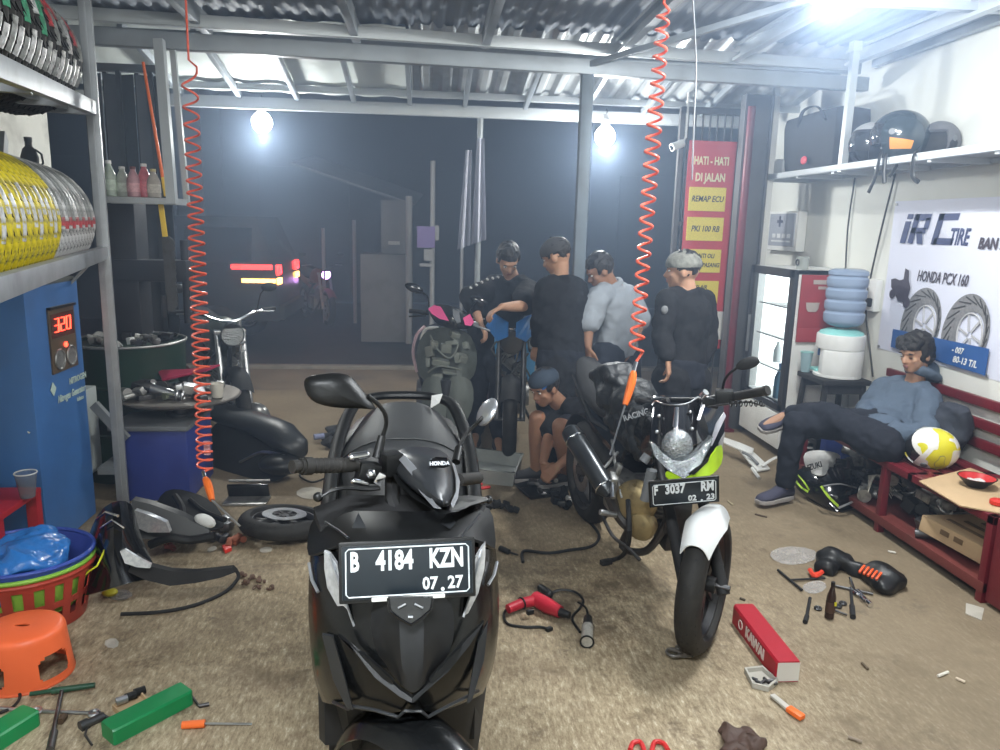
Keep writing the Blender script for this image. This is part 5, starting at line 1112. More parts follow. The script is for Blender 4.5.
# upper cowl
b = MB(); shellgrid(b, [TY([(313, 517, 1.80), (330, 511, 1.80), (350, 512, 1.74), (378, 513, 1.70), (408, 513, 1.69), (432, 513, 1.70), (455, 511, 1.74), (472, 507, 1.78), (491, 506, 1.82)]),
    TY([(309, 536, 1.76), (328, 530, 1.70), (350, 528, 1.64), (378, 528, 1.60), (408, 528, 1.59), (432, 528, 1.60), (456, 527, 1.64), (475, 523, 1.68), (493, 528, 1.76)]),
    TY([(307, 562, 1.72), (325, 549, 1.64), (348, 545, 1.58), (378, 543, 1.55), (408, 542, 1.545), (432, 541, 1.55), (464, 540, 1.58), (484, 540, 1.63), (496, 556, 1.72)])], .008)
b.build('upper_cowl', CARM, t)
b = MB(); 
for L_ in ([(352, 528, 1.60), (358, 513, 1.66), (366, 528, 1.59)], [(441, 524, 1.62), (449, 512, 1.69), (456, 523, 1.63), (450, 529, 1.60)]): slab(b, TY(L_), .004); b.build('cowl_facet', GRYB, t); b = MB()
b.tube(TY([(325, 522, 1.69), (338, 530, 1.64), (348, 538, 1.58)]), .003, 6); b.build('cowl_line', GRYB, t); b = MB(); b.tube(TY([(460, 538, 1.58), (470, 526, 1.64), (480, 514, 1.70)]), .003, 6); b.build('cowl_line', GRYB, t)
# main front shell
def row(y, L, ys): return [PY(x, y+dy, Y) for (x, dy, Y) in L]
b = MB(); shellgrid(b, [
    row(545, [(322, 8, 1.95), (307, 8, 1.80), (318, 4, 1.70), (345, 2, 1.60), (385, 2, 1.555), (408, 2, 1.55), (432, 2, 1.555), (468, 2, 1.60), (488, 2, 1.70), (498, 4, 1.80), (486, 6, 1.95)], 0),
    row(580, [(322, 4, 1.93), (306, 4, 1.76), (314, 0, 1.66), (345, 0, 1.57), (385, 0, 1.53), (408, 0, 1.525), (432, 0, 1.53), (466, 0, 1.57), (490, 0, 1.66), (501, 2, 1.76), (488, 4, 1.93)], 0),
    row(612, [(322, 4, 1.92), (305, 4, 1.73), (313, 0, 1.62), (342, 0, 1.545), (380, 0, 1.505), (408, 0, 1.49), (436, 0, 1.505), (470, 0, 1.545), (491, 0, 1.62), (502, 2, 1.73), (490, 4, 1.92)], 0),
    row(645, [(326, 4, 1.90), (307, 4, 1.70), (318, 0, 1.58), (346, 0, 1.52), (384, 0, 1.475), (410, 0, 1.45), (436, 0, 1.475), (468, 0, 1.52), (489, 0, 1.58), (500, 2, 1.70), (486, 4, 1.90)], 0),
    row(678, [(330, 4, 1.88), (309, 4, 1.66), (326, 2, 1.56), (355, 2, 1.49), (388, 2, 1.45), (412, 2, 1.42), (436, 0, 1.45), (460, 0, 1.49), (480, -4, 1.56), (495, -4, 1.66), (482, 0, 1.88)], 0),
    row(700, [(334, 2, 1.86), (318, 0, 1.66), (338, 4, 1.56), (365, 10, 1.50), (396, 13, 1.46), (412, 6, 1.44), (430, 13, 1.46), (450, 7, 1.50), (468, 0, 1.56), (486, -10, 1.66), (476, -4, 1.86)], 0)], .008)
b.build('front_cover', CARB, t)
# raised centre fairing under the plate
b = MB(); shellgrid(b, [
    TY([(372, 597, 1.515), (388, 597, 1.495), (400, 597, 1.462), (411, 597, 1.474), (423, 597, 1.462), (436, 597, 1.495), (452, 597, 1.515)]),
    TY([(370, 630, 1.495), (388, 630, 1.47), (400, 632, 1.424), (411, 634, 1.444), (423, 632, 1.424), (437, 630, 1.47), (455, 628, 1.495)]),
    TY([(378, 655, 1.475), (392, 660, 1.45), (402, 664, 1.402), (412, 668, 1.418), (423, 664, 1.402), (434, 658, 1.45), (450, 652, 1.475)]),
    TY([(394, 675, 1.455), (400, 682, 1.43), (406, 688, 1.405), (413, 694, 1.408), (420, 688, 1.405), (427, 680, 1.43), (436, 672, 1.455)])], .006)
b.build('centre_fairing', mat('satin_fairing', (.022, .023, .025), .40, .55, var=.1, coat=.1), t)
b = MB()
for L_ in ([(356, 653, 1.475), (364, 655, 1.465), (394, 682, 1.415), (391, 684, 1.42), (368, 670, 1.455)], [(462, 646, 1.475), (455, 652, 1.465), (429, 680, 1.415), (432, 683, 1.42), (456, 663, 1.455)],
           [(338, 636, 1.50), (350, 645, 1.485), (375, 678, 1.435), (400, 697, 1.405), (412, 703, 1.395), (412, 698, 1.40), (400, 690, 1.41), (375, 668, 1.445), (352, 650, 1.485)], [(484, 622, 1.52), (470, 645, 1.485), (448, 672, 1.44), (425, 692, 1.41), (413, 703, 1.395), (412, 698, 1.40), (425, 687, 1.41), (445, 665, 1.45), (462, 644, 1.485)]): slab(b, TY(L_), .012)
b.build('front_blades', CARM, t)
b = MB(); slab(b, TY([(322, 635, 1.56), (333, 637, 1.54), (343, 672, 1.50), (353, 710, 1.48), (347, 709, 1.49), (333, 680, 1.53)]), .010); b.build('side_blade', GRYB, t); b = MB(); slab(b, TY([(488, 622, 1.58), (478, 642, 1.545), (472, 675, 1.51), (467, 704, 1.49), (472, 700, 1.50), (484, 660, 1.54)]), .010); b.build('side_blade', GRYB, t)
b = MB(); b.tube(TY([(333, 702, 1.57), (348, 709, 1.50), (352, 706, 1.49), (375, 710, 1.46), (398, 717, 1.44), (405, 711, 1.43), (421, 711, 1.43), (428, 717, 1.44), (448, 706, 1.47), (466, 697, 1.50), (478, 691, 1.57)]), .004, 6); b.build('lower_lip', GRYB, t)
for L_ in ([(325, 549, 1.645), (331, 552, 1.625), (338, 562, 1.60), (342, 585, 1.575), (352, 614, 1.545), (355, 622, 1.54), (349, 618, 1.55), (338, 603, 1.58), (328, 585, 1.61), (325, 566, 1.635)], [(485, 541, 1.645), (481, 546, 1.625), (475, 556, 1.60), (472, 585, 1.575), (465, 605, 1.555), (463, 613, 1.545), (468, 610, 1.555), (478, 590, 1.585), (484, 566, 1.62), (485, 552, 1.64)]):
    b = MB(); slab(b, TY(L_), -.014); ln = b.build('turn_signal_lens', LENS, t)
    c = sum(TY(L_), V())/len(L_); b = MB(); b.tube([TY(L_)[i]-V((0, .018, 0)) for i in (1, 3, 5)], .003, 6); b.build('light_strip', SILV, ln)
b = MB(); b.tube(TY([(309, 563, 1.70), (312, 580, 1.665), (318, 592, 1.63)]), .004, 6); b.tube(TY([(488, 585, 1.63), (494, 575, 1.66), (497, 562, 1.70)]), .004, 6); b.build('edge_strip', SILV, t)
b = MB(); L_ = TY([(388, 598, 1.445), (390, 611, 1.436), (400, 619, 1.424), (411, 625, 1.414), (422, 618, 1.424), (431, 610, 1.436), (433, 598, 1.445)]); b.tube(L_, .0035, 6); slab(b, [q+V((0, .008, 0)) for q in L_], -.006); em_ = b.build('front_emblem', BLKG, t)
b = MB()
for x in (398, 423): b.tube(TY([(x, 608, 1.426), (410+(x-410)*.35, 604, 1.428)]), .0022, 6)
b.tube(TY([(408, 617, 1.413), (413, 617, 1.413)]), .003, 6); b.build('emblem_mark', SILV, em_)
# plate
pc = PY(408, 570, 1.50); pl0 = PY(346, 547, 1.50); pl1 = PY(467, 541, 1.515); pb = PY(351, 601, 1.47)
xx = (pl1-pl0).normalized(); uu = (pl0-pb); uu = (uu-xx*uu.dot(xx)).normalized(); W_ = .276; h_ = .112
pm = face(pc, xx, uu)
def plate(par, pm, W, h, l1, l2, base, ink, name='number_plate', dense=1.0):
    b = MB(pm); b.box((0, 0, -.004), (W+.014, h+.016, .010), bev=.004); p_ = b.build(name, BLK, par)
    b = MB(pm); b.box((0, 0, .003), (W, h, .004), bev=.0015); b.build('plate_face', base, p_)
    b = MB(pm); r_ = .0016
    q = [(-W/2+.008, -h/2+.012), (-W/2+.008, h/2-.012), (-W/2+.014, h/2-.006), (W/2-.014, h/2-.006), (W/2-.008, h/2-.012), (W/2-.008, -h/2+.012), (W/2-.014, -h/2+.006), (-W/2+.014, -h/2+.006)]
    b.tube([(x, y, .006) for x, y in q], r_, 6, closed=True)
    for tx, x, sz, sx in l1: textmesh(b, tx, Matrix.Translation((x, h*.19, .006)), sz, .0012, sx, bold=.0020)
    for tx, x, sz, sx in l2: textmesh(b, tx, Matrix.Translation((x, -h*.27, .006)), sz, .0012, sx, bold=.001)
    b.build('plate_characters', ink, p_); return p_
PLB = mat('plate_black', (.012, .018, .024), .3, var=.2, vs=20); PLW = mat('plate_white', (.68, .72, .74), .45, var=.2, vs=50)
p_ = plate(t, pm, W_, h_, [('B', -.112, .056, .60), ('4184', -.028, .056, .70), ('KZN', .082, .056, .64)], [('07', .046, .036, .9), ('27', .100, .036, .9), ('.', .073, .05, 1)], PLB, PLW)
b = MB(pm); b.box((0, -h_/2-.001, .004), (.155, .009, .006), bev=.002); b.build('plate_light_strip', mat('strip_white', (.75, .75, .70), .4), p_)
# lower dark apron + fork + front fender and wheel, steering turned
SA = radians(38); sd = V((sin(SA), -cos(SA), 0)); wc = V((.00, 1.44, .28))
b = MB(); b.loft([TY([(x, y, Y) for x, y, Y in L]) for L in ([(325, 690, 1.80), (345, 704, 1.62), (395, 712, 1.56), (430, 712, 1.56), (465, 698, 1.62), (487, 682, 1.80), (470, 670, 2.0), (345, 670, 2.0)], [(336, 735, 1.82), (352, 745, 1.66), (395, 750, 1.60), (430, 750, 1.60), (462, 742, 1.66), (480, 735, 1.82), (468, 720, 2.0), (350, 720, 2.0)], [(345, 800, 1.86), (360, 810, 1.72), (395, 815, 1.68), (430, 815, 1.68), (455, 808, 1.72), (470, 800, 1.86), (462, 780, 2.0), (358, 780, 2.0)])]); b.build('inner_apron', BLKM, t)
ax = V((cos(SA), sin(SA), 0)); Mw = Matrix((sd, V((0, 0, 1)), sd.cross(V((0, 0, 1))))).transposed().to_4x4(); Mw.translation = wc
wheel(t, Mw, .272, .045, BLKG, 5)
b = MB(Mw); b.grid(lambda u, v: (lambda a, w_: ((.30+.012*(1-(2*v-1)**2)*2)*cos(a), (.30+.02*(1-(2*v-1)**2))*sin(a)-.03*abs(2*v-1)**3, (2*v-1)*w_))(radians(8+150*u), .075), 22, 8, .004); b.build('front_fender', CARB, t)
b = MB()
for s in (-1, 1): b.cyl(wc+Mw.to_3x3() @ V((0, 0, s*.085)), wc+Mw.to_3x3() @ V((-.10, .22, s*.085)), .018)
b.build('fork', BLKM, t)
# steering column
b = MB(); b.cyl((-.045, 1.62, .55), (-.065, 1.86, 1.02), .03); b.tube([P(392, 478, 1.90), P(392, 500, 1.86), P(398, 520, 1.84)], .018, 8); b.build('steering_column', BLKM, t)
# head cover
def hd(L): return [P(*q) for q in L]
b = MB(); ring0 = hd([(398, 453, 1.90), (409, 449, 1.93), (424, 449, 1.95), (446, 452, 1.96), (454, 463, 1.92), (459, 478, 1.86), (459, 494, 1.80), (453, 508, 1.72), (445, 512, 1.69), (432, 506, 1.70), (417, 496, 1.73), (404, 486, 1.78), (394, 474, 1.84), (392, 462, 1.88)])
ring1 = hd([(406, 456, 1.86), (413, 453, 1.87), (426, 453, 1.88), (442, 456, 1.88), (449, 465, 1.84), (453, 478, 1.79), (453, 492, 1.74), (449, 503, 1.69), (444, 506, 1.67), (434, 501, 1.67), (421, 492, 1.69), (410, 482, 1.74), (402, 472, 1.80), (401, 463, 1.84)])
ring2 = hd([(420, 458, 1.82), (424, 457, 1.82), (431, 457, 1.82), (438, 459, 1.82), (442, 467, 1.79), (446, 478, 1.75), (447, 488, 1.71), (445, 496, 1.68), (442, 498, 1.66), (437, 495, 1.66), (430, 486, 1.68), (424, 478, 1.71), (419, 469, 1.76), (418, 463, 1.80)])
back = [q+V((-.01, .10, -.01)) for q in ring0]
n_r = len(ring0); pts = back+ring0+ring1+ring2; fc = []
for j in range(3):
    for i in range(n_r): fc.append((j*n_r+i, j*n_r+(i+1) % n_r, (j+1)*n_r+(i+1) % n_r, (j+1)*n_r+i))
fc.append([3*n_r+i for i in range(n_r)]); fc.append([n_r-1-i for i in range(n_r)]); b.patch(pts, fc, 0, 1); hc = b.build('head_cover', GRYB, t)
b = MB(); slab(b, hd([(394, 454, 1.875), (402, 453, 1.86), (418, 470, 1.775), (424, 486, 1.71), (436, 505, 1.662), (441, 509, 1.664), (434, 508, 1.67), (420, 492, 1.70), (411, 474, 1.765)]), .006); slab(b, hd([(452, 463, 1.87), (455, 465, 1.88), (460, 482, 1.80), (458, 498, 1.745), (453, 508, 1.70), (451, 504, 1.685), (456, 492, 1.75), (456, 478, 1.80)]), .006); b.build('silver_stripe', SILV, hc)
b = MB(); slab(b, hd([(430, 460, 1.80), (436, 457, 1.80), (447, 458, 1.80), (450, 466, 1.785), (444, 468, 1.775), (430, 467, 1.775)]), .004); b.build('badge_panel', BLKG, hc)
b = MB(); textmesh(b, 'HONDA', face(P(439.5, 463.5, 1.765), (1, .1, 0), (0, .5, 1)), .0125, .001, 1.0, bold=.0006); b.build('badge_text', SILV, hc)
b = MB(); slab(b, hd([(393, 476, 1.83), (397, 483, 1.80), (412, 497, 1.74), (430, 508, 1.69), (442, 514, 1.675), (456, 512, 1.70), (470, 506, 1.80), (488, 500, 1.90), (470, 498, 1.92), (440, 500, 1.76)]), .02); b.build('head_undercover', CARM, t)
# left grip side
hL0, hL1 = P(300, 466, 1.70), P(352, 465, 1.80)
b = MB(); b.cyl(P(350, 465, 1.80), P(398, 474, 1.90), .013); b.cyl(hL1, P(300, 466, 1.70), .0175); b.cyl(P(303, 466, 1.705), P(311, 466, 1.72), .021); b.cyl(P(292, 467, 1.685), P(300, 466, 1.70), .016, .014)
for k in range(9): b.torus(hL0.lerp(hL1, .15+.08*k), hL1-hL0, .0172, .0014, 16, 5)
b.build('handlebar_grip', RUB, t)
b = MB(); b.box(P(391, 463, 1.86), (.048, .05, .055), (0, 0, 30), bev=.006); b.box(P(368, 472, 1.83), (.055, .04, .05), (0, 15, 20), bev=.008); b.build('switch_housing', BLK, t)
b = MB(); b.cap(P(352, 457, 1.78), P(366, 455, 1.80), .010); b.cap(P(354, 481, 1.77), P(366, 484, 1.79), .008); b.sph(P(371, 474, 1.79), .012); b.box(P(380, 478, 1.80), (.02, .02, .03), (0, 30, 0), bev=.004); b.build('clamp_hardware', CHROME, t)
b = MB(); b.tube(spline(hd([(378, 488, 1.80), (365, 489, 1.77), (345, 488, 1.74), (330, 491, 1.72), (320, 497, 1.71)]), 4), [.010]*6+[.008]*6+[.006]*5, 8, flat=.6); b.sph(P(318, 497, 1.71), .0115); b.build('brake_lever', BLK, t)
b = MB(); b.sph(P(489, 500, 1.96), .010); b.tube(hd([(489, 500, 1.96), (478, 502, 1.95), (462, 500, 1.9)]), .006, 6); b.build('brake_lever', BLK, t)
b = MB(); b.cyl(P(458, 480, 1.95), P(478, 478, 2.15), .017); b.build('handlebar_grip', RUB, t)
# mirrors
b = MB(); b.cyl(P(377, 458, 1.86), P(382, 436, 1.87), .013, .010); b.tube(spline(hd([(382, 438, 1.87), (386, 425, 1.86), (385, 414, 1.84), (378, 404, 1.82), (368, 396, 1.80)]), 4), .0055, 8); mr = b.build('mirror', BLK, t)
F0 = hd([(303, 380, 1.76), (307, 375, 1.76), (330, 372, 1.77), (349, 373, 1.79), (356, 381, 1.80), (364, 391, 1.80), (374, 404, 1.81), (378, 410, 1.81), (366, 407, 1.81), (345, 408, 1.79), (322, 405, 1.77), (309, 399, 1.76), (304, 389, 1.76)])
cc = sum(F0, V())/len(F0); b = MB()
mid = [cc+(q-cc)*.93+V((0, -.016, -.004)) for q in F0]; fr = [cc+(q-cc)*.62+V((0, -.032, .002)) for q in F0]; bk = [q+V((0, .006, 0)) for q in F0]
n_r = len(F0); pts = bk+F0+mid+fr; fc = [(j*n_r+i, j*n_r+(i+1) % n_r, (j+1)*n_r+(i+1) % n_r, (j+1)*n_r+i) for j in range(3) for i in range(n_r)]+[[3*n_r+i for i in range(n_r)], [n_r-1-i for i in range(n_r)]]
b.patch(pts, fc, 0, 1); b.build('mirror_shell', CARM, mr)
b = MB(); slab(b, [cc+(q-cc)*.86+V((0, .008, 0)) for q in F0], .002); b.build('mirror_glass', CHROME, mr)
b = MB(); b.tube(spline(hd([(456, 458, 2.08), (460, 444, 2.12), (468, 432, 2.16), (477, 423, 2.19), (483, 417, 2.20)]), 4), .0055, 8); b.cyl(P(456, 462, 2.06), P(459, 448, 2.1), .012); mr = b.build('mirror', BLK, t)
b = MB(); b.sph(P(487, 412, 2.22), (.017, .045, .046), 16, (0, 32, 20)); b.build('mirror_shell', SILV, mr)
# inner leg shield, floorboard, rear body, seat
b = MB(); b.loft([[V((cxv(Y)+sx*w_, Y, z_)) for sx, z_ in ((-1, z0), (-1, z1), (-.6, z1+.03), (.6, z1+.03), (1, z1), (1, z0))] for Y, w_, z0, z1 in ((1.72, .19, .34, .93), (1.80, .215, .30, .95), (1.86, .21, .28, .90), (1.92, .17, .27, .80))]); b.build('leg_shield', BLKM, t)
b = MB(); b.loft([[V((cxv(Y)+sx*w_, Y, z_)) for sx, z_ in ((-1, z0), (-1, z1), (1, z1), (1, z0))] for Y, w_, z0, z1 in ((1.80, .19, .24, .36), (2.0, .20, .22, .36), (2.15, .20, .24, .40))]); b.build('floorboard', BLKM, t)
secs = []
for Y, w_, z0, z1 in ((2.05, .13, .26, .60), (2.16, .20, .28, .68), (2.35, .262, .32, .75), (2.6, .268, .38, .79), (2.85, .252, .48, .84), (3.02, .21, .58, .87), (3.12, .12, .68, .85)):
    c = V((cxv(Y), Y, 0)); zm = z0+(z1-z0)*.62
    secs.append([c+V((x*w_, 0, z)) for x, z in ((-.55, z0), (-.92, z0+(z1-z0)*.3), (-1, zm), (-.93, z1-.02), (-.7, z1+.005), (.7, z1+.005), (.93, z1-.02), (1, zm), (.92, z0+(z1-z0)*.3), (.55, z0))])
b = MB(); b.loft(secs); b.build('rear_body', CARM, t)
def seat_pt(u, v):
    Y = 2.18+.84*v; w_ = .12+.10*sin(min(1, v*1.7)*pi/2)-.06*max(0, v-.6)**1*2; x = (2*u-1); base = .745+.085*v+.025*(1/(1+math.exp(-(v-.55)*26)))
    return V((cxv(Y)+x*w_, Y, base+.075*(1-abs(x)**2.6)))
b = MB(); b.grid(seat_pt, 18, 26, .03, (0, 0, 1)); st = b.build('seat', VIN, t, sm=60)
b = MB(); b.tube([seat_pt(u/12, .55)+V((0, 0, .003)) for u in range(13)], .003, 6); b.build('seam', BLK, st)
b = MB()
for s in (-1, 1): b.tube(spline([(cxv(2.3)+s*.235, 2.30, .745), (cxv(2.6)+s*.245, 2.6, .80), (cxv(2.85)+s*.235, 2.85, .86), (cxv(3.02)+s*.20, 3.02, .915), (cxv(3.10)+s*.15, 3.10, .925)], 5), .026, 10, flat=.7)
b.tube(spline([(cxv(3.1)-.16, 3.09, .925), (cxv(3.12)-.08, 3.13, .93), (cxv(3.12)+.08, 3.13, .93), (cxv(3.1)+.16, 3.09, .925)], 5), .022, 10, flat=.8); b.build('grab_rail', CARM, t)
b = MB(); q = V((cxv(3.05)+.13, 3.03, .935)); b.patch([q+V((-.015, .03, .01)), q+V((.03, .045, .015)), q+V((.015, -.05, .0)), q+V((-.02, -.06, -.02))], [(0, 1, 2, 3)], .004); b.build('white_tape', WHITE, t)
b = MB()
for s in (-1, 1): b.tube([(cxv(2.3)+s*.25, 2.34, .42), (cxv(2.4)+s*.262, 2.4, .58), (cxv(2.5)+s*.262, 2.55, .68)], .006, 6)
b.build('side_trim', SILV, t)
Mr = Matrix((V((0, 1, 0)), V((0, 0, 1)), V((1, 0, 0)))).transposed().to_4x4(); Mr.translation = V((cxv(2.75), 2.80, .28)); wheel(t, Mr, .275, .052, BLKG, 5, disc=False)
b = MB(); b.box((cxv(2.6)-.11, 2.62, .28), (.10, .38, .20), bev=.03); b.cyl((cxv(2.3)+.15, 2.7, .30), (cxv(2.3)+.17, 3.05, .40), .05, .045); b.build('engine_unit', DSTEEL, t)
b = MB(); b.tube([(cxv(2.4)-.12, 2.40, .2), (cxv(2.4)-.19, 2.5, .02)], .012, 8); b.build('side_stand', BLKM, t)
# ================================================================ MOTORCYCLE WITH PLATE F 3037 RM
LIME = mat('lime_panel', (.48, .75, .02), .3, var=.06, coat=.4); WFEN = mat('white_fender', (.68, .69, .68), .3, coat=.3, var=.04)
CLR = mat('headlight_facets', (.36, .38, .39), .15, .75, var=.7, vs=120, bump=.8, bs=90); SMK = mat('smoke_windscreen', (.012, .012, .014), .06, coat=.8)
t = thing('motorcycle', 'black and lime sport motorcycle with plate F 3037 RM and a golden engine cover', 'motorcycle', (1.02, 3.3, 0))
def pp(L): return [P(*q) for q in L]
wc = V((1.10, 2.66, .282)); ph = radians(35); BBK = V((-.16, .98, 0)); topc = wc+BBK*.40+V((0, 0, .54)); hd_ = V((-sin(ph), -cos(ph), 0))
Mw = Matrix((hd_, V((0, 0, 1)), hd_.cross(V((0, 0, 1))))).transposed().to_4x4(); Mw.translation = wc; Rw = Mw.to_3x3()
wheel(t, Mw, .282, .050, mat('black_rim', (.06, .06, .062), .35, .6), 5)
b = MB(Mw); b.grid(lambda u, v: (lambda a: ((.300+.010*(1-(2*v-1)**2))*cos(a), (.300+.015*(1-(2*v-1)**2))*sin(a)-.035*abs(2*v-1)**3, (2*v-1)*(.080-.05*abs(u-.5))))(radians(48+64*u)), 20, 10, .005); b.build('front_fender', WFEN, t)
b = MB()
for s in (-1, 1):
    o_ = Rw @ V((0, 0, s*.078)); b.cyl(wc+o_-V((0, 0, .03)), wc.lerp(topc, .58)+o_, .025, .023)
b.build('fork_leg', BLKM, t)
b = MB()
for s in (-1, 1): b.cyl(wc.lerp(topc, .5)+Rw @ V((0, 0, s*.078)), topc+Rw @ V((0, 0, s*.078)), .017)
b.cyl(wc+Rw @ V((0, 0, -.10)), wc+Rw @ V((0, 0, .10)), .012); b.build('fork_tube', DSTEEL, t)
b = MB(Mw); b.box((-.11, -.03, .085), (.06, .09, .05), (0, 0, 20), bev=.008); b.build('brake_caliper', DSTEEL, t)
# plate
pc = P(684, 492, 2.90); xx = (P(718, 487, 2.97)-P(650, 493, 2.99)).normalized(); pm = face(pc, xx, (-.1, -.2, 1))
plate(t, pm, .256, .102, [('F', -.108, .056, .6), ('3037', -.035, .056, .68), ('RM', .088, .056, .66)], [('02', .030, .034, .95), ('23', .100, .034, .95), ('.', .066, .05, 1)], PLB, PLW)
# headlight, fairing, windscreen
b = MB(); c = P(677, 447, 3.02); b.sph(c, (.066, .05, .075), 20); b.build('headlight', CLR, t)
b = MB(); slab(b, pp([(651, 444, 3.06), (656, 458, 3.0), (668, 470, 2.96), (684, 479, 2.94), (700, 466, 2.95), (710, 448, 3.0), (713, 437, 3.05), (704, 444, 3.0), (694, 456, 2.96), (684, 462, 2.95), (672, 460, 2.96), (662, 452, 3.0), (655, 444, 3.04)]), .035, (0, 1, 0)); b.build('headlight_wing', CLR, t)
def sym(rows, m_, nm, th=.006, sub=1):
    b = MB(); shellgrid(b, [pp(r) for r in rows], th, sub); return b.build(nm, m_, t)
sym([[(656, 402, 3.18), (664, 404, 3.12), (676, 405, 3.09), (688, 403, 3.10), (698, 398, 3.15)], [(652, 425, 3.14), (662, 428, 3.06), (676, 431, 3.02), (692, 428, 3.04), (704, 420, 3.12)], [(651, 444, 3.10), (660, 448, 3.02), (676, 450, 2.97), (696, 446, 3.0), (712, 436, 3.08)]], SMK, 'windscreen')
b = MB(); b.tube(spline(pp([(652, 405, 3.2), (656, 401, 3.19), (664, 404, 3.12), (676, 405, 3.09), (688, 403, 3.10), (698, 397, 3.15)]), 4), .0035, 6); b.build('windscreen_edge', STEEL, t)
sym([[(698, 400, 3.16), (710, 395, 3.3), (722, 392, 3.42)], [(706, 425, 3.10), (716, 420, 3.26), (724, 416, 3.42)], [(704, 450, 3.02), (716, 440, 3.2), (724, 432, 3.38)], [(700, 466, 2.98), (712, 458, 3.12), (722, 450, 3.3)]], BLKG, 'side_fairing')
sym([[(656, 402, 3.2), (648, 410, 3.3)], [(650, 425, 3.16), (642, 430, 3.3)], [(650, 445, 3.1), (640, 450, 3.28)], [(656, 460, 3.04), (648, 470, 3.24)]], BLKG, 'side_fairing')
b = MB()
for L_ in ([(704, 396, 3.12), (708, 396, 3.12), (700, 420, 3.05), (697, 420, 3.05)], [(716, 424, 3.10), (724, 412, 3.2), (726, 416, 3.2), (712, 446, 3.03), (709, 446, 3.03)], [(719, 443, 3.06), (725, 432, 3.15), (722, 452, 3.1), (716, 462, 3.05)]): slab(b, pp(L_), .004)
b.build('reflective_stripe', mat('stripe_silver', (.5, .5, .52), .3, .5), t)
sym([[(666, 468, 2.985), (678, 476, 2.955), (688, 478, 2.945), (702, 468, 2.955), (714, 452, 3.01), (721, 440, 3.1)], [(664, 478, 2.995), (677, 482, 2.955), (688, 482, 2.945), (706, 478, 2.955), (718, 470, 3.03), (723, 458, 3.14)]], LIME, 'lime_cowl', .008)
b = MB(); slab(b, pp([(688, 474, 2.925), (702, 464, 2.93), (710, 456, 2.955), (708, 462, 2.95), (694, 475, 2.925)]), .004); b.build('cowl_vent', BLK, t)
b = MB(); 
for q in ((657, 432, 3.06), (659, 416, 3.09), (692, 429, 3.03), (690, 412, 3.07)): b.sph(P(*q), .008, 8)
b.build('screen_bolt', STEEL, t)
b = MB(); b.cyl(P(677, 408, 3.06), P(675, 428, 3.02), .010, .012); b.sph(P(676, 430, 3.01), .012, 8); b.build('horn_bracket', CHROME, t)
b = MB(); b.cyl(P(652, 470, 3.12), P(645, 500, 3.16), .022); b.cyl(P(648, 455, 3.12), P(643, 462, 3.12), .02); b.build('turn_indicator', GREY, t)
# handlebar right
b = MB(); b.tube(spline(pp([(672, 400, 3.3), (700, 400, 3.2), (722, 397, 3.1), (735, 396, 3.05)]), 4), .013, 8); b.build('handlebar', BLK, t)
b = MB(); b.cyl(P(732, 397, 3.06), P(765, 391, 2.93), .018); b.cyl(P(765, 391, 2.93), P(768, 390, 2.92), .021); b.build('grip', RUB, t)
b = MB(); b.box(P(724, 396, 3.06), (.07, .06, .055), (0, 0, -20), bev=.008); b.box(P(709, 402, 3.12), (.07, .05, .04), (0, 10, 0), bev=.006); b.build('switch_housing', BLK, t)
b = MB(); b.tube(spline(pp([(708, 407, 3.06), (728, 404, 3.0), (748, 402, 2.94), (764, 406, 2.88)]), 4), .006, 8, flat=.7); b.build('clutch_lever', DSTEEL, t)
b = MB()
for k in range(7): q = P(731+5*k, 403.5, 2.96-.012*k); b.torus(q, (1, 0, 0), .011, .0025, 12, 5)
b.build('lever_cable', BLK, t)
b = MB(); b.cyl(P(702, 396, 3.1), P(706, 392, 3.08), .014); b.build('master_cylinder', CHROME, t)
b = MB(); b.tube(spline(pp([(722, 394, 3.08), (724, 382, 3.05), (729, 374, 3.0), (738, 367, 2.97)]), 4), .0055, 8); mr = b.build('mirror', BLK, t); b = MB()
mL = pp([(730, 369, 2.95), (733, 362, 2.94), (742, 356, 2.93), (753, 353, 2.92), (760, 356, 2.91), (762, 361, 2.91), (759, 366, 2.92), (750, 370, 2.93), (738, 372, 2.94)]); cc = sum(mL, V())/len(mL)
m1_ = [cc+(q-cc)*.7+V((0, -.02, 0)) for q in mL]; n_r = len(mL); b.patch(mL+m1_+[cc+V((0, -.028, 0))], [(i, (i+1) % n_r, n_r+(i+1) % n_r, n_r+i) for i in range(n_r)]+[(n_r+i, n_r+(i+1) % n_r, 2*n_r) for i in range(n_r)]+[tuple(range(n_r-1, -1, -1))], 0, 1); b.build('mirror_shell', BLKM, mr)
# left bar, seen behind the fairing
b = MB(); b.tube(spline(pp([(668, 400, 3.3), (655, 404, 3.36), (640, 400, 3.42)]), 4), .013, 8); b.cyl(P(648, 402, 3.40), P(622, 400, 3.50), .018); b.build('grip', RUB, t)
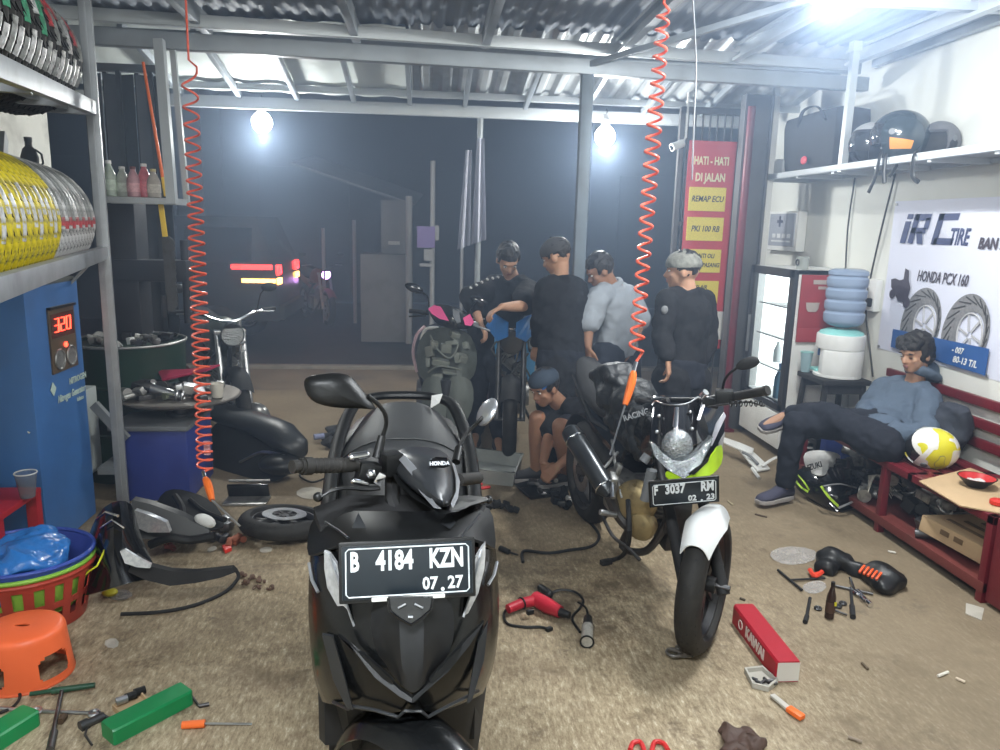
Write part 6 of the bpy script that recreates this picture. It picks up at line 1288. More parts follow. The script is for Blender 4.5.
# tank, seat, tail
b = MB()
secs = []
fr = [(1.10, 3.05, .12, .62, .84), (1.08, 3.15, .15, .60, .92), (1.04, 3.32, .15, .60, .90), (1.00, 3.50, .11, .60, .82)]
for x, Y, w_, z0, z1 in fr: secs.append([V((x+w_*cos(a)*(1 if sin(a) < 0 else .9), Y, (z0+z1)/2+(z1-z0)/2*sin(a))) for a in [2*pi*k/14 for k in range(14)]])
b.loft(secs); b.build('fuel_tank', BLKG, t, sm=60)
b = MB(); secs = []
for x, Y, w_, z0, z1 in ((1.0, 3.46, .09, .68, .76), (.98, 3.65, .13, .69, .79), (.95, 3.85, .13, .72, .84), (.93, 4.05, .10, .78, .90), (.92, 4.2, .06, .84, .92)): secs.append([V((x+w_*cos(a), Y, (z0+z1)/2+(z1-z0)/2*sin(a))) for a in [2*pi*k/14 for k in range(14)]])
b.loft(secs); b.build('seat', BLKM, t, sm=60)
b = MB(); secs = []
for x, Y, w_, z0, z1 in ((1.02, 3.35, .10, .5, .66), (.97, 3.75, .11, .55, .74), (.93, 4.05, .10, .66, .84), (.92, 4.25, .05, .76, .86)): secs.append([V((x+w_*cos(a), Y, (z0+z1)/2+(z1-z0)/2*sin(a))) for a in [2*pi*k/10 for k in range(10)]])
b.loft(secs); b.build('tail_cowl', BLKG, t)
# frame and engine
b = MB()
for s in (-1, 1): b.tube([(1.12+s*.03, 3.08, .82), (1.06+s*.10, 3.35, .62), (.99+s*.11, 3.62, .42), (.98+s*.10, 3.66, .30)], .022, 8); b.tube([(1.06+s*.09, 3.35, .64), (.97+s*.10, 3.75, .66), (.92+s*.08, 4.15, .82)], .014, 8); b.tube([(1.12+s*.03, 3.06, .72), (1.10+s*.05, 3.16, .40), (1.05+s*.08, 3.3, .22)], .014, 8)
b.build('frame_tubes', BLK, t)
b = MB(); b.box((1.04, 3.42, .36), (.24, .34, .24), (5, 0, 8), bev=.03); b.cyl((1.08, 3.22, .38), (1.10, 3.12, .60), .075, .085, n=16)
for k in range(7): b.cyl((1.085+.002*k, 3.205-.014*k, .41+.025*k), (1.086+.002*k, 3.200-.014*k, .42+.025*k), .098, n=18)
b.build('engine_block', ALU, t)
b = MB(); c = P(634, 503, 3.30); d_ = V((-.62, -.78, .0)); b.lathe([(.094, -.05), (.098, -.02), (.090, .004), (.075, .018), (.05, .026), (.001, .028)], c, d_, 28); c2 = P(640, 527, 3.27); b.lathe([(.062, -.05), (.066, -.01), (.058, .008), (.035, .016), (.001, .018)], c2, d_, 24)
for a in range(0, 360, 45): q = c+basis(d_)[0]*(.088*cos(radians(a)))+basis(d_)[1]*(.088*sin(radians(a))); b.cyl(q-d_*.02, q+d_*.016, .008, n=8)
b.build('engine_cover', GOLD, t)
b = MB(); b.tube(spline([(1.10, 3.12, .50), (1.06, 3.03, .40), (1.00, 3.10, .22), (.93, 3.26, .17)]+pp([(632, 518, 3.42), (612, 500, 3.44)]), 5), .018, 10); b.build('exhaust_pipe', DSTEEL, t)
m0, m1 = P(607, 490, 3.32), P(573, 436, 3.52)
MUF = mat('dark_chrome_muffler', (.07, .075, .08), .28, .7, var=.3)
b = MB(); ddv = (m1-m0).normalized(); b.lathe([(.022, -.03), (.040, 0), (.046, .02), (.047, .33), (.042, .36), (.026, .375), (.024, .355), (.001, .35)], m0, ddv, 24); mf = b.build('muffler', MUF, t)
b = MB(); b.torus(m0+ddv*.015, ddv, .047, .004, 24, 6); b.torus(m0+ddv*.30, ddv, .048, .005, 24, 6); b.build('muffler_band', CHROME, mf)
b = MB(); b.tube(spline([m0-ddv*.02, P(616, 510, 3.34), P(626, 524, 3.34), P(640, 530, 3.36)], 4), .026, 10); b.build('muffler_elbow', DSTEEL, t)
b = MB()
for L_ in (((590, 448, 3.5), (606, 475, 3.36), (614, 500, 3.3)), ((612, 440, 3.5), (616, 470, 3.36), (622, 498, 3.3)), ((618, 452, 3.44), (606, 466, 3.4), (596, 476, 3.38))): b.tube(pp(L_), .007, 8)
b.box(P(611, 484, 3.34), (.03, .06, .10), (20, 10, 0), bev=.006); b.box(P(617, 470, 3.36), (.025, .05, .06), (0, 20, 0), bev=.005); b.build('footrest_bracket', ALU, t)
b = MB(); q = P(612, 476, 3.33); b.cyl(q, P(613, 498, 3.26), .011); b.sph(q, .013, 8); b.cyl(P(600, 512, 3.22), P(616, 515, 3.24), .013); b.build('footpeg', STEEL, t)
b = MB(); b.tube(spline(pp([(628, 500, 3.25), (629, 540, 3.2)])+[G(622, 556, .06), G(608, 561, .02)], 4), .011, 8); b.box(G(606, 562, .02), (.06, .03, .025), (0, 0, 20), bev=.005); b.build('side_stand', BLKM, t)
b = MB(); b.tube(spline(pp([(600, 510, 3.35), (612, 535, 3.3), (628, 548, 3.25), (640, 560, 3.2)]), 4), .008, 8); b.build('brake_pedal', DSTEEL, t)
Mr = Matrix((V((.15, -.988, 0)), V((0, 0, 1)), V((-.988, -.15, 0)))).transposed().to_4x4(); Mr.translation = V((.93, 4.0, .295)); wheel(t, Mr, .295, .062, MATS['black_rim'], 5)
b = MB(); b.beam((.99, 3.62, .36), (.86, 4.02, .30), .03, .05, bev=.004); b.beam((1.05, 3.6, .36), (1.0, 4.0, .30), .03, .05, bev=.004); b.build('swing_arm', DSTEEL, t)
b = MB(Mr); b.grid(lambda u, v: ((.33)*cos(radians(60+90*u)), .33*sin(radians(60+90*u)), (2*v-1)*.07), 14, 4, .004); b.build('rear_mudguard', BLK, t)
# battery, belly parts
b = MB(); b.box((1.13, 3.1, .30), (.16, .12, .10), (10, 0, 10), bev=.01); b.box((1.10, 3.02, .42), (.12, .03, .16), bev=.004); b.build('radiator', DSTEEL, t)
# black bag lying over the tank and seat
b = MB(); 
for x, y, d_, r in ((618, 378, 3.62, .10), (610, 395, 3.64, .09), (633, 400, 3.55, .12), (645, 420, 3.46, .11), (650, 445, 3.42, .09), (622, 420, 3.55, .08), (634, 435, 3.5, .08), (603, 380, 3.7, .06)): b.sph(P(x, y, d_), (r, r, r*.85), 16)
me_ = remesh(b, .014, 2); b = MB(); b.addmesh(me_); b.warp(.035, 8, 3); b.warp(.014, 25, 1); tb = thing('draped_jacket', 'crumpled black jacket draped over the motorcycle seat below the coiled hose', 'jacket', P(632, 440, 3.5)); b.build('jacket_cloth', mat('black_nylon', (.018, .020, .022), .45, bump=.5, bs=50), tb, sm=80)
b = MB(); textmesh(b, 'RACING', face(P(636, 415, 3.32), (1, .1, .28), (0, .3, 1)), .036, .001, .9, bold=.001); b.build('jacket_lettering', mat('grey_print', (.22, .23, .24), .6), tb)
# ================================================================ OTHER MACHINES AND THE STREET
def Lm(M, p): return M @ V(p)
def bike(name, label, M, tankm, sidem, seatm=BLKM, cat='motorcycle', light=None, group=None, fairing=None, forkm=STEEL):
    """generic street motorcycle, local y forward, origin at the ground between the wheels, wheelbase 1.28"""
    t = thing(name, label, cat, M=M, group=group)
    for y in (.64, -.64):
        Mw = M @ Matrix(((0, 0, 1, 0), (1, 0, 0, y), (0, 1, 0, .29), (0, 0, 0, 1))); wheel(t, Mw, .29, .05, ALU, 5, disc=y > 0)
    b = MB(M)
    for s in (-1, 1): b.cyl((s*.09, .64, .29), (s*.09, .46, .82), .021)
    b.box((0, .455, .84), (.22, .06, .03), bev=.005); b.cyl((-.11, .64, .29), (.11, .64, .29), .012); b.build('fork', forkm, t)
    b = MB(M); b.grid(lambda u, v: (.065*(2*v-1), .64+.325*cos(radians(40+100*u)), .29+.325*sin(radians(40+100*u))-.03*abs(2*v-1)**2), 12, 6, .004); b.build('front_fender', sidem, t)
    b = MB(M)
    for s in (-1, 1): b.tube([(s*.02, .44, .80), (s*.10, .15, .62), (s*.11, -.12, .45), (s*.09, -.15, .30)], .02, 8); b.tube([(s*.08, .1, .64), (s*.10, -.3, .66), (s*.07, -.7, .80)], .013, 8); b.beam((s*.10, -.12, .34), (s*.10, -.64, .29), .025, .04)
    b.tube([(0, .42, .72), (0, .36, .36), (0, .2, .22)], .018, 8); b.build('frame_tubes', BLK, t)
    b = MB(M); b.box((0, .08, .34), (.24, .34, .22), bev=.03); b.cyl((0, .2, .38), (0, .30, .60), .08)
    for k in range(6): b.cyl((0, .205+.012*k, .42+.028*k), (0, .21+.012*k, .43+.028*k), .10, n=16)
    b.cyl((.12, .06, .34), (.15, .06, .34), .085); b.cyl((-.15, .06, .34), (-.12, .06, .34), .085); b.build('engine', ALU, t)
    b = MB(M); b.loft([[(w*cos(a), y, (z0+z1)/2+(z1-z0)/2*sin(a)) for a in [2*pi*k/14 for k in range(14)]] for y, w, z0, z1 in ((.42, .09, .72, .84), (.34, .14, .64, .93), (.15, .15, .64, .92), (-.05, .10, .66, .82))]); b.build('fuel_tank', tankm, t, sm=60)
    b = MB(M); b.loft([[(w*cos(a), y, (z0+z1)/2+(z1-z0)/2*sin(a)) for a in [2*pi*k/12 for k in range(12)]] for y, w, z0, z1 in ((.0, .08, .70, .79), (-.25, .13, .71, .80), (-.55, .12, .77, .87), (-.75, .07, .82, .90))]); b.build('seat', seatm, t, sm=60)
    b = MB(M); b.loft([[(w*cos(a), y, (z0+z1)/2+(z1-z0)/2*sin(a)) for a in [2*pi*k/10 for k in range(10)]] for y, w, z0, z1 in ((-.1, .12, .54, .70), (-.5, .12, .62, .78), (-.88, .04, .80, .88))]); b.build('tail_cowl', sidem, t)
    b = MB(M); b.tube(spline([(-.34, .30, .98), (-.20, .38, .97), (-.06, .44, .92), (.06, .44, .92), (.20, .38, .97), (.34, .30, .98)], 4), .011, 8); b.build('handlebar', CHROME, t)
    for s in (-1, 1):
        b = MB(M); b.cyl((s*.26, .345, .978), (s*.37, .285, .98), .017); b.build('grip', RUB, t)
        b = MB(M); b.tube([(s*.20, .42, .98), (s*.34, .36, .97)], .006, 6); b.build('lever', STEEL, t)
        b = MB(M); b.tube([(s*.22, .36, .98), (s*.25, .36, 1.10), (s*.29, .34, 1.14)], .005, 6); b.sph((s*.32, .34, 1.15), (.06, .018, .035), 12); b.build('mirror', BLK, t)
    b = MB(M); b.cyl((0, .46, .84), (0, .56, .83), .07, .085, n=20); hl = b.build('headlight', BLKG, t); b = MB(M); b.cyl((0, .555, .83), (0, .565, .83), .075, n=20); b.build('headlight_glass', light or CLR, hl)
    b = MB(M); b.tube(spline([(0, .30, .55), (.05, .40, .40), (.12, .2, .18), (.14, -.2, .2)], 4), .018, 8); b.cyl((.15, -.2, .22), (.17, -.72, .36), .04, .048); b.build('exhaust', DSTEEL, t)
    if fairing:
        for s in (-1, 1): b = MB(M); b.patch([(s*.10, .50, .92), (s*.17, .30, .86), (s*.19, .20, .62), (s*.16, .35, .42), (s*.10, .50, .60)], [(0, 1, 2), (0, 2, 4), (4, 2, 3)], .006, 1); b.build('side_fairing', fairing, t)
    b = MB(M); b.tube([(-.1, -.1, .25), (-.22, -.05, .01)], .011, 6); b.build('side_stand', BLKM, t)
    return t
BLUEP = mat('bike_blue', (.04, .22, .62), .3, coat=.4)
bike('motorcycle', 'bright blue and black sport motorcycle being repaired between two standing people', frame((.66, 5.80, 0), 174), BLUEP, BLKM, fairing=mat('sky_blue_fairing', (.08, .42, .80), .3, coat=.3), forkm=DSTEEL, light=BLKG)
bt_ = [o for o in bpy.data.objects if o.get('category') == 'motorcycle'][-1]; Mb = WM[bt_.name]
for s in (-1, 1): b = MB(Mb); b.patch([(s*.03, .58, .98), (s*.13, .50, 1.03), (s*.19, .42, .93), (s*.10, .56, .84), (s*.03, .60, .88)], [(0, 1, 2, 3, 4)], .01, 0); b.build('front_cowl', BLUEP, bt_)
b = MB(Mb); rr = random.Random(9)
for k in range(16): q = V((rr.uniform(-.17, .17), rr.uniform(.38, .52), rr.uniform(.50, .92))); b.box(q, (rr.uniform(.03, .09), .05, rr.uniform(.02, .07)), [rr.uniform(-40, 40)]*3, bev=.004)
for k in range(5): b.tube(spline([(rr.uniform(-.15, .15), .50, rr.uniform(.5, .95)) for _ in range(4)], 4), .007, 6)
b.build('exposed_wiring', mat('wiring_metal', (.16, .16, .15), .5, .3, var=.6, vs=30), bt_)
bike('motorcycle', 'dark stripped motorcycle with chrome handlebar behind the green oil drum', frame((-1.62, 5.98, 0), 205), mat('dark_green_tank', (.03, .04, .03), .4), BLKM)
b = MB(); c = V((-1.35, 5.55, .55)); b.tube([c+V((.035*cos(a*.7), .035*sin(a*.7), .006*a)) for a in range(54)], .005, 6); b.cyl(c-V((0, 0, .05)), c+V((0, 0, .38)), .014); solo('shock_absorber', b, STEEL, 'steel coil spring shock absorber standing at the dark stripped motorcycle', 'shock absorber')
# ---- black motorcycle rear section with long seat, right of the tyre changer
t = thing('motorcycle_rear_section', 'long black motorcycle seat and tail section resting on the floor right of the tyre changer', 'motorcycle seat', (-1.15, 5.0, 0))
b = MB(); S = []
for x, y, z, w, h in ((P(203, 405, 5.3)[:]+(.10, .05)), (P(222, 413, 5.2)[:]+(.14, .055)), (P(245, 420, 5.1)[:]+(.13, .065)), (P(265, 427, 5.0)[:]+(.125, .075)), (P(283, 437, 4.9)[:]+(.12, .10)), (P(296, 446, 4.82)[:]+(.10, .06)), (P(302, 452, 4.8)[:]+(.05, .05))):
    d_ = V((.75, -.65, -.1)).normalized(); yx = V((.65, .75, 0)).normalized(); S.append([V((x, y, z))+yx*(w*cos(a))+V((0, 0, h*(sin(a) if sin(a) > 0 else sin(a)*.8))) for a in [2*pi*k/16 for k in range(16)]])
b.loft(S); b.build('seat', mat('black_vinyl', (.022, .024, .026), .4, bump=.1, bs=120), t, sm=70)
b = MB(); b.loft([[P(x, y, d)+V((w*cos(a), w*.7*sin(a), h*sin(a+1))) for a in [2*pi*k/12 for k in range(12)]] for x, y, d, w, h in ((212, 440, 5.2, .13, .16), (235, 452, 5.05, .14, .15), (262, 466, 4.9, .12, .10), (284, 470, 4.8, .10, .06))]); b.build('tail_body', BLKM, t)
b = MB(); b.sph(P(282, 464, 4.78), (.15, .12, .07), 20); b.warp(.01, 8); b.build('wheel_hugger', BLK, t)
b = MB(); b.tube(spline([P(240, 462, 4.95), P(262, 452, 4.85), P(285, 456, 4.75)], 4), .010, 6); b.build('frame_tube', STEEL, t)
b = MB(); b.sph(P(256, 416, 5.35), (.10, .04, .10), 18); b.sph(P(233, 405, 5.4), (.05, .03, .085), 14); solo('reflector_bowl', b, mat('dim_chrome', (.3, .3, .3), .2, .7), 'small chrome headlight bowls lying behind the long black seat', 'headlight')
# ---- pink and black scooter stripped of its front panels
GG = mat('grey_green_liner', (.075, .085, .075), .6, dirt=.5, dcol=(.02, .02, .018), ds=12); PINK = mat('pink_panel', (.75, .10, .28), .3, coat=.3)
t = thing('scooter', 'pink and black scooter with its front panels removed, standing on a red jack', 'scooter', (.10, 5.5, 0))
b = MB(); shellgrid(b, [pp(r) for r in ([(424, 332, 5.15), (436, 328, 5.0), (446, 326, 4.98), (458, 328, 5.0), (470, 334, 5.15)], [(417, 350, 5.25), (430, 350, 5.05), (446, 350, 5.05), (462, 350, 5.05), (477, 352, 5.25)], [(418, 372, 5.25), (430, 374, 5.05), (446, 376, 5.08), (462, 374, 5.05), (475, 372, 5.25)], [(424, 380, 5.2), (432, 382, 5.0), (446, 380, 5.05), (460, 382, 5.0), (470, 380, 5.2)])], .02); b.build('inner_leg_shield', GG, t)
b = MB()
for x, y, w_, h_ in ((430, 352, .05, .07), (446, 348, .07, .06), (462, 358, .06, .05), (438, 376, .07, .03), (455, 334, .06, .03), (434, 345, .05, .05), (452, 343, .08, .03), (440, 362, .12, .04), (458, 358, .04, .07), (428, 362, .03, .06), (449, 372, .10, .02), (466, 346, .03, .05)): b.box(P(x, y, 4.98), (w_, .06, h_), (random.uniform(-20, 20),)*3, bev=.005)
b.tube(spline(pp([(430, 335, 4.97), (438, 350, 4.95), (450, 358, 4.95), (458, 345, 4.95), (450, 336, 4.96)]), 4), .006, 6); b.tube(spline(pp([(428, 372, 4.98), (440, 366, 4.94), (462, 370, 4.96)]), 4), .006, 6); b.build('wiring_and_brackets', mat('dusty_brackets', (.13, .14, .12), .6, dirt=.5), t)


b = MB(); shellgrid(b, [pp(r) for r in ([(423, 378, 5.0), (434, 376, 4.94), (445, 377, 4.97)], [(421, 400, 4.98), (432, 402, 4.9), (446, 402, 4.95)], [(428, 424, 4.98), (437, 428, 4.92), (446, 424, 4.96)])], .02); shellgrid(b, [pp(r) for r in ([(447, 377, 4.97), (458, 376, 4.94), (472, 378, 5.0)], [(447, 402, 4.95), (460, 402, 4.9), (474, 400, 4.98)], [(447, 424, 4.96), (456, 428, 4.92), (468, 420, 4.98)])], .02); b.build('inner_mudguard', GG, t)
b = MB(); b.cyl(P(446, 380, 4.95), P(446, 425, 5.0), .035); b.build('fork_column', BLKM, t)
b = MB(); shellgrid(b, [pp(r) for r in ([(427, 310, 5.05), (440, 304, 5.05), (456, 309, 5.0), (470, 316, 5.05)], [(432, 318, 4.98), (444, 316, 4.92), (456, 320, 4.9), (472, 322, 5.0)], [(440, 324, 5.0), (450, 327, 4.95), (460, 329, 4.95), (472, 328, 5.02)])], .03); hc = b.build('head_cover', BLKG, t)
b = MB(); slab(b, pp([(428, 309, 5.0), (434, 305, 5.0), (441, 307, 4.96), (449, 321, 4.90), (440, 319, 4.92), (432, 314, 4.96)]), .01); slab(b, pp([(463, 318, 4.90), (470, 314, 4.97), (474, 322, 4.98), (471, 326, 4.96), (465, 325, 4.9)]), .01); b.build('pink_panel', PINK, hc)
b = MB(); b.patch(pp([(453, 309, 4.94), (459, 312, 4.90), (461, 322, 4.88), (457, 323, 4.87), (453, 316, 4.89)]), [(0, 1, 2, 3, 4)], .008); b.build('silver_highlight', SILV, hc)  # highlight on the black head cover, laid on as a silver patch
b = MB(); b.cyl(P(428, 313, 5.05), P(410, 311, 5.1), .016); b.tube(pp([(426, 316, 5.0), (409, 316.5, 5.02)]), .006, 6); b.build('handlebar', BLK, t)
b = MB(); b.cyl(P(470, 322, 5.05), P(480, 326, 5.1), .016); b.tube(pp([(474, 325, 5.0), (490, 331, 5.0)]), .007, 6); b.build('brake_lever', SILV, t)
for (a_, c_, e_) in (((429, 307, 5.05), (427, 296, 5.05), (414, 288, 5.05)), ((470, 314, 5.05), (473, 306, 5.05), (479, 301, 5.1))):
    b = MB(); b.tube(spline(pp([a_, c_, e_]), 4), .006, 6); b.sph(P(*e_), (.065, .02, .030), 14, (0, 20, 0)); b.build('mirror', BLKG, t)
b = MB(); S = []
for y, z0, z1, w_ in ((5.25, .35, .55, .12), (5.5, .4, .72, .17), (5.9, .45, .78, .17), (6.3, .55, .82, .12)): S.append([V((.10-.02*(y-5.3)+w_*cos(a), y+.05, (z0+z1)/2+(z1-z0)/2*sin(a))) for a in [2*pi*k/12 for k in range(12)]])
b.loft(S); b.build('rear_body', BLKG, t)
b = MB(); b.tube(spline(pp([(425, 326, 5.3), (417, 335, 5.3), (413, 352, 5.3), (417, 372, 5.3)]), 4), .022, 8, flat=.5); b.build('side_panel_edge', mat('pink_white_edge', (.5, .36, .40), .4), t)
b = MB(); b.tube(spline(pp([(421, 340, 5.28), (426, 329, 5.25), (438, 328, 5.2)]), 4), .012, 6); b.build('white_edge', WHITE, t)
Mr = Matrix(((0, 0, 1, .08), (1, 0, 0, 6.2), (0, 1, 0, .28), (0, 0, 0, 1))); wheel(t, Mr, .28, .05, BLKG, 5, disc=False)
b = MB(); b.box((.02, 5.9, .3), (.2, .4, .2), bev=.03); b.build('engine_unit', DSTEEL, t)
b = MB()
for y in (6.05,): b.tube([(-.06, y, .25), (-.12, y-.05, .01)], .013, 6); b.tube([(.22, y, .25), (.28, y-.05, .01)], .013, 6)
b.build('centre_stand', BLKM, t)
b = MB(); c = G(445, 450); b.box(c+V((0, .1, .02)), (.22, .30, .04), bev=.006); b.cyl(c+V((0, .1, .04)), c+V((0, .1, .26)), .035); b.box(c+V((0, .1, .27)), (.16, .08, .03), bev=.005); b.cyl(c+V((-.09, 0, .05)), c+V((.09, 0, .05)), .018); solo('jack_stand', b, mat('jack_red', (.40, .02, .03), .4), 'red steel jack stand under the pink and black scooter', 'jack')
# parts lying between the machines
for k, (x, y, s, m_, lb) in enumerate(((490, 375, .18, DSTEEL, 'dark greasy engine part on the floor beside the blue motorcycle'), (478, 385, .14, ALU, 'pale engine part on the floor right of the pink scooter'), (497, 395, .15, mat('dark_red_part', (.10, .02, .02), .6), 'dull dark red part on the floor between the scooter and the squatting person'))): scrap(G(x, y+22), s*1.6, m_, lb, 'engine part', 'engine_part', 130+k)
# grey storage box
t = thing('storage_box', 'grey open plastic parts box standing on the floor left of the squatting person', 'box', G(492, 473)); A_ = PP(459, 468, (0, 0, 0), (0, 0, 1)); 
q0, q1, q2, q3 = G(460, 467, .10), G(515, 473, .10), G(523, 454, .10), G(476, 448, .10)
GB_ = mat('grey_box', (.32, .34, .33), .55, dirt=.3)
b = MB(); cc = (q0+q1+q2+q3)/4; ins = lambda q, k: cc+(q-cc)*k
lo = [V((*(ins(q, .92).xy), 0)) for q in (q0, q1, q2, q3)]; hi = [q.copy() for q in (q0, q1, q2, q3)]; hi2 = [ins(q, .95) for q in hi]; lo2 = [V((*(ins(q, .88).xy), .012)) for q in (q0, q1, q2, q3)]
b.loft([lo, hi, hi2, lo2]); b.build('box_wall', GB_, t, sm=20)
b = MB(); b.tube(hi, .007, 6, closed=True); b.build('rim', GB_, t)
# ---- street and buildings
DK = mat('dark_facade', (.05, .055, .065), .9, var=.4, vs=.6); DK2 = mat('grey_booth', (.20, .20, .21), .85, var=.15, vs=2, dirt=.3)
def bld(label, x0, x1, y, d, h, m_, parts=()):
    t = thing('building', label, 'building', ((x0+x1)/2, y+d/2, 0)); b = MB(); b.box(((x0+x1)/2, y+d/2, h/2), (x1-x0, d, h)); b.build('wall', m_, t)
    b = MB(); b.box(((x0+x1)/2, y+d/2-.2, h+.06), (x1-x0+.4, d+.6, .12)); b.build('roof', mat('dark_roof', (.04, .04, .045), .9), t)
    for k, (px, pz, w, hh) in enumerate(parts): b = MB(); b.box((px, y-.02, pz), (w, .06, hh), bev=.01); b.build('shutter', mat('dark_shutter', (.035, .04, .05), .7), t)
    return t
bld('dark low shop building across the road at the left', -14, -4.2, 15, 4, 4.4, DK, [(-6, 1.4, 2.6, 2.6), (-9.5, 1.4, 2.6, 2.6)])
bld('dark building across the road behind the grey booth', -4.1, 3.2, 16, 4, 5.2, mat('dark_facade_plum', (.05, .048, .06), .9, var=.4, vs=.8), [(-2.5, 1.4, 1.8, 2.6), (0, 1.4, 1.6, 2.6)])
bld('dark building across the road behind the standing people', 3.3, 12, 15.5, 4, 4.8, mat('dark_facade_cool', (.04, .045, .055), .9, var=.4, vs=.8), [(5, 1.4, 2.2, 2.6), (8.5, 1.4, 2.6, 2.6)])
t = thing('roadside_booth', 'pale grey roadside booth with a narrow upper panel across the dirt strip', 'booth', (-.6, 11.0, 0))
b0, b1 = PY(360, 254, 10.5), PY(412, 254, 10.5); b = MB(); b.box(((b0.x+b1.x)/2, 10.85, b0.z/2), (b1.x-b0.x, .7, b0.z), bev=.01); b.build('lower_counter', DK2, t)
b0, b1 = PY(381, 200, 10.9), PY(408, 200, 10.9); b = MB(); b.box(((b0.x+b1.x)/2, 11.0, (b0.z+1.1)/2), (b1.x-b0.x, .2, b0.z-1.1)); b.build('upper_panel', DK2, t)
b = MB(); q = PY(394, 243, 10.86); b.box(q, (.16, .02, .05)); b.build('small_notice', WHITE, t)
b = MB(); a_, c_ = PY(290, 163, 10.2), PY(415, 205, 11.2); b.patch([a_, c_, c_+V((.1, 1.5, .2)), a_+V((.1, 1.5, .2))], [(0, 1, 2, 3)], .03); b.build('awning', mat('grey_awning', (.16, .165, .18), .8), t)
b = MB(); q = PY(409, 245, 10.4); b.cyl((q.x, q.y, 0), (q.x, q.y, PY(409, 196, 10.4).z), .045); solo('signpost', b, mat('pale_pole', (.40, .41, .43), .6), 'pale thin post standing at the right edge of the grey booth', 'post')
for x, y0_, y1_, lb in ((323, 228, 300, 'thin pale roadside pole, farther left of the grey booth'), (354, 220, 300, 'thin pale roadside pole, nearer the left side of the grey booth')):
    q = PY(x, y0_, 12.5); b = MB(); b.cyl((q.x, q.y, 0), (q.x, q.y, q.z), .03); solo('signpost', b, MATS['pale_pole'], lb, 'post')
t = thing('stall_sign', 'small purple and white signs on a dark stall right of the grey booth', 'sign', (0, 9.6, 1)); b = MB(); b.box(PY(426, 237, 9.5), (.22, .04, .26)); b.build('purple_board', mat('purple_board', (.22, .16, .42), .6), t); b = MB(); b.box(PY(428, 255, 9.5), (.10, .04, .14)); b.box(PY(426, 265, 9.5), (.16, .03, .04)); b.box(PY(437, 233, 9.5), (.05, .03, .18)); b.build('white_board', mat('dim_white', (.35, .36, .38), .6), t)
q = PY(430, 232, 9.55); b = MB(); b.cyl((q.x+.03, q.y, 0), (q.x+.03, q.y, 2.4), .03); b.cyl((q.x+.4, q.y, 0), (q.x+.4, q.y, 2.0), .02); b.build('post', MATS['pale_pole'], t)
# hanging cloths at the eave
CLO = mat('pale_cloth', (.42, .43, .50), .9, bump=.2, bs=30)
for x0, x1, y0_, y1_, lb in ((463, 474, 150, 250, 'narrow pale cloth hanging from the canopy edge left of its wider neighbour'), (474, 487, 138, 245, 'wider pale cloth hanging from the canopy edge right of the narrow one')):
    a_, c_, e_ = PY(x0, y0_, 6.7), PY(x1, y0_, 6.7), PY(x1, y1_, 6.7); b = MB(); b.grid(lambda u, v: (a_.x+(c_.x-a_.x)*(.5+(u-.5)*(.55+.6*v))-(.0 if x0 > 470 else .03*v), 6.7+.03*sin(u*11)*(.4+v), a_.z+(e_.z-a_.z)*v*(1-.05*u)), 14, 16, .004, (0, 1, 0))
    solo('hanging_cloth', b, CLO, lb, 'cloth')
q = PY(480, 135, 6.75); b = MB(); b.cyl((q.x, 6.75, 0), (q.x, 6.75, 2.6), .025); solo('canopy_post', b, GALVP, 'grey post behind the pale cloths hanging at the canopy edge', 'post')
# passing dark van
def van(M, label):
    t = thing('van', label, 'van', M=M); body = mat('van_black', (.02, .022, .026), .25, coat=.3)
    side = [(-2.1, .42), (-2.12, .95), (-1.95, 1.05), (-1.1, 1.15), (-.6, 1.68), (1.85, 1.72), (2.08, 1.15), (2.12, .42)]
    b = MB(M); b.loft([[(x, s*.80*(1 if z < 1.2 else .86), z) for x, z in side] for s in (-1, 1)]); b.build('van_body', body, t, sm=25)
    b = MB(M)
    for s in (-1, 1): 
        for x0, x1 in ((-.95, -.1), (-.02, .9), (.98, 1.8)): b.prism([(x0+(.0 if x0 > -.9 else .12), s*.815, 1.16), (x1, s*.815, 1.16), (x1, s*.715, 1.58), (x0+(.0 if x0 > -.9 else .42), s*.715, 1.58)], (0, s*.01, 0))
    b.build('side_windows', BLKG, t)
    for x in (-1.35, 1.35):
        for s in (-1, 1): Mw = M @ Matrix(((1, 0, 0, x), (0, 0, -s, s*.78), (0, 1, 0, .31), (0, 0, 0, 1))); wheel(t, Mw, .31, .09, ALU, 6, disc=False)
    for s in (-1, 1):
        b = MB(M); b.box((2.07, s*.66, 1.06), (.10, .24, .13), bev=.02); b.box((1.80, s*.815, 1.10), (.50, .04, .06), bev=.01); b.build('tail_lamp', mat('tail_red', (.8, .02, .03), .3, emit=5, ecol=(1, .04, .04), var=0), t)
        b = MB(M); b.box((2.08, s*.66, .92), (.08, .22, .08), bev=.01); b.box((1.88, s*.815, .93), (.42, .03, .05), bev=.01); b.build('indicator_lamp', mat('amber_lamp', (.9, .4, .05), .3, emit=9, ecol=(1, .50, .12), var=0), t)
    b = MB(M); b.box((2.13, 0, .52), (.10, 1.5, .18), bev=.03); b.box((-2.13, 0, .50), (.10, 1.5, .20), bev=.03); b.build('bumper', BLKM, t)
q = PY(268, 300, 9.7); van(frame((q.x-1.98, 10.5, -.04), 0), 'dark van with glowing red and amber tail lamps driving past on the road')
q = PY(325, 289, 12.6); bike('motorcycle', 'dark red motorcycle with a purple lamp far out on the road', frame((q.x-.2, 13.0, -.04), 205), mat('deep_red', (.25, .04, .03), .4), mat('deep_red', (.25, .04, .03), .4), light=mat('purple_lamp', (.5, .2, .9), .3, emit=14, ecol=(.55, .28, 1), var=0))
# dark awning/goods behind people
b = MB(); q = PY(520, 210, 8.9); b.bm.free()
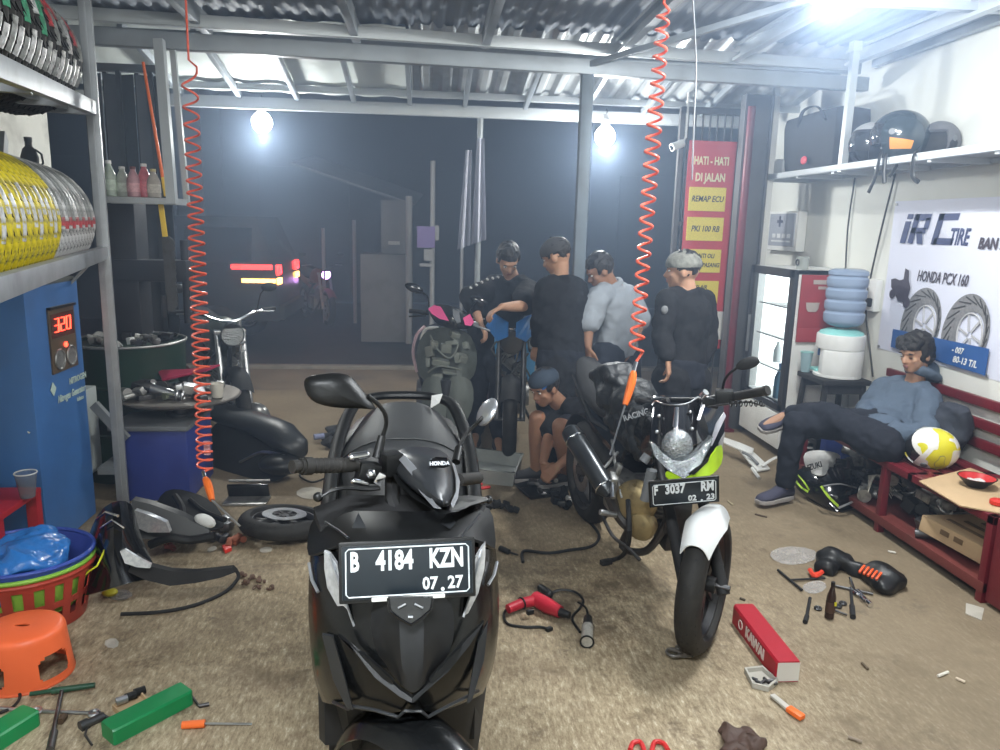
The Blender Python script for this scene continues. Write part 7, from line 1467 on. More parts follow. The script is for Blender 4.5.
# ================================================================ THINGS ON THE FLOOR
WOODM = mat('weathered_board', (.3, .25, .18), .9)
GRN = mat('green_case', (.01, .22, .07), .35, var=.12, dirt=.15, dcol=(.03, .08, .04))
def longbox(label, a, c, w, h, m_, nm='tool_case', cat='case', z=0, end=None, endn='end_label', text=None):
    a = V(a); c = V(c); d = (c-a).normalized(); x = V((d.y, -d.x, 0)); t = thing(nm, label, cat, (a+c)/2)
    S = []
    for q, k in ((a, .9), (a+d*.008, 1), (c-d*.008, 1), (c, .9)): S.append([q+x*(w/2*k*u)+V((0, 0, z+h*v)) for u, v in ((-1, .06), (-.94, 0), (.94, 0), (1, .06), (1, .90), (.86, 1), (-.86, 1), (-1, .90))])
    b = MB(); b.loft(S); b.build('case_body', m_, t, sm=20); return t, a, c, d, x
longbox('green plastic tool case lying on the floor right of the orange stool', G(108, 741), G(187, 700), .085, .055, GRN)
longbox('green plastic tool case cut by the left edge of the photo', G(-40, 768), G(32, 722), .085, .055, GRN)
t, a, c, d, x = longbox('long bright red cardboard box lying beside the front wheel of the parked motorcycle', G(742, 622), G(787, 682), .095, .085, mat('box_red', (.36, .012, .025), .5, var=.06), 'red_box', 'box')
b = MB(); b.box(c+V((0, 0, .042))+d*.001, (.002, .085, .075), (0, 0, math.degrees(math.atan2(d.y, d.x)))); b.build('white_end', mat('white_card', (.6, .57, .52), .8), t)
n_ = x if x.dot(-a) > 0 else -x
b = MB(); textmesh(b, 'KAWAI', face(a.lerp(c, .55)+n_*.0482+V((0, 0, .042)), V((0, 0, 1)).cross(n_), (0, 0, 1)), .058, .0012, .95, bold=.003); b.torus(a.lerp(c, .22)+n_*.048+V((0, 0, .042)), n_, .018, .003, 16, 5); b.build('box_text', mat('cream_text', (.7, .6, .55), .6), t)
# impact drill
t = thing('electric_drill', 'red electric drill with black chuck and cord lying between the scooter and the motorcycle', 'drill', G(540, 612))
RDM = mat('drill_red', (.50, .02, .04), .4, dirt=.25)
q = [G(508, 609, .03), G(522, 603, .035), G(538, 600, .04), G(548, 606, .04), G(560, 612, .035), G(566, 614, .035)]
b = MB(); b.tube([q[0], q[1], q[2]], [.020, .022, .026], 12); b.tube([q[2]-(q[3]-q[2])*.3, q[3], q[4]], [.032, .034, .026], 14); b.build('drill_body', RDM, t)
b = MB(); b.cyl(q[4], q[5]+(q[5]-q[4])*.6, .020, .014); b.cap(G(541, 588, .05), G(549, 594, .05), .018, .020); b.cyl(G(545, 592, .045), G(548, 600, .04), .012); b.torus(q[1], q[1]-q[0], .024, .004, 16, 6); b.box(G(530, 612, .03), (.03, .02, .02), (0, 0, 20), bev=.004); b.build('chuck_and_knob', BLK, t)
b = MB(); b.tube(spline([G(507, 608, .02), G(504, 615, .01), G(508, 624, .006), G(525, 627, .006), G(540, 627, .006), G(548, 629, .008)]), .006, 6); b.tube(spline([G(548, 595, .01), G(560, 590, .03), G(575, 592, .03), G(583, 600, .02), G(580, 608, .01), G(572, 618, .01), G(580, 632, .01)]), .006, 6); b.build('cord', BLK, t)
b = MB(); b.box(G(549, 629, .008), (.03, .02, .015), (0, 0, 30), bev=.003); b.build('plug', BLK, t)
t = thing('inspection_lamp', 'black and clear hand lamp lying right of the red electric drill', 'lamp', G(587, 640)); b = MB(); a_, c_ = G(588, 618, .025), G(587, 642, .025); b.cyl(a_, a_.lerp(c_, .45), .018, .022); b.torus(c_, c_-a_, .026, .004, 18, 6); b.build('lamp_handle', BLK, t); b = MB(); b.cyl(a_.lerp(c_, .4), c_, .025); b.build('lamp_lens', mat('lamp_clear', (.45, .43, .38), .15, .3, var=.4, vs=60), t); b = MB(); b.tube(spline([a_, G(586, 608, .03), G(578, 602, .03)]), .005, 6); b.build('lamp_cord', BLK, t)
# hose on the floor in the middle
b = MB(); b.tube(spline([G(578, 508, .008), G(588, 520, .008), G(599, 535, .008), G(592, 546, .008), G(570, 550, .008), G(548, 553, .008), G(524, 551, .008), G(523, 562, .008)]), .008, 8); solo('rubber_hose', b, BLKM, 'thin black rubber hose curving across the floor left of the parked motorcycle', 'hose')
b = MB(); b.cyl(G(500, 548, .014), G(509, 552, .012), .014); b.cyl(G(509, 552, .012), G(518, 555, .01), .005); solo('screwdriver', b, BLKM, 'black screwdriver with pale tip lying right of the large scooter', 'screwdriver')
# oil tray near squatting person
t = thing('low_tray', 'low black tray with greasy parts in front of the squatting person', 'tray', G(548, 492)); q = [G(513, 484, .03), G(528, 497, .03), G(566, 492, .03), G(575, 482, .03), G(556, 474, .03)]; cc = sum(q, V())/5
b = MB(); lo = [V((*(cc+(p-cc)*.85).xy, 0)) for p in q]; b.loft([lo, q, [cc+(p-cc)*.95 for p in q], [V((*(cc+(p-cc)*.8).xy, .006)) for p in q]]); b.build('tray_body', BLK, t, sm=20)
for k, (x_, y_, s_, m_, lb) in enumerate(((538, 486, .09, DSTEEL, 'dark metal part in the low black tray, left one'), (552, 484, .10, ALU, 'pale metal part in the low black tray, right one'), (558, 500, .11, BLKM, 'black part leaning on the front edge of the low tray'), (563, 508, .09, BLK, 'small black bracket on the floor in front of the low tray'), (545, 496, .07, DSTEEL, 'dark bolt housing at the near edge of the low tray'))): scrap(G(x_, y_, .01 if k < 2 else 0), s_, m_, lb, 'engine part', 'engine_part', 200+k)
b = MB(); b.lathe([(.022, 0), (.022, .035), (.017, .04), (.001, .04)], G(569, 502), n=18); solo('round_cap', b, WHITE, 'small round white cap on the floor in front of the low black tray', 'cap')
for k, (x_, y_, s_) in enumerate(((512, 512, .08), (505, 508, .06), (483, 503, .10), (492, 509, .09))): scrap(G(x_, y_), s_, BLKM, 'small black greasy part on the floor right of the large scooter', 'engine part', 'engine_part', 220+k, 'small black parts right of the scooter')
b = MB(); b.tube(spline([G(470, 484, .01), G(478, 488, .012), G(490, 487, .01)]), .010, 6); b.tube(spline([G(472, 488, .01), G(482, 484, .012)]), .009, 6); solo('pliers', b, mat('plier_red', (.55, .03, .03), .4), 'red-handled pliers on the floor in front of the grey parts box', 'pliers')
# ---- loose wheel left of the scooter
Mw = Matrix.Translation(G(284, 522, .06)) @ Euler((radians(-6), radians(4), 0)).to_matrix().to_4x4(); t = thing('wheel', 'loose motorcycle wheel lying flat on the floor left of the large scooter', 'wheel', M=Matrix.Translation(G(284, 522, 0)))
wheel(t, Mw, .235, .045, DSTEEL, 6)
# parts left foreground: fairing pieces
t = thing('motorcycle_fairing', 'black curved front fairing with a clear lamp lens standing on the floor by the baskets', 'fairing', G(115, 585))
b = MB(); shellgrid(b, [TY(r) for r in ([(88, 540, 3.35), (98, 512, 3.3), (112, 502, 3.25), (126, 500, 3.3), (134, 508, 3.4)], [(80, 565, 3.3), (100, 535, 3.15), (116, 522, 3.1), (128, 520, 3.15), (137, 530, 3.3)], [(80, 592, 3.15), (96, 570, 3.02), (112, 560, 3.0), (130, 556, 3.05), (150, 560, 3.15)], [(80, 598, 3.06), (100, 592, 2.98), (122, 585, 2.96), (142, 580, 3.0), (160, 578, 3.08)])], .008); b.build('fairing_shell', BLKG, t)
b = MB(); L_ = TY([(135, 556, 3.02), (150, 566, 2.98), (170, 571, 2.98), (195, 572, 3.0), (215, 570, 3.02), (232, 568, 3.04), (236, 572, 3.04), (220, 578, 3.02), (196, 583, 2.98), (170, 586, 2.96), (145, 580, 2.97), (128, 572, 3.0)]); slab(b, L_, .03); b.build('pointed_tail', BLKM, t)
b = MB(); slab(b, TY([(121, 550, 3.0), (126, 548, 3.0), (142, 558, 2.97), (152, 563, 2.96), (151, 567, 2.95), (138, 566, 2.95), (126, 562, 2.97)]), -.012); b.build('lamp_lens', LENS, t)
b = MB(); b.tube(TY([(80, 582, 3.02), (88, 572, 3.03), (97, 566, 3.02), (102, 556, 3.05), (106, 547, 3.08)]), .004, 6); b.build('yellow_pinstripe', mat('yellow_line', (.7, .72, .03), .5), t)
b = MB(); b.tube(TY([(96, 520, 3.2), (106, 512, 3.16), (118, 516, 3.12)]), .006, 6); b.tube(TY([(100, 528, 3.15), (112, 520, 3.12), (124, 528, 3.1)]), .004, 6); b.build('scratched_chrome', CHROME, t)
b = MB(); b.tube(spline([G(236, 570, .05), G(238, 578, .02), G(225, 592, .008), G(195, 605, .008), G(160, 612, .008), G(121, 614, .008)]), .008, 8); solo('rubber_trim', b, BLKM, 'dark curved rubber strip on the floor in front of the black pointed fairing', 'rubber strip')
t = thing('lamp_housing', 'black headlamp housing with a pale clear lens behind the black front fairing', 'headlamp', G(165, 530)); b = MB(); slab(b, TY([(137, 508, 3.55), (150, 512, 3.5), (168, 520, 3.5), (172, 530, 3.5), (150, 530, 3.5), (136, 524, 3.5)]), -.03); b.build('clear_lens', LENS, t)
b = MB(); slab(b, TY([(132, 500, 3.62), (150, 504, 3.6), (180, 515, 3.6), (210, 530, 3.6), (206, 540, 3.58), (170, 542, 3.55), (138, 538, 3.52), (130, 520, 3.55)]), .05); b.build('housing', BLK, t)
t = thing('fairing_heap', 'pile of black scooter bodywork panels on the floor in front of the blue tyre changer', 'bodywork', G(190, 535))
b = MB(); shellgrid(b, [TY(r) for r in ([(160, 495, 4.1), (172, 488, 4.0), (190, 492, 3.95), (212, 500, 3.9)], [(155, 512, 3.9), (175, 508, 3.8), (196, 512, 3.75), (222, 515, 3.75)], [(150, 528, 3.75), (178, 530, 3.65), (205, 532, 3.6), (228, 528, 3.65)])], .010); b.build('upper_panel', BLKM, t)
b = MB(); b.tube(spline(TY([(150, 545, 3.5), (170, 538, 3.5), (190, 540, 3.5), (215, 536, 3.5)]), 4), .022, 8); b.tube(spline(TY([(175, 496, 3.9), (182, 508, 3.8), (184, 524, 3.7)]), 4), .018, 8); b.tube(spline(TY([(190, 500, 3.85), (205, 512, 3.75), (225, 520, 3.65)]), 4), .014, 8); b.build('lower_tubes', BLK, t)
b = MB(); b.sph(PY(205, 521, 3.62), (.055, .02, .035), 14, (0, 25, 0)); b.build('white_reflector', FWH, t)
for k, (x_, y_, s_, m_, lb) in enumerate(((222, 530, .10, STEEL, 'small bright metal clamp on the floor left of the loose wheel'), (237, 545, .09, mat('copper_part', (.35, .12, .07), .4, .6), 'small copper-coloured part on the floor at the left edge of the loose wheel'), (172, 548, .08, mat('dull_red_part', (.3, .08, .07), .5), 'small reddish part in front of the black headlamp housing'), (215, 542, .09, DSTEEL, 'dark greasy part between the bodywork pile and the loose wheel'))): scrap(G(x_, y_), s_, m_, lb, 'engine part', 'engine_part', 240+k)
b = MB(); b.prism([G(222, 549, .0), G(229, 546, 0), G(232, 551, 0), G(225, 554, 0)], (0, 0, .02), .003); solo('cap', b, mat('bright_red', (.6, .03, .02), .4), 'tiny bright red plastic cap on the floor below the loose wheel', 'cap')
def scrapsheet(pts, label, m_, nm='paper_scrap', cat='paper', amp=.012, h=.004):
    cc = sum(pts, V())/len(pts); n = len(pts); b = MB(); R = []
    for k in (1, .66, .33): R += [cc+(p-cc)*k for p in pts]
    R.append(cc); fc = [(j*n+i, j*n+(i+1) % n, (j+1)*n+(i+1) % n, (j+1)*n+i) for j in range(2) for i in range(n)]+[(2*n+i, 2*n+(i+1) % n, 3*n) for i in range(n)]
    for q_ in R: q_.z = abs(mn.noise(q_*30))*amp*2+.004
    b.patch(R, fc, h*.3, 1); 
    zz = min(v.co.z for v in b.bm.verts)
    for v in b.bm.verts: v.co.z += .001-zz
    return solo(nm, b, m_, label, cat)
PAPR = mat('dirty_paper', (.45, .42, .36), .85, dirt=.3); FILM = mat('clear_film', (.50, .47, .44), .25, var=.3, vs=30, alpha=.45)
scrapsheet([G(206, 549), G(216, 545), G(219, 552), G(208, 554)], 'crumpled white paper scrap on the floor in front of the bodywork pile', PAPR)
scrapsheet([G(258, 549), G(272, 547), G(274, 552), G(260, 554)], 'flat white scrap on the floor just below the loose wheel', PAPR)
scrapsheet([G(292, 492), G(312, 486), G(330, 492), G(322, 500), G(300, 500)], 'torn pale paper on the floor between the loose wheel and the large scooter', PAPR)
scrapsheet([G(103, 597), G(115, 590), G(130, 592), G(136, 598), G(118, 603)], 'clear crumpled plastic wrapper on the floor below the black fairing', FILM, 'plastic_wrapper', 'wrapper')
b = MB(); c = G(110, 596); b.sph(c+V((0, 0, .018)), (.035, .025, .018), 12); solo('yellow_cap', b, mat('yellow_plastic2', (.6, .55, .03), .4), 'small yellow plastic piece on the floor below the black fairing', 'cap')
scrapsheet([G(102, 642), G(118, 639), G(121, 648), G(106, 650)], 'small translucent scrap on the bare floor right of the orange stool', PAPR)
for k, (x_, y_) in enumerate(((243, 577), (252, 580), (262, 582), (257, 590), (244, 586), (270, 589))): scrap(G(x_, y_), .035, mat('rust_bits', (.12, .07, .05), .8), 'tiny brown fragment on the floor left of the large scooter', 'fragment', 'metal_fragment', 260+k, 'brown fragments left of the scooter')
# steel tray/tin at (250,490)
t = thing('metal_tin', 'open shallow metal tin with a dark inside on the floor right of the tyre changer', 'tin', G(247, 500)); c = G(247, 502); b = MB(); b.box(c+V((0, .05, .05)), (.24, .02, .10), (25, 0, 0), bev=.004); b.build('lid', BLKG, t); b = MB(); b.box(c+V((0, 0, .008)), (.25, .14, .014), bev=.004); b.tube([c+V((-.12, .08, .105)), c+V((.12, .08, .105))], .008, 6); b.build('tin_base', ALU, t)
# glove / bottle bits at (325,435)
t = thing('work_gloves', 'dark crumpled work gloves on the floor left of the large scooter seat', 'gloves', G(333, 445)); b = MB()
for x_, y_, r_ in ((325, 436, .05), (332, 430, .06), (340, 434, .07), (347, 432, .05), (330, 443, .06)): b.sph(G(x_, y_, .04), (r_, r_, r_*.6), 12)
b.warp(.03, 14, 5); b.build('glove_cloth', BLKM, t); b = MB(); b.cyl(G(314, 437, .05), G(324, 436, .05), .022); b.build('cuff', mat('blue_white_cuff', (.25, .28, .45), .6, var=.5, vs=80), t)
b = MB(); b.tube(spline([G(305, 470, .01), G(300, 476, .01), G(312, 482, .01), G(325, 478, .015), G(333, 472, .01), G(322, 470, .01), G(310, 470, .01)]), .006, 6); solo('cable', b, BLKM, 'short looped black cable on the floor left of the large scooter', 'cable')
# ---- foreground left tools
t = thing('tee_wrench', 'dark green handled T wrench on the floor in front of the orange stool', 'wrench', G(60, 690)); b = MB(); b.cyl(G(30, 694, .02), G(95, 685, .02), .008, n=10); b.cyl(G(52, 691, .02), G(95, 685, .02), .0125, .009); b.build('green_handle', mat('dark_green', (.02, .07, .04), .4), t); b = MB(); b.cyl(G(62, 690, .02), G(50, 748, .012), .007); b.cyl(G(54, 732, .012), G(50, 750, .012), .012); b.build('shaft', DSTEEL, t)
b = MB(); b.cyl(G(0, 708, .010), G(35, 711, .010), .006); b.cyl(G(35, 711, .010), G(90, 713, .010), .006); b.torus(G(94, 713, .010), (0, 0, 1), .014, .006, 16, 6); b.torus(G(36, 711, .012), (0, 0, 1), .016, .006, 16, 6); solo('combination_wrench', b, STEEL, 'long steel ring wrench lying across the floor below the T wrench', 'wrench')
t = thing('bearing_box', 'small torn cardboard tray holding black bolts behind the green tool case', 'box', G(130, 702)); q = [G(112, 705, .02), G(124, 716, .02), G(150, 700, .02), G(140, 690, .02)]; b = MB(); b.loft([[V((p.x, p.y, 0)) for p in q], q, [sum(q, V())/4+(p-sum(q, V())/4)*.9 for p in q], [V((*(sum(q, V())/4+(p-sum(q, V())/4)*.88).xy, .004)) for p in q]]); b.build('tray_wall', CB, t, sm=20)
for k, (x_, y_) in enumerate(((122, 704), (131, 700), (140, 695))): b = MB(); c = G(x_, y_, .005); b.cyl(c+V((-.015, -.01, .015)), c+V((.015, .01, .015)), .014, n=10); solo('bolt', b, BLK if k else STEEL, 'short black bolt lying in the torn cardboard tray' if k else 'short bright bolt lying in the torn cardboard tray', 'bolt', 'black bolts in the cardboard tray' if k else None)
b = MB(); b.cyl(G(80, 727, .012), G(104, 716, .012), .014); b.cyl(G(80, 727, .012), G(88, 723, .012), .018); solo('socket', b, DSTEEL, 'black impact socket on the floor left of the green tool case', 'socket')
b = MB(); b.tube(spline([G(98, 712, .01), G(108, 718, .01), G(118, 722, .008)]), .006, 6); b.tube([G(88, 724, .008), G(85, 735, .008), G(92, 745, .008)], .004, 6); solo('cotter_pin', b, DSTEEL, 'thin bent steel pin on the floor between the wrench and the green case', 'pin')
b = MB(); b.tube([G(187, 690, .01), G(199, 706, .01)], .005, 6); b.cyl(G(199, 706, .008), G(209, 704, .008), .007); solo('hex_key', b, DSTEEL, 'thin black hex key lying at the right end of the green tool case', 'key')
t = thing('screwdriver', 'orange-handled screwdriver with a long thin blade right of the green tool case', 'screwdriver', G(205, 724)); b = MB(); b.cyl(G(182, 725, .014), G(205, 723.5, .014), .0125, .0135, n=10); b.build('handle', ORANGE, t); b = MB(); b.cyl(G(205, 723.5, .014), G(252, 724, .006), .0035, n=8); b.build('blade', STEEL, t)
b = MB(); b.tube(spline([G(0, 690, .01), G(12, 686, .01), G(20, 695, .01), G(14, 706, .01), G(0, 713, .01)]), .005, 6); solo('cable', b, BLKM, 'thin black cable loop on the floor at the left edge below the orange stool', 'cable')
b = MB(); b.cyl(G(60, 722, .01), G(64, 716, .01), .012); solo('nut', b, mat('brown_rubber', (.08, .05, .03), .7), 'small brown rubber piece between the T wrench and the green tool case', 'rubber piece')
# ---- right foreground
t = thing('rear_light_unit', 'black scooter part with orange ribbed patch on the floor near the bench', 'scooter part', G(865, 580))
b = MB(); 
for x_, y_, z_, r_ in ((832, 560, .07, .075), (828, 568, .05, .055), (842, 562, .07, .06), (855, 568, .06, .05), (868, 574, .05, .05), (880, 576, .07, .085), (890, 580, .07, .075), (884, 586, .05, .06)): b.sph(G(x_, y_, z_*.5), (r_, r_, r_*.8), 14)
me_ = remesh(b, .012, 2); b = MB(); b.addmesh(me_); b.warp(.018, 14, 2)
for v in b.bm.verts: v.co.z = max(v.co.z, .002)
b.build('part_body', BLK, t, sm=60); b = MB()
for k in range(5): b.box(G(862+4.2*k, 569+1.8*k, .105-.006*k), (.010, .055, .012), (20, 0, -55), bev=.002)
b.build('orange_ribs', mat('orange_ribs', (.75, .10, .02), .4), t)
b = MB(); b.tube(spline([G(810, 570, .02), G(815, 576, .02), G(822, 572, .02)]), .012, 6); b.box(G(816, 575, .01), (.05, .02, .02), (0, 0, 30), bev=.004); solo('red_connector', b, mat('red_orange', (.7, .06, .03), .4), 'small red and orange connector at the left end of the black scooter part', 'connector')
scrapsheet([G(766, 553), G(790, 546), G(820, 550), G(818, 562), G(790, 567), G(772, 561)], 'crumpled clear and pinkish plastic wrapper left of the black scooter part', FILM, 'plastic_wrapper', 'wrapper', .03)
scrapsheet([G(800, 585), G(822, 580), G(830, 588), G(815, 596), G(803, 592)], 'flat shiny plastic scrap between the thin rods in front of the bench', FILM, 'plastic_wrapper', 'wrapper')
for a_, c_, r_, nm, cat_, m_, lb in (((778, 570), (802, 590), .006, 'metal_rod', 'rod', BLKM, 'black rod leaning diagonally on the floor left of the small dark bottle'), ((790, 580), (825, 578), .005, 'metal_rod', 'rod', BLKM, 'thin black rod lying level behind the small dark bottle'), ((832, 585), (873, 594), .006, 'metal_rod', 'rod', DSTEEL, 'dark rod lying right of the small dark bottle towards the black scooter part'),
        ((810, 598), (806, 620), .007, 'small_punch', 'punch', BLKM, 'short black punch with a bright tip left of the small dark bottle'), ((851, 590), (853, 616), .007, 'small_driver', 'screwdriver', BLKM, 'short black screwdriver standing its tip toward the bench, right of the bottle'), ((834, 610), (847, 615), .005, 'short_pin', 'pin', DSTEEL, 'short dark pin just right of the small dark bottle')):
    b = MB(); b.cyl(G(*a_, .01), G(*c_, .01), r_); 
    if nm == 'small_driver': b.cyl(G(852, 606, .012), G(853, 617, .012), .012)
    if nm == 'small_punch': b.cyl(G(807, 616, .01), G(805, 622, .01), .010)
    solo(nm, b, m_, lb, cat_)
for k, (a_, c_) in enumerate((((850, 588), (862, 598)), ((858, 590), (868, 602)), ((850, 578), (855, 592)))): b = MB(); b.cyl(G(*a_, .012), G(*c_, .012), .007); b.cyl(G(*c_, .012), G(c_[0]+3, c_[1]+3, .012), .012); solo('socket_extension', b, CHROME, 'bright chrome socket extension bar in the cluster of tools in front of the bench', 'socket bar', 'chrome socket bars')
for k, (x_, y_) in enumerate(((818, 608), (843, 603), (838, 606))): b = MB(); b.torus(G(x_, y_, .008), (0, 0, 1), .012, .006, 14, 6); solo('hex_nut', b, DSTEEL, 'small dark steel ring lying near the small dark bottle', 'nut', 'dark rings near the bottle')
q = G(829, 618); t = bottle(q, .17, .020, mat('dark_brown_bottle', (.03, .015, .012), .2), BLK, 'small dark brown bottle standing on the floor among tools in front of the bench', lab=mat('dark_label', (.06, .03, .02), .5)); b = MB(); b.box(q+V((.010, -.018, .075)), (.012, .003, .018)); b.build('yellow_mark', mat('yellow_plastic2', (.6, .55, .03), .4), t)
t = thing('tensioner_box', 'torn clear package with small metal pieces in front of the long red box', 'package', G(760, 682)); b = MB(); q = [G(744, 672), G(762, 670), G(778, 684), G(768, 692), G(752, 688)]; b.loft([q, [p+V((0, 0, .02)) for p in q], [sum(q, V())/5+(p-sum(q, V())/5)*.85+V((0, 0, .02)) for p in q], [sum(q, V())/5+(p-sum(q, V())/5)*.8+V((0, 0, .005)) for p in q]]); b.build('package_wall', mat('grey_card', (.40, .38, .33), .7), t, sm=20)
b = MB()
for k in range(6): b.cyl(G(752+4*k, 678+(k % 3)*3, .012), G(757+4*k, 680+(k % 2)*3, .014), .006, n=8)
b.build('metal_pieces', DSTEEL, t)
t = thing('utility_knife', 'orange and clear cutter knife lying in front of the long red box', 'knife', G(785, 705)); b = MB(); b.beam(G(788, 708, .012), G(803, 718, .012), .030, .018, bev=.006); b.build('orange_handle', ORANGE, t); b = MB(); b.beam(G(772, 695, .010), G(789, 709, .010), .022, .010, bev=.003); b.build('clear_holder', mat('clear_holder', (.5, .47, .42), .3), t)
t = thing('leather_glove', 'crumpled dark brown glove at the bottom edge of the photo', 'glove', G(740, 745)); b = MB(); 
for x_, y_, r_ in ((726, 732, .03), (735, 740, .04), (748, 738, .04), (740, 748, .045), (756, 744, .03), (730, 750, .03)): b.sph(G(x_, y_, .015), (r_, r_, r_*.6), 12)
me_ = remesh(b, .007, 1); b = MB(); b.addmesh(me_); b.warp(.02, 25, 4)
for v in b.bm.verts: v.co.z = max(v.co.z, .002)
b.build('glove_leather', mat('brown_leather', (.07, .04, .03), .6, bump=.4, bs=60), t, sm=60)
t = thing('wire_cutter', 'red rubber-handled cutter at the bottom edge of the photo', 'pliers', G(648, 747)); b = MB()
for s in (-1, 1): b.tube(spline([G(630 if s < 0 else 668, 750, .01), G(633 if s < 0 else 663, 743, .01), G(640 if s < 0 else 655, 742, .01), G(644 if s < 0 else 652, 750, .01), G(646 if s < 0 else 650, 765, .01)]), .008, 8)
b.build('red_handles', mat('plier_red', (.55, .03, .03), .4), t)
for k, (x_, y_, dx, dy, c_, lb) in enumerate(((938, 676, 10, -4, (.7, .66, .58), 'short white stub on the bare floor in front of the bench, larger one'), (956, 678, 9, 4, (.6, .5, .38), 'thin beige stub right of the larger white one in front of the bench'), (888, 551, 8, 2, (.65, .62, .55), 'small white stub on the floor beside the bench rail'), (848, 737, 14, 5, (.25, .2, .15), 'dark brown twisted stub near the bottom edge of the photo'), (862, 663, 6, 6, (.12, .09, .06), 'small brown leaf-like scrap in the open floor in front of the bench'), (755, 514, 12, 3, (.10, .07, .05), 'dark twig-like scrap on the floor left of the planted shoe'), (728, 501, 5, 4, (.45, .38, .25), 'pale crumb on the floor right of the black and lime motorcycle'), (740, 598, 5, 2, (.1, .08, .06), 'small dark scrap on the floor right of the front wheel'))):
    b = MB(); b.cyl(G(x_, y_, .006), G(x_+dx, y_+dy, .006), .0055, n=8); solo('cigarette_stub' if k < 3 else 'debris_scrap', b, mat('stub_%d' % k, c_, .8), lb, 'stub' if k < 3 else 'scrap')
scrap(G(680, 655), .10, mat('dark_crushed', (.10, .09, .08), .4, var=.5, vs=40), 'crushed dark plastic scrap on the floor below the motorcycle front wheel', 'scrap', 'crushed_scrap', 300)
# white fairing pieces by the fridge
t = thing('fairing_piece', 'white broken fairing strips lying at the foot of the drinks fridge', 'fairing', G(752, 462))
b = MB(); L_ = [G(722, 438, .12), G(740, 444, .11), G(754, 450, .08), G(752, 455, .07), G(738, 450, .09), G(724, 444, .10)]; b.prism(L_, (0, 0, .012), .003); L_ = [G(738, 450, .08), G(752, 452, .07), G(764, 463, .03), G(770, 470, .01), G(757, 472, .01), G(748, 462, .04)]; b.prism(L_, (0, 0, .012), .003); b.tube(spline([G(762, 466, .04), G(775, 458, .06), G(792, 455, .05)]), .014, 6, flat=.5); b.tube([G(752, 468, .04), G(759, 478, .01)], .012, 6); b.build('white_shell', WFEN, t)
b = MB(); b.tube(spline([G(742, 452, .10), G(750, 456, .08), G(758, 464, .05)]), .010, 6); b.build('inner_ribs', GREY, t)
# green black fairing in front of bench
t = thing('fairing', 'black, lime and white sport fairing panels lying beside the seated person foot', 'fairing', G(835, 500))
b = MB(); shellgrid(b, [[G(*p) for p in r] for r in ([(794, 470, .14), (812, 466, .20), (835, 468, .22), (860, 470, .18), (868, 475, .12)], [(793, 482, .08), (812, 484, .15), (836, 484, .18), (858, 486, .14), (870, 490, .08)], [(800, 492, .03), (818, 497, .07), (838, 502, .09), (856, 500, .07), (868, 497, .03)], [(812, 500, .01), (826, 507, .02), (842, 512, .02), (858, 506, .02), (868, 500, .01)])], .010); b.build('black_shell', BLKG, t)
b = MB(); shellgrid(b, [[G(*p) for p in r] for r in ([(803, 452, .20), (818, 450, .26), (832, 452, .26), (842, 455, .20)], [(804, 462, .18), (816, 462, .24), (830, 462, .25), (838, 464, .19)], [(808, 472, .15), (816, 476, .19), (826, 476, .19), (833, 472, .16)])], .008); b.build('white_panel', WFEN, t)
LIM2 = mat('lime_stripe', (.40, .62, .05), .4); b = MB(); b.tube(spline([G(794, 478, .13), G(800, 486, .12), G(808, 492, .09)]), .008, 6, flat=.5); b.tube(spline([G(797, 474, .16), G(804, 482, .16), G(809, 490, .11)]), .006, 6, flat=.5); b.tube(spline([G(821, 486, .18), G(828, 496, .13), G(838, 506, .07)]), .012, 6, flat=.5); b.build('lime_stripes', LIM2, t)
b = MB(); b.tube(spline([G(838, 508, .06), G(850, 503, .08), G(866, 496, .07)]), .010, 6, flat=.5); b.tube(spline([G(830, 503, .07), G(838, 511, .04)]), .009, 6, flat=.5); b.tube(spline([G(823, 486, .19), G(840, 484, .20), G(856, 488, .16)]), .008, 6, flat=.5); b.build('silver_edges', SILV, t)
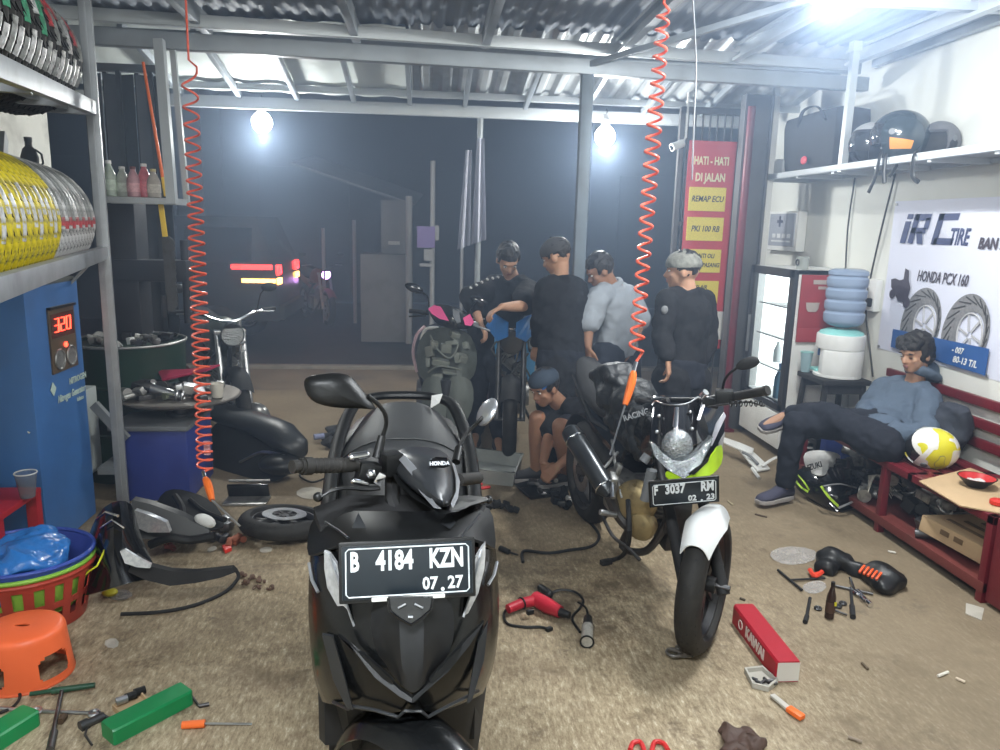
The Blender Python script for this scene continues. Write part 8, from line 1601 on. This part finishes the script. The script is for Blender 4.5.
b = MB(); textmesh(b, 'SUZUKI', face(G(812, 467, .23), (.35, -.8, .5), (0, .3, 1)), .05, .001, .9, bold=.001); b.build('panel_lettering', INK, t)
t = thing('wire_bundle', 'bundle of pale thin wires hanging at the bench leg above the fairing panels', 'wires', (2.5, 3.85, .15)); b = MB()
for k in range(12): a_ = G(868, 476+1.5*k, .2); b.tube(spline([a_, a_+V((.08, -.05+.01*k, .02+.006*k)), a_+V((.17, -.10+.012*k, -.03-.01*(k % 3)))], 4), .003, 5)
b.build('wires', mat('pale_wire', (.45, .43, .38), .6), t)
b = MB(); b.sph((2.72, 4.35, .17), (.11, .12, .13), 16); b.warp(.04, 10); solo('carpet_roll', b, GREY, 'dull grey bundle under the far end of the red bench', 'bundle') if 0 else b.bm.free()
b = MB(); b.prism([(2.47, 2.95, 0), (2.40, 2.86, 0), (2.43, 2.80, 0), (2.52, 2.90, 0)], (0, 0, .004)); solo('wood_sliver', b, PAPR, 'thin pale strip on the floor at the near leg of the red bench', 'strip')
# ---------------------------------------------------------------- camera, world, view
cam = bpy.data.cameras.new('camera'); co = bpy.data.objects.new('camera', cam); C.objects.link(co)
cam.sensor_width = 36; cam.lens = F*36/1000; cam.clip_start = .05
m = Matrix((_R, _U, -_fw)).transposed().to_4x4(); m.translation = V((0, 0, H)); co.matrix_world = m
sc = bpy.context.scene; sc.camera = co
w = bpy.data.worlds.new('world'); sc.world = w; w.use_nodes = True
w.node_tree.nodes['Background'].inputs[0].default_value = (.035, .050, .080, 1); w.node_tree.nodes['Background'].inputs[1].default_value = .5
sc.view_settings.view_transform = 'Standard'; sc.view_settings.look = 'None'; sc.view_settings.gamma = 1; sc.view_settings.use_curve_mapping = False
sc.view_settings.exposure = 0.0
sc.cycles.use_denoising = True; sc.cycles.max_bounces = 6; sc.cycles.transparent_max_bounces = 12; sc.cycles.volume_bounces = 0
sc.cycles.volume_step_rate = 4; sc.cycles.caustics_reflective = False; sc.cycles.caustics_refractive = False
sc.cycles.sample_clamp_indirect = 6
